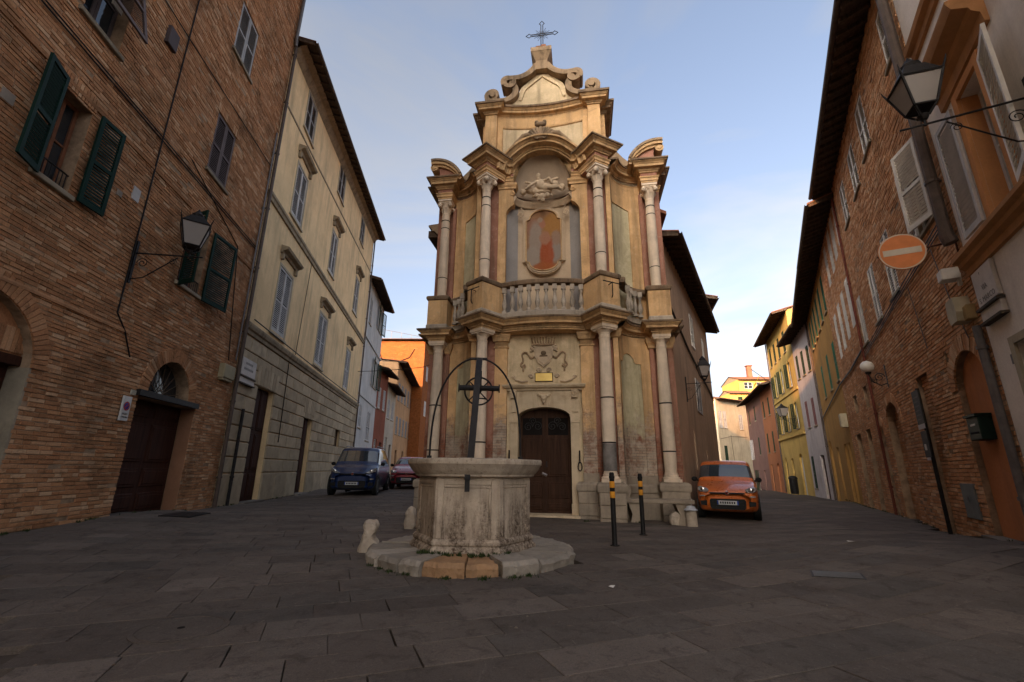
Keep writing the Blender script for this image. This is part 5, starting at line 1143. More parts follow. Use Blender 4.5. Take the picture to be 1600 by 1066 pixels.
cr_ = MB(); cz = 15.98
def bar(p0, p1, r=.016): cr_.tube([p0, p1], r, 6)
for d in (-.035, .035): bar((d,gy,15.2),(d,gy,16.42)); bar((-.40,gy,cz+d),(.40,gy,cz+d))
for (ex, ez, dx, dz_) in ((0,16.42,0,1),(.40,cz,1,0),(-.40,cz,-1,0),(0,15.24,0,-1)):
    nx, nz = dz_, dx; pts = [(ex+nx*.035, ez+nz*.035), (ex+nx*.09+dx*.05, ez+nz*.09+dz_*.05), (ex+dx*.17, ez+dz_*.17), (ex-nx*.09+dx*.05, ez-nz*.09+dz_*.05), (ex-nx*.035, ez-nz*.035)]
    cr_.tube([(x, gy, z) for x, z in pts], .014, 6)
for i in range(20):
    a = 2*math.pi*(i+.5)/20; l = .30 if i % 2 else .22; bar((.07*math.cos(a),gy,cz+.07*math.sin(a)), (l*math.cos(a),gy,cz+l*math.sin(a)), .007)
bar((0,gy,14.9),(0,gy,15.25),.022); co = cr_.build('iron_cross', IRON, ch, True)
# --- broken pediment ends over the outer columns
def ends(s):
    P = bez([(2.70,10.46),(2.84,10.72),(3.05,10.92),(3.32,11.0),(3.46,11.04),(3.60,11.05),(3.72,11.03)])
    for t, dz__, y0, y1, m in ((.04,0,.02,.80,WEATHD),(.05,-.09,.06,.78,WEATH),(.045,-.18,.12,.76,WEATH)):
        ribbon([(x*s, z+dz__) for x, z in P], t, y0, y1, False).build('pediment_end', m, ch, True, angle=30)
    vb = MB(); vb.lathe([(.0,-.34),(.13,-.34),(.13,.34),(0,.34)], 18, M=Matrix.Translation((3.62*s,.46,10.80)) @ Matrix.Rotation(R_(90),4,'X')); vb.lathe([(.0,-.36),(.07,-.36),(.07,.36),(0,.36)], 14, M=Matrix.Translation((3.62*s,.46,10.80)) @ Matrix.Rotation(R_(90),4,'X')); vb.build('volute', WEATH, ch, True, angle=40)
    MB().prism([(x*s, z-.2) for x, z in P[4:-6]] + [(3.40*s,10.45),(2.85*s,10.45)], .20, .75).build('pediment_wall', REDC, ch)
    MB().box(min(3.05*s,3.45*s), max(3.05*s,3.45*s), .22, .74, 10.44, 10.82).build('pediment_wall', REDC, ch)
both(ends)
# --- body behind the front: red flank walls with eaves
bd = MB(); bd.add([(-3.62,2.5,-.5),(-3.62,2.5,9.3),(-4.3,14,9.3),(-4.3,14,-.5),(3.5,2.5,-.5),(3.5,2.5,9.3),(3.5,14,9.3),(3.5,14,-.5),(0,2.5,11.2),(0,14,11.2)], [(0,1,2,3),(4,7,6,5),(1,5,8),(2,9,6),(3,2,6,7)]); bd.build('nave_wall', REDC, ch)
rfm = MB(); rfm.add([(-4.1,1.3,9.05),(0,1.3,11.35),(3.9,1.3,9.25),(-4.8,14,9.05),(0,14,11.35),(3.9,14,9.25),(-4.1,1.3,8.93),(3.9,1.3,9.13),(-4.8,14,8.93),(3.9,14,9.13),(0,1.3,11.2),(0,14,11.2)], [(0,1,4,3),(1,2,5,4),(0,6,8,3),(2,7,9,5),(6,10,11,8),(10,7,9,11),(0,1,10,6),(1,2,7,10)]); rfm.build('nave_roof', TILE, ch)
MB().sweep(Q([(-3.66,-5.0),(-3.66,-.93)][::1]), dz(K2+K2T, -1.3)).build('flank_cornice', WEATHD, ch)
MB().box(-4.0,-3.5,1.0,4,8.7,8.95).build('flank_eave', EAVEW, ch)
ft = MB(); ft.box(-1.5,1.5,.62,2.6,10.3,12.4); ft.build('attic_core', OCH, ch); MB().box(-3.4,3.4,1.02,2.6,5.0,10.42).build('front_core', REDC, ch)
# --- portal
pd = panel_door(ch, -.69, .69, .05, 2.49, DOORW, .26, 2, (.12,.34,.80), rise=.26, name='door')
for s in (-1, 1):
    gr = MB(); scroll(gr, (.2*s,.245,2.28), .13, 1.7, .012, s, axis='x'); scroll(gr, (.46*s,.245,2.26), .12, 1.7, .012, -s, axis='x'); scroll(gr, (.33*s,.245,2.42), .10, 1.5, .012, s, axis='x'); gr.build('door_grille', IRON, pd, True)
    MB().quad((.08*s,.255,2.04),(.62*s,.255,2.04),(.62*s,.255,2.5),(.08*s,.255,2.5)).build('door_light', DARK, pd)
MB().box(.02,.045,.19,.26,1.2,1.35).build('door_handle', IRON, pd); MB().box(-.012,.012,.235,.262,.05,2.6).build('door_strip', DOORW, pd)
def portal(s):
    X = lambda a, b: (min(a*s, b*s), max(a*s, b*s))
    x0, x1 = X(.705, .93); MB().box(x0, x1, -.085, .30, .30, 2.34).build('door_jamb', TRAV2, ch); x0, x1 = X(.69, .95); MB().box(x0, x1, -.11, .3, -.2, .298).build('jamb_foot', TRAV2, ch)
    x0, x1 = X(.70, .94); MB().box(x0, x1, -.10, 0, 2.343, 2.40).build('impost', TRAV2, ch); x0, x1 = X(.745, .90); MB().box(x0, x1, -.11, 0, 2.62, 3.0).build('portal_strip', TRAV2, ch)
    MB().prism([(x0,3.0),(x1,3.0),(x1,3.22),(x0,3.22)], -.19, 0).build('portal_bracket', TRAV2, ch); scroll(MB(), ((x0+x1)/2,-.2,3.10), .06, 1.5, .018, s, axis='x').build('volute', TRAV2, ch, True)
    r = MB(); r.tube([(.92*s,-.16,1.62),(.92*s,-.16,1.45),(.92*s,-.13,1.3)], .022, 6); r.tube([(.92*s+.05*math.cos(a),-.15,1.22+.11*math.sin(a)) for a in [2*math.pi*i/12 for i in range(12)]], .016, 6, close=True); r.build('iron_ring', IRON, ch, True)
both(portal)
lw = MB(); A_ = DH.arc(16); lw.add([(x, -.075, z) for x, z in A_] + [(x, -.075, 3.2) for x, z in A_] + [(x, .3, z) for x, z in A_], [(i, i+1, 18+i, 17+i) for i in range(16)] + [(i, 34+i, 35+i, i+1) for i in range(16)]); lw.box(.70,.95,-.074,0,2.401,3.2); lw.box(-.95,-.70,-.074,0,2.401,3.2); lw.build('portal_arch', TRAV2, ch)
MB().sweep(Q([(-1.0,0),(-1.0,.10),(1.0,.10),(1.0,0)]), [(0,3.20),(.02,3.21),(.03,3.25),(.10,3.28),(.13,3.33),(.13,3.36),(.0,3.39),(-.1,3.39)]).build('portal_cornice', TRAV2, ch)
blob('keystone_mask', [((0,-.10,2.98),.10,(.85,.8,1.15)),((0,-.18,2.96),.03),((-.08,-.1,3.06),.05),((.08,-.1,3.06),.05),((0,-.14,2.88),.045),((-.15,-.07,3.10),.05),((.15,-.07,3.10),.05),[(.16,-.07,3.05),(.14,-.07,2.8),.022],[(-.16,-.07,3.05),(-.14,-.07,2.8),.022]], TRAV2, .016, 3)
MB().box(-.90,.90,-.36,.3,-.1,.045).build('door_sill', TRAV2, ch)
pq = MB(); pq.cbox(-.235,.235,-.045,0,3.475,3.70,.008); pq.build('brass_plaque', M_gloss('brass', (.62,.44,.14), .35, .7), ch); MB().box(-.25,.25,-.03,0,3.46,3.715).build('plaque_backing', IRON, ch)
# arms in stucco above the door
sd = MB(); O_ = [(-.27,4.42),(-.22,4.48),(0,4.44),(.22,4.48),(.27,4.42),(.26,4.2),(.16,4.0),(0,3.86),(-.16,4.0),(-.26,4.2)]
sd.prism(O_, -.06, .0); sd.prism([(x*.78, 4.2+(z-4.2)*.78) for x, z in O_], -.085, -.05); sd.build('arms_shield', STUC, ch)
cw = MB()
for i in range(9):
    x = -.28+.07*i; cw.tube([(x,-.05,4.52),(x*1.15,-.08,4.66+.02*(i % 2))], [.03,.012], 6); cw.ball((x*1.16,-.08,4.69+.02*(i % 2)), .022, 8, 5)
cw.tube([(-.30,-.05,4.51),(0,-.09,4.50),(.30,-.05,4.51)], .035, 7); cw.build('arms_crown', M_stone('brown_relief', (.34,.235,.145), piece=0), ch, True)
MB().prism([(-.10,4.20),(.10,4.20),(.12,4.16),(-.12,4.16)], -.10, -.08).ball((0,-.09,4.26), .07, 10, 6, (1.1,.4,1)).build('arms_charge', M_stone('dark_relief', (.16,.11,.07), piece=0), ch)
def rib(s):
    P = bez([(.26,4.18),(.42,4.02),(.40,4.34),(.54,4.30),(.70,4.24),(.50,4.08),(.62,4.00),(.72,3.9),(.50,3.82),(.52,3.95)])
    MB().tube([(x*s,-.03,z) for x, z in P] + [(.58*s,-.03,3.92),(.57*s,-.03,3.76)], .028, 6).build('arms_ribbon', M_stone('brown_relief', (.34,.235,.145), piece=0), ch, True)
    q_ = MB(); scroll(q_, (.13*s,-.03,3.79), .07, 1.5, .02, s, axis='x'); scroll(q_, (.36*s,-.03,3.62), .055, 1.2, .03, s, axis='x'); q_.tube([(.45*s,-.02,3.48),(.6*s,-.03,3.46),(.78*s,-.03,3.52),(.86*s,-.02,3.62)], [.03,.03,.025,.015], 6); scroll(q_, (.84*s,-.02,3.58), .06, 1.3, .014, s, axis='x'); q_.build('stucco_scroll', STUC, ch, True)
    for cx_, cz_ in ((.26,4.46),(.30,4.38)): blob('arms_leaf', [((cx_*s,-.03,cz_),.05),(((cx_+.05)*s,-.03,cz_+.04),.04),(((cx_+.06)*s,-.02,cz_-.05),.035)], STUC, .015, 2)
both(rib)
# bench against the right-hand bay, and odd stones
bn = thing('stone_bench', 'weathered stone bench on two carved supports against the church', 'bench', (ch.matrix_basis @ Vector((2.55,-.42,0)))[:], R_(-9)); gb = gz(bn.location.x, bn.location.y)
s_ = MB(); s_.cbox(-.62,.98,-.30,.24,.40,.49,.012); s_.build('seat', BASES, bn)
for x in (-.35,.72):
    m = MB(); m.prism([(x-.14,gb-.1),(x+.14,gb-.1),(x+.12,gb+.06),(x+.08,.15),(x+.13,.28),(x+.17,.40),(x-.17,.40),(x-.13,.28),(x-.08,.15),(x-.12,gb+.06)], -.24, .2); m.build('support', BASES, bn)
# ------------------------------------------------------------------ right row
RX, RY = 8.601, 9.348
def right_at(u, yaw=29, base=(RX, RY)): a = R_(yaw); return (base[0] + u*math.sin(a), base[1] + u*math.cos(a), 0)
RROT = R_(-119)
# corner brick house: local x = 5.0 - u
rb = thing('brick_house', 'red brick house on the right with white louvred shutters and walled-up arches', 'house', right_at(5.0), RROT)
k = lambda u: 5.0 - u
def RH(u0, u1, z0, z1, rise=0): return Hole(k(u1), k(u0), z0, z1, rise)
RBH = [RH(-3.10,-1.78,.0,2.52,.56), RH(-.36,.46,-.3,3.14), RH(2.5,3.95,-.3,2.40,.58), RH(4.62,4.98,-.3,2.2,.3), RH(.05,.83,5.12,6.66), RH(1.95,2.70,5.05,6.58), RH(4.12,4.82,4.95,6.45), RH(-2.85,-1.40,5.42,7.0), RH(-3.28,-2.42,8.85,10.12), RH(-.38,.46,8.72,10.10), RH(1.32,2.16,8.6,9.95), RH(3.2,4.0,8.6,9.9), RH(-1.70,-1.58,2.96,3.24)]
w = wall_mb(0, 8.45, -.4, 10.65, RBH, .28); shell(w, 0, 8.45, -.4, 10.65, 10.65, 9); w.build('wall', MORT, rb)
bricks(rb, 0, 8.45, -.3, 10.62, RBH, BR2, 21, L=.28, Hb=.062)
for i in (0, 2, 3): voussoirs(rb, RBH[i], BR2, .26, .07, 30+i)
roof(rb, 0, 8.45, 10.65, 10.65, .56, 9, pitch=.26, rafter=.38)
ORANGEW = M_plaster('orange_brown_render', (.50,.20,.085), k=.6, streak=.6)
# arched doorway with painted infill
d = MB(); h_ = RBH[0]; d.prism([(h_.u0,.2),(h_.u1,.2)] + [(a,b) for a,b in reversed(h_.arc())], .09, .14); d.build('painted_infill', ORANGEW, rb)
MB().box(h_.u0-.05,h_.u1+.1,-.16,.25,.08,.2).build('door_step', MATS['grey_step_stone'], rb)
# walled-up openings are bricked at the back of a shallow recess
def infill(parent, h, seed, mat, y):
    f = MB(); f.prism([(h.u0,h.z0),(h.u1,h.z0)] + ([(a,b) for a,b in reversed(h.arc())] if h.rise else [(h.u1,h.z1),(h.u0,h.z1)]), y, y+.05); o = f.build('infill', MORT, parent)
    r = random.Random(seed); z = h.z0+.02; row = 0
    while z + .062 < h.top:
        s = h.span(z+.031)
        if s:
            x = s[0] + .004; 
            while x < s[1]-.05:
                e = min(x + .28*r.uniform(.5 if row % 2 and x < s[0]+.01 else .85, 1.1), s[1]-.004); MB().cbox(x, e, y-.016-r.random()*.012, y+.001, z, z+.060*r.uniform(.9,1.05), .004).build('brick', mat, o); x = e + .011
        z += .073; row += 1
infill(rb, RBH[1], 5, BR2, .10); infill(rb, RBH[2], 6, BR2, .19); infill(rb, RBH[3], 7, BR2, .17)
for i in (4,5,6): h = RBH[i]; pair(rb, h.u0, h.u1, h.z0, h.z1, WHITEP, .0, .062, True)
for i in (8,9,10,11): h = RBH[i]; pair(rb, h.u0, h.u1, h.z0, h.z1, WHITEP, .0, .062, i == 8)
h = RBH[7]; open_window(rb, h.u0+.005, h.u1-.005, h.z0+.005, h.z1-.005, WHITEP, .2)
leaf(rb, h.u1-.02, h.z0, .66, h.z1-h.z0, WHITEP, -.02, R_(180+17), individual=True, slat=.062); leaf(rb, h.u0+.02, h.z0, .60, h.z1-h.z0, WHITEP, -.045, R_(-4), individual=True, slat=.062)
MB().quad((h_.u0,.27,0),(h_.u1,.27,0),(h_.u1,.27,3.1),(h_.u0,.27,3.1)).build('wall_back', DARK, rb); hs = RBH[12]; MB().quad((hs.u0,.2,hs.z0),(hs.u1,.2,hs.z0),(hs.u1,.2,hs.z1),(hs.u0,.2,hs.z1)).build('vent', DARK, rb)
for i in (4,5,6,7,8,9,10,11): h = RBH[i]; MB().cbox(h.u0-.05,h.u1+.05,-.06,.06,h.z0-.07,h.z0-.003,.008).build('sill', MATS['pale_jamb_stone'], rb)
m = MB(); m.cbox(k(-.80),k(-1.46),-.035,0,.40,.98,.006) if False else m.cbox(k(-.82),k(-1.46),-.035,0,.40,.98,.006); mc = m.build('meter_hatch', M_paint('grey_green_metal', (.17,.18,.17), .5, .4), rb); MB().box(k(-1.1)-.012,k(-1.1)+.012,-.05,-.035,.66,.76).build('hatch_lock', GREYPIPE, mc)
m = MB(); m.box(k(-2.95)+0,k(-2.95)+.001,0,.001,0,.001)
mb_ = thing('mail_box', 'dark green mail box on the orange infill of the arched doorway', 'mailbox', (rb.matrix_basis @ Vector((k(-2.32),.085,1.66)))[:], RROT)
m = MB(); m.cbox(-.24,.24,-.17,0,0,.36,.012); m.box(-.255,.255,-.20,0,.36,.40); m.build('box', M_paint('dark_box_green', (.012,.03,.022), .4, .2), mb_); MB().box(-.10,.10,-.176,-.168,.22,.25).build('name_card', WHITEP, mb_); MB().box(-.16,.16,-.178,-.168,.10,.125).build('letter_slot', DARK, mb_)
pipe(rb, k(-3.40), .0, 3.25, .055, -.08, GREYPIPE); pipe(rb, k(-3.52+.12), 4.9, 10.4, .085, -.13, PIPEM)
m = MB(); m.tube([(k(-3.40),-.13,4.95),(k(-3.40),-.13,4.75),(k(-3.40),-.10,4.62)], [.085,.10,.10], 10); m.build('pipe_shoe', PIPEM, rb, True)
redp = M_plain('red_painted_pipe', (.15,.045,.03), .6, .1, .25, 8, .1); pipe(rb, .04, -.05, 10.3, .036, -.06, redp)
for zz in (4.92, 4.98, 5.06): cable(rb, [(8.4,-.05,zz+.16),(4.2,-.05,zz-.05),(.1,-.05,zz-.32)], .010)
cable(rb, [(k(-2.3),-.04,5.0),(k(-2.6),-.04,3.9),(k(-2.9),-.04,3.2)], .008, name='cable', mat=GREYPIPE); cable(rb, [(k(-.6),-.04,4.9),(k(-.9),-.04,3.5)], .007, mat=GREYPIPE)
m = MB(); x = k(-3.02); m.prism([(x-.14,3.42),(x+.14,3.42),(x+.19,3.56),(x+.16,3.80),(x-.16,3.80),(x-.19,3.56)], -.20, 0); m.build('alarm_box', M_paint('cream_plastic', (.46,.40,.28)), rb); m = MB(); m.cbox(x+.16,x+.32,-.12,0,3.40,3.62,.01); m.build('junction_box', M_paint('ochre_plastic', (.34,.24,.11)), rb); m = MB(); m.cbox(k(-3.12)-.11,k(-3.12)+.11,-.26,-.04,4.10,4.28,.015); m.box(k(-3.12)-.03,k(-3.12)+.03,-.06,0,4.0,4.2); m.build('floodlight', WHITEP, rb)
m = MB(); m.cbox(k(2.95)-.07,k(2.95)+.07,.10,.20,1.30,1.52,.008); m.build('intercom', IRON, rb)
# globe lamp on a scrolled bracket
gl = thing('globe_lamp', 'white globe lamp on a curled iron bracket on the right brick house', 'wall lamp', (rb.matrix_basis @ Vector((k(2.9),-.01,0)))[:], RROT)
m = MB(); m.box(-.03,.03,-.02,0,3.35,3.95); m.tube([(0,-.02,3.45),(0,-.15,3.40),(0,-.32,3.52),(0,-.38,3.72)], .016, 6); scroll(m, (0,-.16,3.62), .12, 1.6, .011); scroll(m, (0,-.28,3.52), .07, 1.5, .010, -1); m.lathe([(.05,3.72),(.07,3.75),(.07,3.78)], 12, (0,-.38,0)); m.build('bracket', IRON, gl, True); MB().ball((0,-.38,3.93), .16, 20, 14).build('globe', M_gloss('opal_glass', (.72,.68,.62), .3), gl, True)
# no-entry disc on an arm
ne = thing('no_entry_sign', 'faded orange no entry disc with pale bar on a wall arm', 'road sign', (rb.matrix_basis @ Vector((k(-3.30),-.01,4.62)))[:], RROT)
m = MB(); m.tube([(0,0,.06),(0,-1.0,.0)], .018, 8); m.tube([(0,0,-.12),(0,-.0,.2)], .02, 8); m.build('arm', M_plain('rusty_arm', (.13,.06,.04), .7, .4), ne, True)
M2 = Matrix.Translation((.03,-.68,.02)) @ Matrix.Rotation(R_(90-8),4,'Z') @ Matrix.Rotation(R_(90),4,'X')
dm = Matrix.Translation((.03,-.68,.02)) @ Matrix.Rotation(R_(92),4,'Z')
dd = MB(); dd.lathe([(.31,-.012),(.315,0),(.31,.012)], 40, M=dm @ Matrix.Rotation(R_(90),4,'X')); dd.build('disc', M_paint('faded_orange', (.78,.27,.10), .45, .25, (.55,.20,.09)), ne, False)
rg = MB(); n = 40; rg.add([(dm @ Vector((rr*math.cos(2*math.pi*i/n), -.0135, rr*math.sin(2*math.pi*i/n))))[:] for rr in (.290,.308) for i in range(n)], [(i, (i+1) % n, n+(i+1) % n, n+i) for i in range(n)]); rg.build('rim', M_paint('pale_bar', (.68,.60,.48)), ne)
b = MB(); b.mbox(dm @ Matrix.Translation((0,-.0135,0)), .50, .003, .105); b.build('bar', MATS['pale_bar'], ne)
# pole with dark notice panels
po = thing('notice_pole', 'black pole with stacked dark notice panels against the right brick wall', 'sign post', (rb.matrix_basis @ Vector((k(-.05),-.14,0)))[:], RROT)
gp = gz(po.location.x, po.location.y); MB().tube([(0,0,gp-.1),(0,0,2.85)], .035, 10).build('pole', IRON, po, True)
SLATEP = M_paint('dark_panel', (.055,.055,.05), .5, .3); sp1 = MB().box(-.24,.24,-.062,-.040,2.12,2.80).build('notice_panel', SLATEP, po); MB().box(-.24,.24,-.0645,-.0625,2.02,2.115).build('pale_strip', GREYP, po); MB().box(-.20,.20,-.062,-.040,1.46,1.98).build('notice_panel', M_paint('black_panel', (.03,.03,.032), .5, .3), po); MB().box(-.12,.12,-.0645,-.0625,1.40,1.455).build('pale_strip', GREYP, po)
for i in range(6): MB().box(-.19,.12+.05*(i % 2),-.0645,-.0625,2.20+i*.09,2.225+i*.09).build('notice_line', M_paint('worn_lines', (.11,.11,.10)), po)
MB().box(-.11,.02,-.0645,-.0625,1.60,1.72).build('pale_mark', GREYP, po)

# second brick house with close-set shutters: u 5.0 .. 10.8
rc = thing('brick_house', 'brick house with close-set tall pale shutters past the red drainpipe', 'house', right_at(10.8), RROT); k2 = lambda u: 10.8 - u
def H2(u0, u1, z0, z1, rise=0): return Hole(k2(u1), k2(u0), z0, z1, rise)
mids = [H2(a, a+.62, zb, zt) for a, zb, zt in ((5.45,5.85,7.55),(6.68,5.75,7.5),(7.85,5.65,7.42),(9.1,5.55,7.36))]; tops = [H2(a, a+.62, zb, zt) for a, zb, zt in ((4.98+.05,8.72,10.25),(6.1,8.62,10.2),(7.15,8.52,10.15),(8.5,8.45,10.1))]
low = [H2(6.6,7.4,-.4,2.6), H2(8.6,9.6,-.4,2.55), H2(5.9,6.5,3.2,3.9), H2(8.0,8.7,3.3,3.9)]
w = wall_mb(0, 5.8, -.5, 10.4, mids+tops+low, .2); shell(w, 0, 5.8, -.5, 10.4, 10.4, 9); w.build('wall', MORT, rc)
bricks(rc, 0, 5.78, -.3, 10.38, mids+tops+low, BR2, 33, L=.28, Hb=.062)
for h in mids+tops: pair(rc, h.u0, h.u1, h.z0, h.z1, WHITEP, -.01, .062)
for h in low[:2]: panel_door(rc, h.u0+.01, h.u1-.01, -.1, h.z1-.01, DARKWOOD, .15, 1, (.4,1.0))
for h in low[2:]: open_window(rc, h.u0+.01, h.u1-.01, h.z0+.01, h.z1-.01, DARKWOOD, .1)
roof(rc, 0, 5.8, 10.4, 10.35, .74, 9, pitch=.26, rafter=.38)
cable(rc, [(5.7,-.05,4.9),(3,-.05,4.75),(.1,-.05,4.75)], .03)
# ochre house u 10.8 .. 20
OCHR = M_plaster('deep_ochre_render', (.44,.24,.075), k=.5, streak=.55)
oc2 = house('ochre house with bright green shutters in the right street', right_at(20.0), RROT, 9.2, (10.2,10.35), 9, OCHR,
    [(20-u-.66, 20-u, 8.1, 9.8, 0, 's', GREEN2) for u in (11.0,12.6,14.1,15.6,17.1,18.4)] + [(20-u-.7, 20-u, 5.0, 6.7, 0, 's', GREEN2) for u in (11.0,13.6,16.4)] + [(20-19.4,20-18.2,-.5,2.3,.6,'d',None),(20-16.4,20-15.6,-.5,2.4,0,'d',None),(20-13.4,20-12.6,-.5,2.4,0,'d',None),(20-12.3,20-11.6,-.5,2.4,0,'d',GREYP)], dict(over=.74, pitch=.26, rafter=.4))
pipe(oc2, .08, -.3, 10.2, .055, -.08, PIPEM); cable(oc2, [(9.1,-.05,4.75),(5,-.05,4.5),(.1,-.05,4.2)], .03); MB().cbox(8.6,8.95,-.25,0,3.0,3.55,.03).build('lamp_box', M_paint('cream_plastic', (.46,.40,.28)), oc2)
# bend of the street: yaw 20 from here
R3 = right_at(20.0)[:2]
def r3_at(u, off=0): a = R_(20); return (R3[0]+u*math.sin(a)-off*math.cos(a), R3[1]+u*math.cos(a)+off*math.sin(a), 0)
RR3 = R_(-110)
PINKW = M_plaster('pinkish_white_render', (.46,.40,.38)); YELL = M_plaster('yellow_ochre_render', (.50,.33,.10), k=.5, streak=.5); BRORG = M_plaster('brown_orange_render', (.33,.13,.06)); MAUV = M_plaster('mauve_render', (.20,.115,.095)); BEIGE = M_plaster('beige_render', (.50,.40,.27))
wr_ = house('narrow pinkish white house in the right street', r3_at(4.6), RR3, 4.6, (10.1,10.3), 9, PINKW, [(.5,1.1,7.3,8.9,0,'s',GREEN3),(1.9,2.5,7.3,8.9,0,'s',GREEN3),(3.3,3.9,7.3,8.9,0,'s',GREEN3),(1.0,1.6,4.0,5.7,0,'s',M_paint('faded_red_paint', (.22,.09,.08))),(2.6,3.2,4.0,5.7,0,'s',MATS['faded_red_paint']),(.4,1.0,.2,2.2,0,'s',GREEN3),(2.6,3.5,-.4,2.2,0,'d',None)], dict(over=.8, pitch=.26))
yl = house('tall yellow ochre house with dark green shutters in the right street', r3_at(13.5), RR3, 8.9, (12.4,12.6), 9, YELL, [(a,a+.75,9.9,11.5,0,'s',GREEN3) for a in (.8,2.6,4.4,6.4)] + [(a,a+.8,7.2,9.0,0,'o',GREEN3) for a in (1.4,3.8,6.6)] + [(a,a+.8,4.2,6.0,0,'o',GREEN3) for a in (1.4,4.0,6.8)] + [(.8,1.7,-.6,1.9,.45,'d',None),(3.2,4.0,-.6,2.2,0,'d',None),(6.0,7.0,-.6,2.0,.5,'d',GREYP)], dict(over=.9, pitch=.25))
MB().sweep([(0,0),(8.9,0)], [(0,6.75),(.08,6.77),(.08,6.9),(0,6.92)]).build('string_course', YELL, yl); MB().sweep([(0,0),(8.9,0)], [(0,3.7),(.12,3.72),(.12,3.9),(0,3.92)]).build('string_course', YELL, yl); pipe(yl, .1, -.4, 12.3, .05, -.08, PIPEM)
house('brown orange house beyond the yellow one in the right street', r3_at(20.5), RR3, 7.0, (9.0,8.9), 9, BRORG, [(1.0,1.7,6.3,7.9,0,'s',GREEN3),(3.8,4.5,6.3,7.9,0,'s',GREEN3),(1.0,1.7,3.0,4.8,0,'s',GREEN3),(3.8,4.5,3.0,4.8,0,'s',GREEN3),(1.0,2.0,-.8,1.9,0,'d',None),(4.2,5.2,-.8,1.6,.4,'d',M_paint('orange_door', (.30,.10,.04)))], dict(over=.9, pitch=.25))
house('mauve house at the far end of the right street', r3_at(31.5), RR3, 11.0, (9.3,9.0), 9, MAUV, [(1.6,2.4,6.6,8.2,0,'s',GREEN3),(6.0,6.8,6.6,8.2,0,'s',GREEN3),(1.6,2.6,2.6,4.8,0,'o',GREYP),(6.4,7.2,3.0,4.8,0,'s',GREEN3),(3.0,4.0,-.9,1.4,0,'o',GREEN3),(7.5,8.4,-1,1.4,0,'d',None)], dict(over=.9, pitch=.25))
be = house('beige house closing the right street behind the orange car', (26.3,58.5,0), R_(34), 11.5, (10.4,10.6), 8, BEIGE, [(.4,1.1,6.6,8.8,0,'s',GREYP),(1.4,2.1,6.6,8.8,0,'s',GREYP),(.9,1.6,2.2,4.4,0,'s',GREEN3),(5.0,5.9,6.6,8.6,0,'s',GREYP)], dict(over=.7, pitch=.22), name='end_house')
cable(be, [(2.6,-.05,5.8),(2.9,-.05,0)], .02); cable(be, [(.2,-.05,5.2),(2.6,-.05,5.6),(6.5,-.05,5.7)], .02)
SUNY = M_plaster('sunny_yellow_render', (.62,.38,.10), k=.4, streak=.3)
yu = house('sunlit yellow house with a chimney high above the end of the right street', (46.6,92,0), R_(-4), 9.5, 19.6, 9, SUNY, [(1.0,2.7,17.6,19.0,0,'w',None),(3.5,5.2,17.6,19.0,0,'w',None)], dict(over=.7, pitch=.28), name='hill_house', base=-3)
MB().box(3.2,4.1,2.5,3.4,20.0,22.9).box(3.05,4.25,2.35,3.55,22.9,23.1).build('chimney', TILE, yu)
lx = house('low sunlit yellow wing beside the high yellow house', (43.5,90,0), R_(-4), 4.2, 16.4, 5, SUNY, [(1.5,2.4,14.4,15.6,0,'s',GREEN3)], dict(over=.6, pitch=.3), name='hill_house', base=-3)
# flag on the yellow house
fl_ = thing('yellow_flag', 'small yellow and orange flag hanging from the yellow house', 'flag', r3_at(12.6), RR3); m = MB(); vs_ = []
for i in range(9):
    for j in range(6): vs_.append((.1*math.sin(i*.9)+j*.02, -.9-.5*i/8-.1*j, 9.5-.16*j-.15*i*.8+.05*math.sin(i*1.3+j)))
m.add(vs_, [(i*6+j, i*6+j+1, (i+1)*6+j+1, (i+1)*6+j) for i in range(8) for j in range(5)]); m.build('cloth', M_paint('flag_yellow', (.62,.33,.03), .8), fl_, True); MB().tube([(0,0,8.4),(0,-1.6,9.9)], .025, 6).build('pole', IRON, fl_)
bi = thing('litter_bin', 'dark litter bin by the yellow house', 'bin', r3_at(8.0, .5)); zb = gz(bi.location.x, bi.location.y); MB().lathe([(.24,0),(.27,.15),(.27,1.0),(.30,1.02),(.30,1.12)], 16, (0,0,zb)).build('body', IRON, bi, True); MB().lathe([(.29,1.12),(.20,1.22),(.05,1.25)], 16, (0,0,zb)).build('lid', IRON, bi, True)
wall_lantern('lantern on the yellow house far down the right street', r3_at(6.6), RR3, .8, 4.9, 1.0)

# pale stucco house at the right edge: u < -3.45
rw = thing('stucco_house', 'pale grey stucco house with an orange framed window on the right edge', 'house', right_at(-3.46), RROT); k3 = lambda u: -3.46 - u
STUCCO = M_plaster('lilac_grey_stucco', (.82,.73,.65), k=.4, streak=.35, bumpk=.15); BROWNM = M_stone('brown_moulding', (.46,.235,.105), .25, (.12,.065,.035), .5, piece=0)
RWH = [Hole(k3(-4.65),k3(-5.32),4.42,6.28), Hole(k3(-4.2),k3(-5.4),.7,2.78)]
w = wall_mb(0, 5.2, -.4, 12.0, RWH, .26); shell(w, 0, 5.2, -.4, 12.0, 12.0, 9); w.build('wall', STUCCO, rw); roof(rw, 0, 5.2, 12.0, 12.0, .8, 9, rafter=.5)
h = RWH[0]; open_window(rw, h.u0+.005, h.u1-.005, h.z0+.005, h.z1-.005, WHITEP, .18)
ORGS = M_plaster('orange_surround', (.62,.29,.12), k=.4, streak=.35)
f = MB(); f.box(h.u0-.14,h.u0-.002,-.05,0,h.z0,h.z1+.12); f.box(h.u1+.002,h.u1+.14,-.05,0,h.z0,h.z1+.12); f.box(h.u0-.002,h.u1+.002,-.048,0,h.z1+.002,h.z1+.12); f.build('window_surround', ORGS, rw)
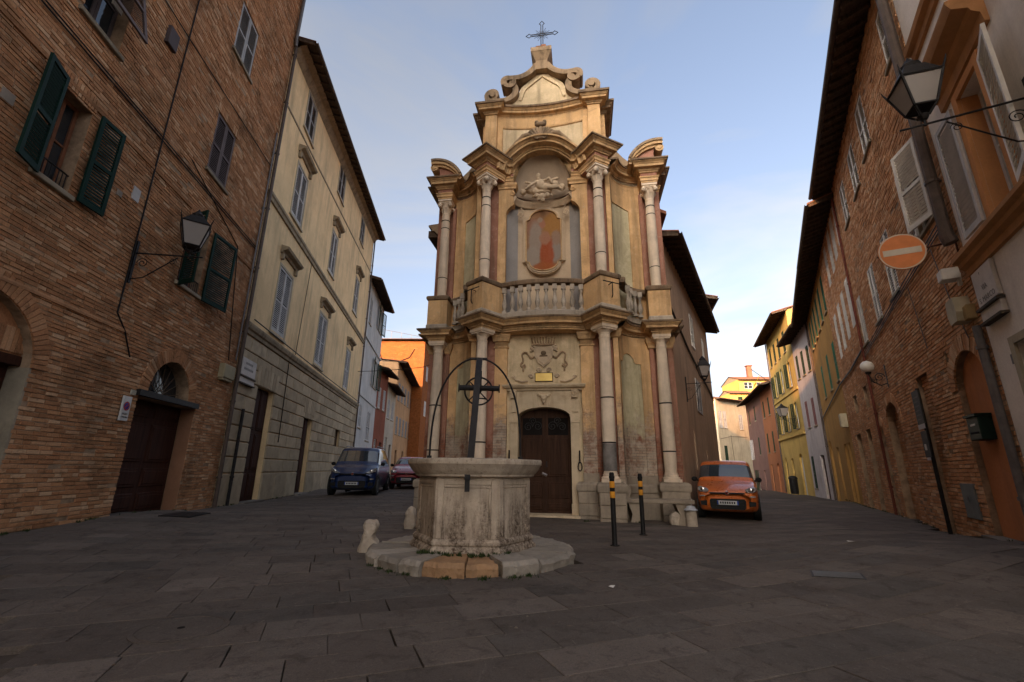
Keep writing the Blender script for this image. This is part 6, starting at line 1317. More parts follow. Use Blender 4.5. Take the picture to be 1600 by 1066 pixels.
f = MB(); f.quad((h.u0+.003,-.001,h.z0),(h.u0+.003,.19,h.z0),(h.u0+.003,.19,h.z1),(h.u0+.003,-.001,h.z1)); f.build('window_reveal', ORGS, rw)
MB().sweep([(h.u0-.52,0),(h.u1+.52,0)], [(0,h.z1+.18),(.05,h.z1+.19),(.06,h.z1+.34),(.13,h.z1+.40),(.15,h.z1+.46),(.30,h.z1+.52),(.34,h.z1+.62),(.34,h.z1+.66),(0,h.z1+.74)]).build('window_hood', BROWNM, rw, True, angle=25)
leaf(rw, h.u0-.15, h.z0+.02, .60, h.z1-h.z0-.04, GREYP, -.06, R_(180+1.5), individual=True, slat=.07, mid=False); leaf(rw, h.u1+.10, h.z0+.02, .66, h.z1-h.z0-.04, WHITEP, -.05, R_(-13), individual=True, slat=.07, mid=False)
MB().sweep([(0,0),(5.2,0)], [(0,4.0),(.04,4.01),(.05,4.10),(.11,4.14),(.12,4.20),(.18,4.24),(.18,4.30),(0,4.34)]).build('string_course', BROWNM, rw, True, angle=25); MB().sweep([(.25,0),(5.2,0)], [(0,7.85),(.05,7.86),(.06,7.96),(.13,8.0),(.15,8.08),(0,8.12)]).build('string_course', BROWNM, rw, True, angle=25)
h = RWH[1]; f = MB(); f.box(h.u0-.12,h.u0-.002,-.04,.2,h.z0,h.z1+.1); f.box(h.u1+.002,h.u1+.12,-.04,.2,h.z0,h.z1+.1); f.box(h.u0-.002,h.u1+.002,-.038,.2,h.z1+.002,h.z1+.1); f.build('window_surround', M_plaster('pale_surround', (.44,.38,.28)), rw); open_window(rw, h.u0+.005, h.u1-.005, h.z0+.005, h.z1-.005, DARKWOOD, .18)
MB().cbox(k3(-4.02)-.05,k3(-4.02)+.05,-.02,0,2.55,2.68,.003).build('vent_grille', GREYPIPE, rw); MB().cbox(0,5.2,-.05,0,-.3,.55,.02).build('plinth', STUCCO, rw)
ns = marble('marble street name plate reading VIA S. MARCO on the pale stucco house', (rw.matrix_basis @ Vector((k3(-3.92),-.005,3.30)))[:], RROT, ['', 'VIA', 'S. MARCO'], .66, .52, .115)
text(ns, 'T', (-.05,-.051,.58), .06, MATS['carved_letters'], ext=.0015)
wall_lantern('large lantern with pale panes on an iron bracket at the upper right', (rw.matrix_basis @ Vector((k3(-6.1),-.01,0)))[:], RROT, .90, 5.10, .66, lr=.18, past=.24)
# unseen house added behind the camera to keep low sun off the square
house('unseen rendered house added behind the photographer on the left side to block the sun', left_at(-29.6), R_(98), 22, 15.6, 10, CREAM, [(3+4*i,4+4*i,5.5,7.5,0,'s',GREEN) for i in range(4)], dict(over=.7, rafter=0))

# ------------------------------------------------------------------ church-side street wall
FLK = M_plaster('brown_flank_render', (.46,.315,.21), k=.7, streak=.75)
fk0 = (4.62, 13.02)
def fk_at(u, off=0): a = R_(29); return (fk0[0]+u*math.sin(a)+off*math.cos(a), fk0[1]+u*math.cos(a)-off*math.sin(a), 0)
fa = thing('rendered_house', 'brown rendered house along the right flank of the church', 'house', fk_at(.35), R_(61))
FH = [Hole(5.3,6.2,6.08,7.50), Hole(5.2,6.6,3.40,4.75), Hole(9.1,9.7,6.1,7.4), Hole(3.4,3.75,1.2,2.4,.2), Hole(6.8,7.1,1.6,2.0)]
w = wall_mb(0, 12.0, -.5, 8.55, FH, .22); shell(w, 0, 12.0, -.5, 8.55, 8.55, 5); w.build('wall', FLK, fa)
for i, h in enumerate(FH[:3]): pair(fa, h.u0, h.u1, h.z0, h.z1, GREYP if i == 1 else WHITEP, -.03, .062)
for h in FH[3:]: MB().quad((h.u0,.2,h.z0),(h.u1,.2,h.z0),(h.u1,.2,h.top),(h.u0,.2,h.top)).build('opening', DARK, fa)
roof(fa, 0, 12.0, 8.55, 8.6, .55, 5, pitch=.25, rafter=.4)
for zz in (0,.12): cable(fa, [(.3,-.04,6.2+zz),(4,-.04,5.5+zz),(11.8,-.04,4.7+zz)], .02)
house('taller brown house beyond the church flank', fk_at(12.36), R_(76), 5.5, 10.6, 5, M_plaster('warm_brown_render', (.30,.20,.13)), [(1.5,2.2,6.4,8.0,0,'s',WHITEP),(3.6,4.3,6.4,8.0,0,'s',GREEN3),(1.5,2.4,-.5,2.2,0,'d',None)], dict(over=.75, pitch=.25))
house('narrow house with green shutters at the end of the church side', (fk_at(12.36)[0]+5.5*math.cos(R_(76)), fk_at(12.36)[1]+5.5*math.sin(R_(76)), 0), R_(76), 6, 9.0, 5, M_plaster('grey_brown_render', (.25,.19,.15)), [(1.2,1.9,6.4,8.0,0,'o',GREEN2),(3.6,4.3,6.4,8.0,0,'s',GREEN2),(2.5,3.4,-.6,2.0,0,'d',None)], dict(over=.8, pitch=.25))
wall_lantern('lantern on a bracket on the brown house beside the church', fk_at(2.9, .005), R_(61), .62, 4.05, .62, lr=.3, past=.22)
# ------------------------------------------------------------------ well
WX, WY = -.50, 6.63
we = thing('stone_well', 'hexagonal stone well with iron hoops, pulley wheel and stone step', 'well', (WX, WY, 0), R_(4.3))
WSTONE = M_stone('well_stone', (.47,.385,.295), .3, (.075,.05,.036), .5, spots=.7, streak=.5, piece=0, scale=3)
def well_mat():
    m, nt, b = new_mat('well_drum_stone'); sp_ = N(nt, 'ShaderNodeSeparateXYZ'); nt.links.new(N(nt, 'ShaderNodeNewGeometry').outputs['Position'], sp_.inputs[0])
    c = ramp(nt, noise(nt, 3.2, 9, .7), [(.28, (.34,.275,.21)), (.72, (.60,.49,.375))])
    c = mixc(nt, ramp(nt, noise(nt, 7, 7, .7), [(.5, gray(0)), (.72, gray(.35))]), c, (.40,.30,.25))
    # splash dirt and moss crust growing up from the foot in ragged streaks
    hz = mathn(nt, 'ADD', sp_.outputs[2], mathn(nt, 'MULTIPLY', mathn(nt, 'ADD', noise(nt, 7, 8, .7, sc=(1,1,.16)), -.5), -3.4)); f = N(nt, 'ShaderNodeMapRange'); nt.links.new(hz, f.inputs[0]); f.inputs[1].default_value = .12; f.inputs[2].default_value = .80; f.inputs[3].default_value = .95; f.inputs[4].default_value = 0
    fs = mathn(nt, 'MULTIPLY', f.outputs[0], ramp(nt, noise(nt, 22, 8, .8), [(.36, gray(.15)), (.58, gray(1))]))
    c = mixc(nt, fs, c, (.055,.033,.022)); c = mixc(nt, ramp(nt, noise(nt, 32, 6, .8), [(.58, gray(0)), (.67, gray(.75))]), c, (.07,.05,.04))
    nt.links.new(c, b.inputs['Base Color']); b.inputs['Roughness'].default_value = .95; b.inputs['Specular IOR Level'].default_value = .05; bump(nt, b, mathn(nt, 'ADD', noise(nt, 45, 7, .8), mathn(nt, 'MULTIPLY', noise(nt, 6, 6, .7), .8)), .55, .012); return m
WDRUM = well_mat()
def octa(R, ph=R_(-7)): return [(R*math.cos(ph+i*math.pi/3), R*math.sin(ph+i*math.pi/3)) for i in range(6)]
RO = .765
dr = MB(); o8 = octa(RO); dr.sweep(o8[::-1], [(0,.14),(0,1.03)], closed=True); drum = dr.build('drum', WDRUM, we)
for i in range(6):
    a, b2 = Vector(o8[i]), Vector(o8[(i+1) % 6]); mid_ = (a+b2)/2; nn = mid_.normalized(); tt = (b2-a).normalized(); L = (b2-a).length
    M3 = Matrix(((tt.x, -nn.x, 0, mid_.x), (tt.y, -nn.y, 0, mid_.y), (0, 0, 1, 0), (0, 0, 0, 1)))
    def add(mb, *bx):
        t = MB().cbox(*bx); mb.add([(M3 @ Vector(v))[:] for v in t.v], t.f)
    f = MB(); h = L/2
    add(f, -h+.01, -h+.085, -.016, .002, .30, 1.0, .006); add(f, h-.085, h-.01, -.016, .002, .30, 1.0, .006); add(f, -h+.086, h-.086, -.015, .002, .93, 1.0, .006); add(f, -h+.09, h-.09, -.014, .002, .895, .927, .006); add(f, -h+.088, -h+.115, -.014, .002, .31, .89, .006); add(f, h-.115, h-.088, -.014, .002, .31, .89, .006)
    f.build('panel_frame', WDRUM, drum)
MB().sweep(octa(RO)[::-1], [(0,.30),(-.02,.30),(-.045,.27),(-.045,.24),(-.03,.22),(-.06,.19),(-.075,.15),(-.075,.10),(0,.10)], closed=True).build('drum_foot', WDRUM, we)
for M_f in ():
    pass
rm = MB(); RIMP = [(.765,1.02),(.83,1.035),(.84,1.06),(.86,1.075),(.90,1.12),(.935,1.17),(.95,1.185),(.955,1.225),(.945,1.25),(.62,1.262),(.61,1.2),(.61,.5)]
vs_ = []; NR = 64; rr_ = random.Random(9)
for i in range(NR):
    a = 2*math.pi*i/NR; ka = (a - R_(-7)) % (math.pi/3); poly = math.cos(math.pi/6)/math.cos(ka-math.pi/6); bl = .45*poly + .55
    chip = 1 - (.025*max(0, math.sin(a*5+1))*rr_.random())
    for r_, z_ in RIMP: vs_.append((r_*(bl if r_ > .7 else 1)*(chip if z_ > 1.15 and r_ > .9 else 1)*math.cos(a), r_*(bl if r_ > .7 else 1)*(chip if z_ > 1.15 and r_ > .9 else 1)*math.sin(a), z_ + (rr_.uniform(-.006,.004) if z_ > 1.2 else 0)))
n_ = len(RIMP); rm.add(vs_, [(i*n_+k_, ((i+1) % NR)*n_+k_, ((i+1) % NR)*n_+k_+1, i*n_+k_+1) for i in range(NR) for k_ in range(n_-1)]); rm.build('rim', WSTONE, we, True, angle=30)
MB().lathe([(.0,.55),(.62,.55)], 24).build('water', M_gloss('dark_water', (.01,.012,.012), .05), we)
# step: irregular slabs round the drum, two of them reddish
OCHST = M_stone('orange_step_stone', (.42,.25,.135), .25, (.12,.07,.04), .5, piece=.15); GRYST = M_stone('grey_step_slab', (.33,.285,.235), .3, (.10,.085,.065), .5, spots=.3, piece=.3)
STEPS = []; rs = random.Random(12); cuts = [-114,-93,-76,-54,-26,3,38,70,100,135,168,194,214,232,246]
for i, a0 in enumerate(cuts):
    a1 = cuts[i+1] if i < len(cuts)-1 else 246
    if a1 <= a0: continue
    n = 6; R0, R1 = .74, 1.33*rs.uniform(.955,1.03); zt = .148+rs.uniform(-.022,.012); vs_ = []; g0 = R_(.6)
    inn = [(R0*math.cos(R_(a0)+g0+(R_(a1-a0)-2*g0)*j/n), R0*math.sin(R_(a0)+g0+(R_(a1-a0)-2*g0)*j/n)) for j in range(n+1)]
    out = [(R1*(1+rs.uniform(-.02,.02))*math.cos(R_(a0)+g0*.6+(R_(a1-a0)-1.2*g0)*j/n), R1*(1+rs.uniform(-.012,.012))*math.sin(R_(a0)+g0*.6+(R_(a1-a0)-1.2*g0)*j/n)) for j in range(n+1)]
    N1 = n+1; tz = [rs.uniform(-.006,.006) for _ in range(N1)]
    vs_ = [(x,y,zt) for x,y in inn] + [(x*.965,y*.965,zt+tz[j]) for j,(x,y) in enumerate(out)] + [(x,y,zt-.045+tz[j]) for j,(x,y) in enumerate(out)] + [(x*.99,y*.99,-.03) for x,y in out] + [(x,y,-.03) for x,y in inn]
    fs_ = []
    for r0 in range(3): fs_ += [(r0*N1+j, r0*N1+j+1, (r0+1)*N1+j+1, (r0+1)*N1+j) for j in range(n)]
    fs_ += [(0, N1, 2*N1, 3*N1, 4*N1), (n, 4*N1+n, 3*N1+n, 2*N1+n, N1+n)]
    MB().add(vs_, fs_).build('step_stone', OCHST if i in (0, 1) else GRYST, we, False)
for c_ in we.children:
    if c_.name.startswith('step_stone'): STEPS.append(c_)
# ironwork: crossed hoops, pulley wheel and axle
ir = MB(); hp = [(.64*math.cos(a)*(1), 0, 1.24 + (1.48)*math.sin(a)**.72 if math.sin(a) > 0 else 1.24) for a in [math.pi*i/32 for i in range(33)]]; ir.tube(hp, .014, 8); ir.build('hoop', IRON, we, True)
fb_ = MB(); pth = [(y_, 1.24+1.46*max(0, math.sin(a))**.6) for a, y_ in [(math.pi*i/32, -.62*math.cos(math.pi*i/32)) for i in range(33)]]
vs_ = []; hw = .042
for i, (y_, z_) in enumerate(pth):
    p0, p1 = pth[max(0,i-1)], pth[min(32,i+1)]; d_ = Vector((p1[0]-p0[0], p1[1]-p0[1])).normalized(); nn = Vector((-d_.y, d_.x))*.008
    vs_ += [(-.06-hw+.08*(z_-1.24)/1.46, y_+nn.x, z_+nn.y), (-.06+hw+.08*(z_-1.24)/1.46, y_+nn.x, z_+nn.y), (-.06+hw+.08*(z_-1.24)/1.46, y_-nn.x, z_-nn.y), (-.06-hw+.08*(z_-1.24)/1.46, y_-nn.x, z_-nn.y)]
fb_.add(vs_, [(i*4+k_, i*4+(k_+1) % 4, (i+1)*4+(k_+1) % 4, (i+1)*4+k_) for i in range(32) for k_ in range(4)]); STEEL = M_plain('worn_steel', (.026,.024,.025), .5, .3, .3, 10, .15); fb_.build('flat_hoop', STEEL, we, True, angle=50)
wh_ = MB(); wh_.tube([(.02+.205*math.cos(2*math.pi*i/28), .05, 2.235+.205*math.sin(2*math.pi*i/28)) for i in range(28)], .014, 6, close=True)
for i in range(4): wh_.tube([(.02,.05,2.235), (.02+.2*math.cos(math.pi/4+i*math.pi/2), .05, 2.235+.2*math.sin(math.pi/4+i*math.pi/2))], .010, 6)
wh_.lathe([(.045,-.03),(.045,.03)], 12, M=Matrix.Translation((.02,.05,2.235)) @ Matrix.Rotation(R_(90),4,'X')); wh_.build('pulley_wheel', IRON, we, True)
ax = MB(); ax.tube([(-.26,.0,2.27),(.32,.0,2.27)], .040, 10)
for x in (-.27,.32): ax.lathe([(.062,-.008),(.062,.008)], 12, M=Matrix.Translation((x,0,2.27)) @ Matrix.Rotation(R_(90),4,'Y'))
ax.build('axle', IRON, we, True)
hk = MB(); hk.box(-.02,.06,-.05,.05,2.30,2.52); hk.tube([(.02,0,2.52),(.02,0,2.56)], .014, 6); hk.tube([(.02+.03*math.cos(2*math.pi*i/14),0,2.59+.035*math.sin(2*math.pi*i/14)) for i in range(14)], .010, 6, close=True); hk.tube([(.02,0,2.62),(.02,0,2.72)], .012, 6); hk.box(-.13,.13,-.03,.03,2.70,2.725); hk.build('hook', IRON, we, True)
br_ = MB(); br_.box(-.115,-.055,-.89,-.80,.86,1.02); br_.box(-.12,-.05,-.93,-.86,1.0,1.06); br_.build('iron_clamp', IRON, we)
MB().tube([(.94,-.1,1.08),(1.0,-.12,1.05)], .02, 6).build('iron_stub', GREYPIPE, we)
chn = MB()
for x in (-.64,.64): chn.box(x-.03,x+.03,-.03,.03,1.2,1.30)
chn.build('hoop_foot', IRON, we)
# ground plants round the step
def weeds(label, spots, seed, h=.05):
    r = random.Random(seed); mb = MB()
    for (x, y, z, n, sp_) in spots:
        for _ in range(n):
            a = r.random()*6.28; d = abs(r.gauss(0, sp_)); px, py = x+d*math.cos(a), y+d*math.sin(a); hh = h*r.uniform(.3,1); w_ = r.uniform(.006,.014); b_ = r.random()*6.28; lx_, ly_ = r.uniform(-.03,.03), r.uniform(-.03,.03)
            mb.add([(px-w_*math.cos(b_), py-w_*math.sin(b_), z-.01), (px+w_*math.cos(b_), py+w_*math.sin(b_), z-.01), (px+lx_, py+ly_, z+hh)], [(0,1,2)])
    o = mb.build('weeds', M_plain('moss_green', (.035,.05,.018), .9, 0, .4, 20, 0)); o['kind'] = 'stuff'; o['label'] = label; return o
sp_ = []
for a in (-118,-125,-100,-90,-80,-72,-62,-50,-112,-106): sp_.append((WX+.86*math.cos(R_(a-6)), WY+.86*math.sin(R_(a-6)), .15, 40, .035))
for a in (-112,-91,-74,-130,-140,-52,-60,-122): sp_.append((WX+1.345*math.cos(R_(a-6)), WY+1.345*math.sin(R_(a-6)), .0, 70, .045))
weeds('small weeds and moss around the foot of the well', sp_, 5)
def rough(o, strength=.015, size=.08, levels=0):
    "break up a cut-stone surface with cloud displacement"
    if levels:
        sb = o.modifiers.new('cut', 'SUBSURF'); sb.subdivision_type = 'SIMPLE'; sb.levels = levels; sb.render_levels = levels
    tx = bpy.data.textures.get('stone_rough_%g' % size) or bpy.data.textures.new('stone_rough_%g' % size, 'CLOUDS'); tx.noise_scale = size; tx.noise_depth = 3
    dp = o.modifiers.new('rough', 'DISPLACE'); dp.texture = tx; dp.strength = strength; dp.mid_level = .5; dp.texture_coords = 'GLOBAL'
# ------------------------------------------------------------------ stones and bollards
for c_ in STEPS: rough(c_, .035, .09, 3)
PST = M_stone('pale_boulder_stone', (.45,.375,.295), .3, (.12,.09,.065), .45, spots=.3, piece=0, scale=4)
def carved(name, label, cat, loc, rz, prof, half, mat, noise_amp=.02, seed=1, group=None):
    "upright stone from a side outline (x,z), rounded and roughened"
    mb = MB(); n = len(prof); L = 7; vs_ = []; r = random.Random(seed)
    for j in range(L):
        t = j/(L-1)*2-1; kx = math.sqrt(max(.0, 1-abs(t)**3.2*.55))
        cx = sum(p[0] for p in prof)/n; cz = sum(p[1] for p in prof)/n
        for x, z in prof: vs_.append((cx+(x-cx)*kx + r.uniform(-1,1)*noise_amp*.5, t*half + r.uniform(-1,1)*noise_amp*.3, (cz+(z-cz)*(kx if z > .02 else 1)) + (r.uniform(-1,1)*noise_amp*.5 if z > .02 else 0)))
    mb.add(vs_, [(j*n+i, j*n+(i+1) % n, (j+1)*n+(i+1) % n, (j+1)*n+i) for j in range(L-1) for i in range(n)] + [tuple(range(n)), tuple(range((L-1)*n, L*n))])
    o = mb.build(name, mat, None, True, angle=55); o.location = loc; o.rotation_euler = (0,0,rz); tag(o, label, cat, group)
    sm_ = o.modifiers.new('round', 'SUBSURF'); sm_.levels = 3; sm_.render_levels = 3; rough(o, .05, .07); return o
SP = [(-.17,-.05),(.14,-.05),(.15,.03),(.10,.06),(.15,.10),(.06,.14),(.04,.22),(.07,.25),(.10,.31),(.10,.37),(.06,.41),(-.06,.42),(-.11,.38),(-.10,.29),(-.08,.24),(-.13,.12)]
carved('carved_stone_stump', 'pale worn carved stone stump with a knobbed head beside the well', 'stone', (-1.92,6.78,gz(-1.92,6.78)), R_(5), SP, .12, PST, .014, 3)
carved('stone_stump', 'small pale stone post on the street behind the well', 'stone', (-1.90,9.3,gz(-1.9,9.3)), R_(0), [(-.12,-.05),(.12,-.05),(.11,.15),(.09,.36),(.0,.42),(-.08,.34),(-.11,.15)], .11, PST, .012, 4)
cp = ch.matrix_basis @ Vector((3.42,-.72,0)); gcp = gz(cp.x, cp.y)
bs_ = thing('stone_post', 'short round stone post with a crumpled grey cover at the church corner', 'stone post', (cp.x, cp.y, gcp), 0)
m = MB(); m.lathe([(.13,-.05),(.125,.1),(.118,.3),(.11,.36)], 18); m.build('post', PST, bs_, True); m = MB(); m.lathe([(.15,.345),(.155,.36),(.11,.39),(.085,.44),(.03,.45)], 14); m.tube([(.02,0,.44),(.04,.01,.60)], .008, 5); m.build('cover', M_gloss('crumpled_foil', (.42,.43,.45), .4, .3), bs_, True, angle=20)
cq = ch.matrix_basis @ Vector((3.10,-.52,0)); carved('rough_stone', 'rough stone block between the bench and the round post', 'stone', (cq.x, cq.y, gz(cq.x, cq.y)), R_(-9), [(-.14,-.05),(.14,-.05),(.15,.12),(.12,.27),(0,.30),(-.12,.27),(-.15,.12)], .14, PST, .02, 8)
YEL = M_paint('bollard_orange', (.62,.27,.03), .4, .2); BLK = M_plain('bollard_black', (.014,.013,.013), .45, 0, .3, 10, .1)
def bollard(label, x, y, h=1.12):
    o = thing('bollard', label, 'bollard', (x, y, gz(x, y)), 0, 'black and orange bollards')
    m = MB(); m.lathe([(.075,-.02),(.075,.012),(.045,.016),(.040,.03),(.040,h-.10),(.046,h-.095),(.046,h-.06),(.040,h-.055),(.040,h-.02),(.028,h),(.0,h)], 18); m.build('post', BLK, o, True, angle=35)
    for z_ in (h*.64, h*.80-.02): MB().lathe([(.0395,z_),(.0415,z_+.004),(.0415,z_+.096),(.0395,z_+.10)], 18).build('reflective_band', YEL, o, True, angle=30)
    return o
bollard('nearer black and orange bollard in front of the church bench', 1.64, 7.68, 1.10); bollard('farther black and orange bollard in front of the church bench', 2.45, 8.98, 1.08); bollard('black and orange bollard mostly hidden behind the left side of the well', -1.42, 8.3, 1.05)
# drain and hatch in the paving
dg_ = thing('street_drain', 'pale slotted drain grate in the paving on the right', 'drain', (3.55,5.42,gz(3.55,5.42)+.001), R_(-28)); MB().box(-.24,.24,-.14,.14,-.02,.004).build('frame', IRON, dg_)
for i in range(6): MB().box(-.22,.22,-.13+i*.044,-.105+i*.044,.004,.009).build('slat', M_plain('drain_metal', (.10,.095,.09), .45, .5), dg_)
ht = thing('inspection_hatch', 'square inspection hatch set in the paving at the lower right', 'hatch', (3.86,4.05,gz(3.86,4.05)), R_(28)); MB().box(-.345,.345,-.285,.285,-.02,.002).build('frame', IRON, ht); MB().cbox(-.335,.335,-.275,.275,-.01,.0045,.0).build('cover', PAVE, ht)
mh = thing('manhole_cover', 'round stone manhole cover with a ring groove in the paving at the lower left', 'manhole cover', (-2.33,3.68,gz(-2.33,3.68)+.003), R_(21)); MB().lathe([(.30,-.03),(.30,.004),(.27,.005),(.268,.0005),(.258,.0005),(.256,.005),(.0,.006)], 40).build('cover', PAVE, mh, True, angle=20); MB().lathe([(.025,.004),(.025,.0075),(.0,.0075)], 12).build('lifting_hole', DARK, mh)
lie(dg_, R_(-28)); lie(ht, R_(28)); lie(mh, R_(21)); lie(gobj, R_(98))
for i, (x, y) in enumerate(((5.1,7.35),(1.02,5.0))):
    o = MB().add([(-.05,-.02,.012),(.05,-.025,.016),(.055,.02,.012),(-.04,.028,.02)], [(0,1,2,3)]).build('paper_scrap', WHITEP); o.location = (x, y, gz(x, y)); o.rotation_euler = (0,0,i*1.2); tag(o, ('pale paper scrap on the paving before the orange car' if i == 0 else 'pale paper scrap on the paving to the right of the well'), 'litter')
# ------------------------------------------------------------------ cars
RUBBER = M_plain('tyre_rubber', (.016,.016,.016), .85, 0, .2, 20, .1); RIMM = M_gloss('alloy_rim', (.35,.35,.36), .3, .8); CGLASS = M_glass('car_glass', (.03,.04,.05), .04); CGLASS.node_tree.nodes['Principled BSDF'].inputs['IOR'].default_value = 2.1; TRIM = M_plain('black_trim', (.018,.018,.018), .55, 0, .2, 12, .1); LAMP = M_gloss('headlamp_glass', (.36,.36,.36), .15, .5); CHROME = M_gloss('chrome', (.6,.6,.6), .15, 1.0); PLATE = M_paint('plate_white', (.55,.55,.54), .4, .1); PBLUE = M_paint('plate_blue', (.02,.06,.30), .4, .1); SEAT = M_plain('dark_seats', (.03,.03,.032), .9, 0, .2, 5, 0)
def car(label, loc, rz, paint, L, W, Hh, hood_z, hood_y, ws_y, nose_z, tail='hatch', rw=.75, lamp='round', ground_c=.20, group=None, badge=True, name='parked_car', cat='car'):
    "front at local y=0 facing -y; y grows to the rear"
    o = thing(name, label, cat, loc, rz, group); w2 = W/2; belt = hood_z+.02
    S = [  # y, bottom, belt, roof, half width belt, half width roof
        (.00, .30, nose_z-.16, nose_z-.10, w2*.72, w2*.55), (.05, .24, nose_z-.05, nose_z+.00, w2*.88, w2*.70), (.22, .20, nose_z+.03, nose_z+.08, w2*.97, w2*.80), (hood_y*.6, .19, hood_z-.08, hood_z-.01, w2, w2*.84), (hood_y, .19, belt-.02, hood_z+.05, w2, w2*.86),
        (hood_y+.05, .19, belt, hood_z+.10, w2, w2*.86), (ws_y, .19, belt+.01, Hh-.06, w2, w2*rw), (ws_y+.12, .19, belt+.01, Hh-.02, w2, w2*rw), (ws_y+.7, .19, belt+.02, Hh, w2, w2*(rw+.01)), (L*.66, .19, belt+.03, Hh-.005, w2, w2*(rw+.01)), (L*.88, .20, belt+.05, Hh-.05, w2*.99, w2*.72), (L*.95, .22, belt+.04, Hh-.14, w2*.97, w2*.70), (L*.99, .26, belt, belt+.10, w2*.93, w2*.72), (L, .32, belt-.1, belt-.04, w2*.80, w2*.6)]
    ring = []
    for (y, zb, zs, zr, ws, wr) in S:
        h = zs-zb; half = [(0, zb), (ws*.80, zb), (ws*.95, zb+.05), (ws*.99, zb+h*.35), (ws, zb+h*.65), (ws*.985, zs-.02), (ws*.955, zs+.012), ((ws*.95+wr)/2+.01, zs+(zr-zs)*.55), (wr+.015, zr-.045 if zr-zs > .2 else zr-.02), (wr*.86, zr), (0, zr+.012)]
        ring.append([(x, y, z) for x, z in half] + [(-x, y, z) for x, z in half[-2:0:-1]])
    n = len(ring[0]); mb = MB(); mb.add([p for r_ in ring for p in r_], [(i*n+k_, i*n+(k_+1) % n, (i+1)*n+(k_+1) % n, (i+1)*n+k_) for i in range(len(S)-1) for k_ in range(n)] + [tuple(range(n)), tuple(range((len(S)-1)*n, len(S)*n))])
    me = bpy.data.meshes.new('car_shell'); me.from_pydata(mb.v, [], mb.f)
    for mt in (paint, CGLASS): me.materials.append(mt)
    for fi, f in enumerate(me.polygons):
        if fi >= (len(S)-1)*n: continue
        i, k_ = divmod(fi, n); kk = k_ if k_ < 10 else n-1-k_
        side = kk in (6, 7); top = kk in (8, 9)
        if side and 6 <= i <= 9 and not (i == 7 and False): f.material_index = 1
        if i == 5 and (top or kk == 7): f.material_index = 1
        if i == 11 and top: f.material_index = 1
    tmp = bpy.data.objects.new('tmp', me); COL.objects.link(tmp); sm_ = tmp.modifiers.new('s', 'SUBSURF'); sm_.levels = 2; dgx = bpy.context.evaluated_depsgraph_get(); em = bpy.data.meshes.new_from_object(tmp.evaluated_get(dgx)); bpy.data.objects.remove(tmp)
    for idx, nm, mt in ((0, 'body', paint), (1, 'windows', CGLASS)):
        b_ = bmesh.new(); b_.from_mesh(em); bmesh.ops.delete(b_, geom=[f for f in b_.faces if f.material_index != idx], context='FACES')
        mm = bpy.data.meshes.new(nm); b_.to_mesh(mm); b_.free(); mm.materials.clear(); mm.materials.append(mt)
        for p in mm.polygons: p.use_smooth = True; p.material_index = 0
        link(nm, mm, o)
    # wheels
    R = .29*Hh/1.5
    ty = MB(); ty.lathe([(R*.62,-.09),(R*.93,-.095),(R,-.07),(R,.07),(R*.93,.095),(R*.62,.09)], 24, M=Matrix.Rotation(R_(90),4,'Y')); tym = ty.mesh_plain('tyre', RUBBER, True, 30)
    rim = MB(); rim.lathe([(.0,-.03),(R*.2,-.03),(R*.58,.03),(R*.64,.07),(R*.64,-.08)], 20, M=Matrix.Rotation(R_(90),4,'Y')); rimm = rim.mesh_plain('rim', RIMM, True, 30)
    archm = MB().lathe([(R*1.14,-.02),(R*1.14,.02)], 24, M=Matrix.Rotation(R_(90),4,'Y')).mesh_plain('wheel_arch', TRIM, False, 30)
    for yy in (hood_y*.62+.12, L-.62):
        for s in (-1, 1):
            wd = link('wheel', tym, o, loc=(s*(w2-.085), yy, R), rot=(0,0,0 if s > 0 else math.pi)); link('rim', rimm, wd, loc=(.03,0,0)); link('wheel_arch', archm, o, loc=(s*(w2-.012), yy, R+.03))
    # front face: bumper grille, lamps, plate, badge
    m = MB(); gw_ = w2*.56; m.prism([(-gw_,.34),(-gw_*.9,.28),(gw_*.9,.28),(gw_,.34),(gw_*1.02,.50),(gw_*.95,.55),(-gw_*.95,.55),(-gw_*1.02,.50)], -.045, .10); gr_ = m.build('lower_grille', TRIM, o)
    for i in range(3): MB().box(-gw_*.9,gw_*.9,-.052,-.045,.32+i*.075,.335+i*.075).build('grille_bar', IRON, gr_)
    pl_ = MB(); pl_.box(-.26,.26,-.062,-.05,.40,.505); po_ = pl_.build('number_plate', PLATE, o)
    for s in (-1, 1): MB().box(min(s*.225,s*.26),max(s*.225,s*.26),-.065,-.0625,.402,.503).build('plate_band', PBLUE, po_)
    for i in range(7): MB().box(-.19+i*.056,-.155+i*.056,-.0645,-.0622,.425,.480).build('plate_mark', BLACK, po_)
    for s in (-1, 1):
        fb = MB(); fb.prism([(s*w2*.66,.36),(s*w2*.86,.38),(s*w2*.88,.48),(s*w2*.66,.50)], -.005, .14); fb.build('fog_recess', TRIM, o)
        hl = MB(); za, zb_ = nose_z-.055, nose_z+.085
        if lamp == 'round': P_ = [(.58,za+.03),(.66,za),(.86,za+.01),(.94,za+.05),(.95,zb_),(.84,zb_+.02),(.68,zb_-.02),(.59,zb_-.05)]
        else: P_ = [(.50,za+.03),(.70,za),(.93,za+.08),(.95,zb_+.08),(.85,zb_+.06),(.62,zb_-.06)]
        pts = [(s*w2*x, z) for x, z in P_]; cxm = sum(p[0] for p in pts)/len(pts); czm = sum(p[1] for p in pts)/len(pts)
        def yy_(x, z): return -.01 + .20*max(0, (abs(x)/w2-.55))**1.3*1.6 + .55*max(0, z-(nose_z-.05))
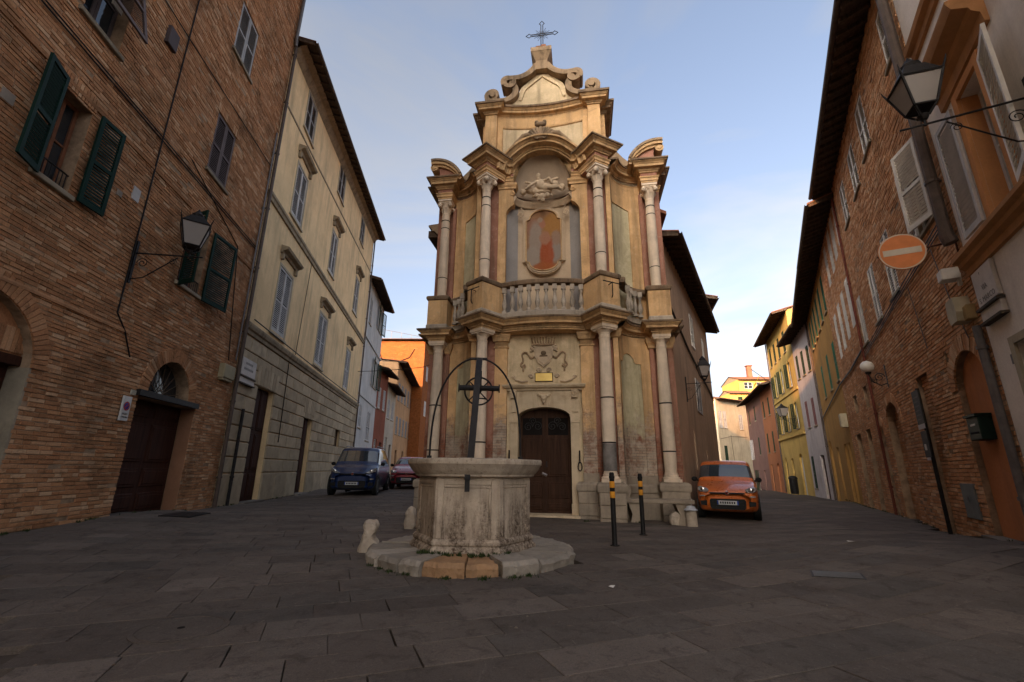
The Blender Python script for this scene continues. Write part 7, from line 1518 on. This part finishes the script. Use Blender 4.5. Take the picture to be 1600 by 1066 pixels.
        hl.add([(x, yy_(x,z)-.01, z) for x, z in pts] + [(cxm+(x-cxm)*.8, yy_(cxm+(x-cxm)*.8, czm+(z-czm)*.8)-.04, czm+(z-czm)*.8) for x, z in pts] + [(x, yy_(x,z)+.12, z) for x, z in pts], [(i, (i+1) % len(pts), len(pts)+(i+1) % len(pts), len(pts)+i) for i in range(len(pts))] + [tuple(range(len(pts), 2*len(pts)))] + [(2*len(pts)+i, 2*len(pts)+(i+1) % len(pts), (i+1) % len(pts), i) for i in range(len(pts))]); ho = hl.build('headlight', LAMP, o, True, angle=40)
        MB().ball((cxm, yy_(cxm,czm)-.035, czm), .06, 12, 8, (1,.35,1)).build('reflector', CHROME, ho, True)
        MB().prism([(s*w2*.70,.60),(s*w2*.88,.60),(s*w2*.88,.635),(s*w2*.70,.63)], -.005, .1).build('side_lamp', LAMP, o)
        mr = MB(); mr.ball((s*(w2+.07), hood_y+.32, belt+.08), .09, 12, 8, (.95,.55,.8)); mr.tube([(s*(w2-.03), hood_y+.36, belt+.04),(s*(w2+.05), hood_y+.34, belt+.06)], .03, 6); mr.build('mirror', TRIM, o, True)
    MB().box(-gw_,gw_,-.03,.06,nose_z-.085,nose_z-.05).build('upper_grille', TRIM, o)
    if badge:
        bd_ = MB(); bd_.lathe([(.055,-.01),(.055,.012),(.045,.018)], 18, M=Matrix.Translation((0,-.035,nose_z-.06)) @ Matrix.Rotation(R_(90),4,'X')); bo = bd_.build('badge', CHROME, o, True, angle=30); MB().lathe([(.0,.019),(.042,.019)], 18, M=Matrix.Translation((0,-.035,nose_z-.06)) @ Matrix.Rotation(R_(90),4,'X')).build('badge_disc', M_gloss('badge_red', (.22,.02,.02), .2), bo)
    wp = MB(); wp.tube([(-w2*.5,hood_y+.04,hood_z+.07),(.1,hood_y+.10,hood_z+.12)], .012, 5); wp.tube([(.1,hood_y+.04,hood_z+.07),(w2*.6,hood_y+.12,hood_z+.12)], .012, 5); wp.build('wiper', TRIM, o)
    return o
OR = M_gloss('orange_car_paint', (.55,.13,.02), .22, .15, .8); BLU = M_gloss('dark_blue_car_paint', (.010,.028,.10), .25, .2, .8); REDC_ = M_gloss('red_car_paint', (.22,.012,.025), .25, .2, .8); WHC = M_gloss('silver_white_paint', (.42,.43,.44), .3, .2, .6)
px, py = 5.86, 12.95
car('orange hatchback parked beside the church, facing the camera', (px, py, gz(px, py)-.0), R_(-25), OR, 3.65, 1.56, 1.59, .94, .72, 1.22, .76, rw=.83)
vx, vy = -6.05, 18.2
van = car('dark blue small van parked before the cream house', (vx, vy, gz(vx, vy)), R_(7), BLU, 4.1, 1.80, 1.86, 1.08, .62, 1.22, .86, lamp='slant', rw=.82, name='parked_van', cat='van')
vb_ = MB(); 
for s in (-1, 1): vb_.tube([(s*.62,1.4,1.86),(s*.62,1.5,1.90),(s*.62,3.4,1.90),(s*.62,3.5,1.86)], .02, 6)
vb_.build('roof_rail', GREYPIPE, van, True)
rx_, ry_ = -4.95, 22.6; car('small red car parked behind the blue van', (rx_, ry_, gz(rx_, ry_)), R_(5), REDC_, 3.6, 1.64, 1.53, 1.0, .85, 1.45, .78)
sx_, sy_ = -4.75, 27.6; car('silver white car parked last in the left street, half hidden by the well', (sx_, sy_, gz(sx_, sy_)), R_(4), WHC, 3.9, 1.70, 1.46, .95, .95, 1.6, .74, lamp='slant')
bpy.context.view_layer.update()
# grit, weeds and litter where walls meet the paving
def edge_weeds(label, p0, p1, n, seed):
    r = random.Random(seed); sp = []
    for i in range(n):
        t = r.random(); x, y = p0[0]+(p1[0]-p0[0])*t, p0[1]+(p1[1]-p0[1])*t; sp.append((x, y, gz(x, y), r.choice([4,8,14,26]), r.uniform(.01,.05)))
    return weeds(label, sp, seed, .05)
a_, b_ = left_at(-1.5), left_at(18); edge_weeds('small weeds along the foot of the left walls', (a_[0]+.07,a_[1]), (b_[0]+.07,b_[1]), 46, 71)
a_, b_ = right_at(-4), right_at(16); edge_weeds('small weeds along the foot of the right walls', (a_[0]-.06,a_[1]+.03), (b_[0]-.06,b_[1]+.03), 46, 72)
a_, b_ = ch.matrix_basis @ Vector((.95,-.92,0)), ch.matrix_basis @ Vector((3.6,-.45,0)); edge_weeds('small weeds along the foot of the church', (a_.x,a_.y), (b_.x,b_.y), 14, 73)
def grit(label, n, seed):
    r = random.Random(seed); mb = MB()
    for _ in range(n):
        k_ = r.random()
        if k_ < .35: u = r.uniform(-1.8,14); p = left_at(u); d = abs(r.gauss(0,.12)); x, y = p[0]+d*math.cos(R_(8))+.02, p[1]
        elif k_ < .7: u = r.uniform(-4,14); p = right_at(u); d = abs(r.gauss(0,.14)); x, y = p[0]-d*math.cos(R_(29))-.02, p[1]+d*math.sin(R_(29))
        else: x, y = r.uniform(-6,6), r.uniform(2.6,11)
        if math.hypot(x-WX, y-WY) < 1.36: continue
        s_ = r.uniform(.004,.016); z = gz(x, y); a = r.random()*6.28; c, q_ = math.cos(a)*s_, math.sin(a)*s_
        mb.add([(x+c,y+q_,z),(x-q_,y+c,z),(x-c,y-q_,z),(x+q_*.6,y-c*.6,z),(x,y,z+s_*r.uniform(.3,.8))], [(0,1,4),(1,2,4),(2,3,4),(3,0,4)])
    o = mb.build('street_grit', M_brick('grit_colours', [(.05,.04,.03), (.16,.12,.09), (.10,.07,.045), (.24,.20,.16), (.12,.06,.035)])); o['kind'] = 'stuff'; o['label'] = label
grit('scattered grit and crumbs of brick on the paving', 900, 5)
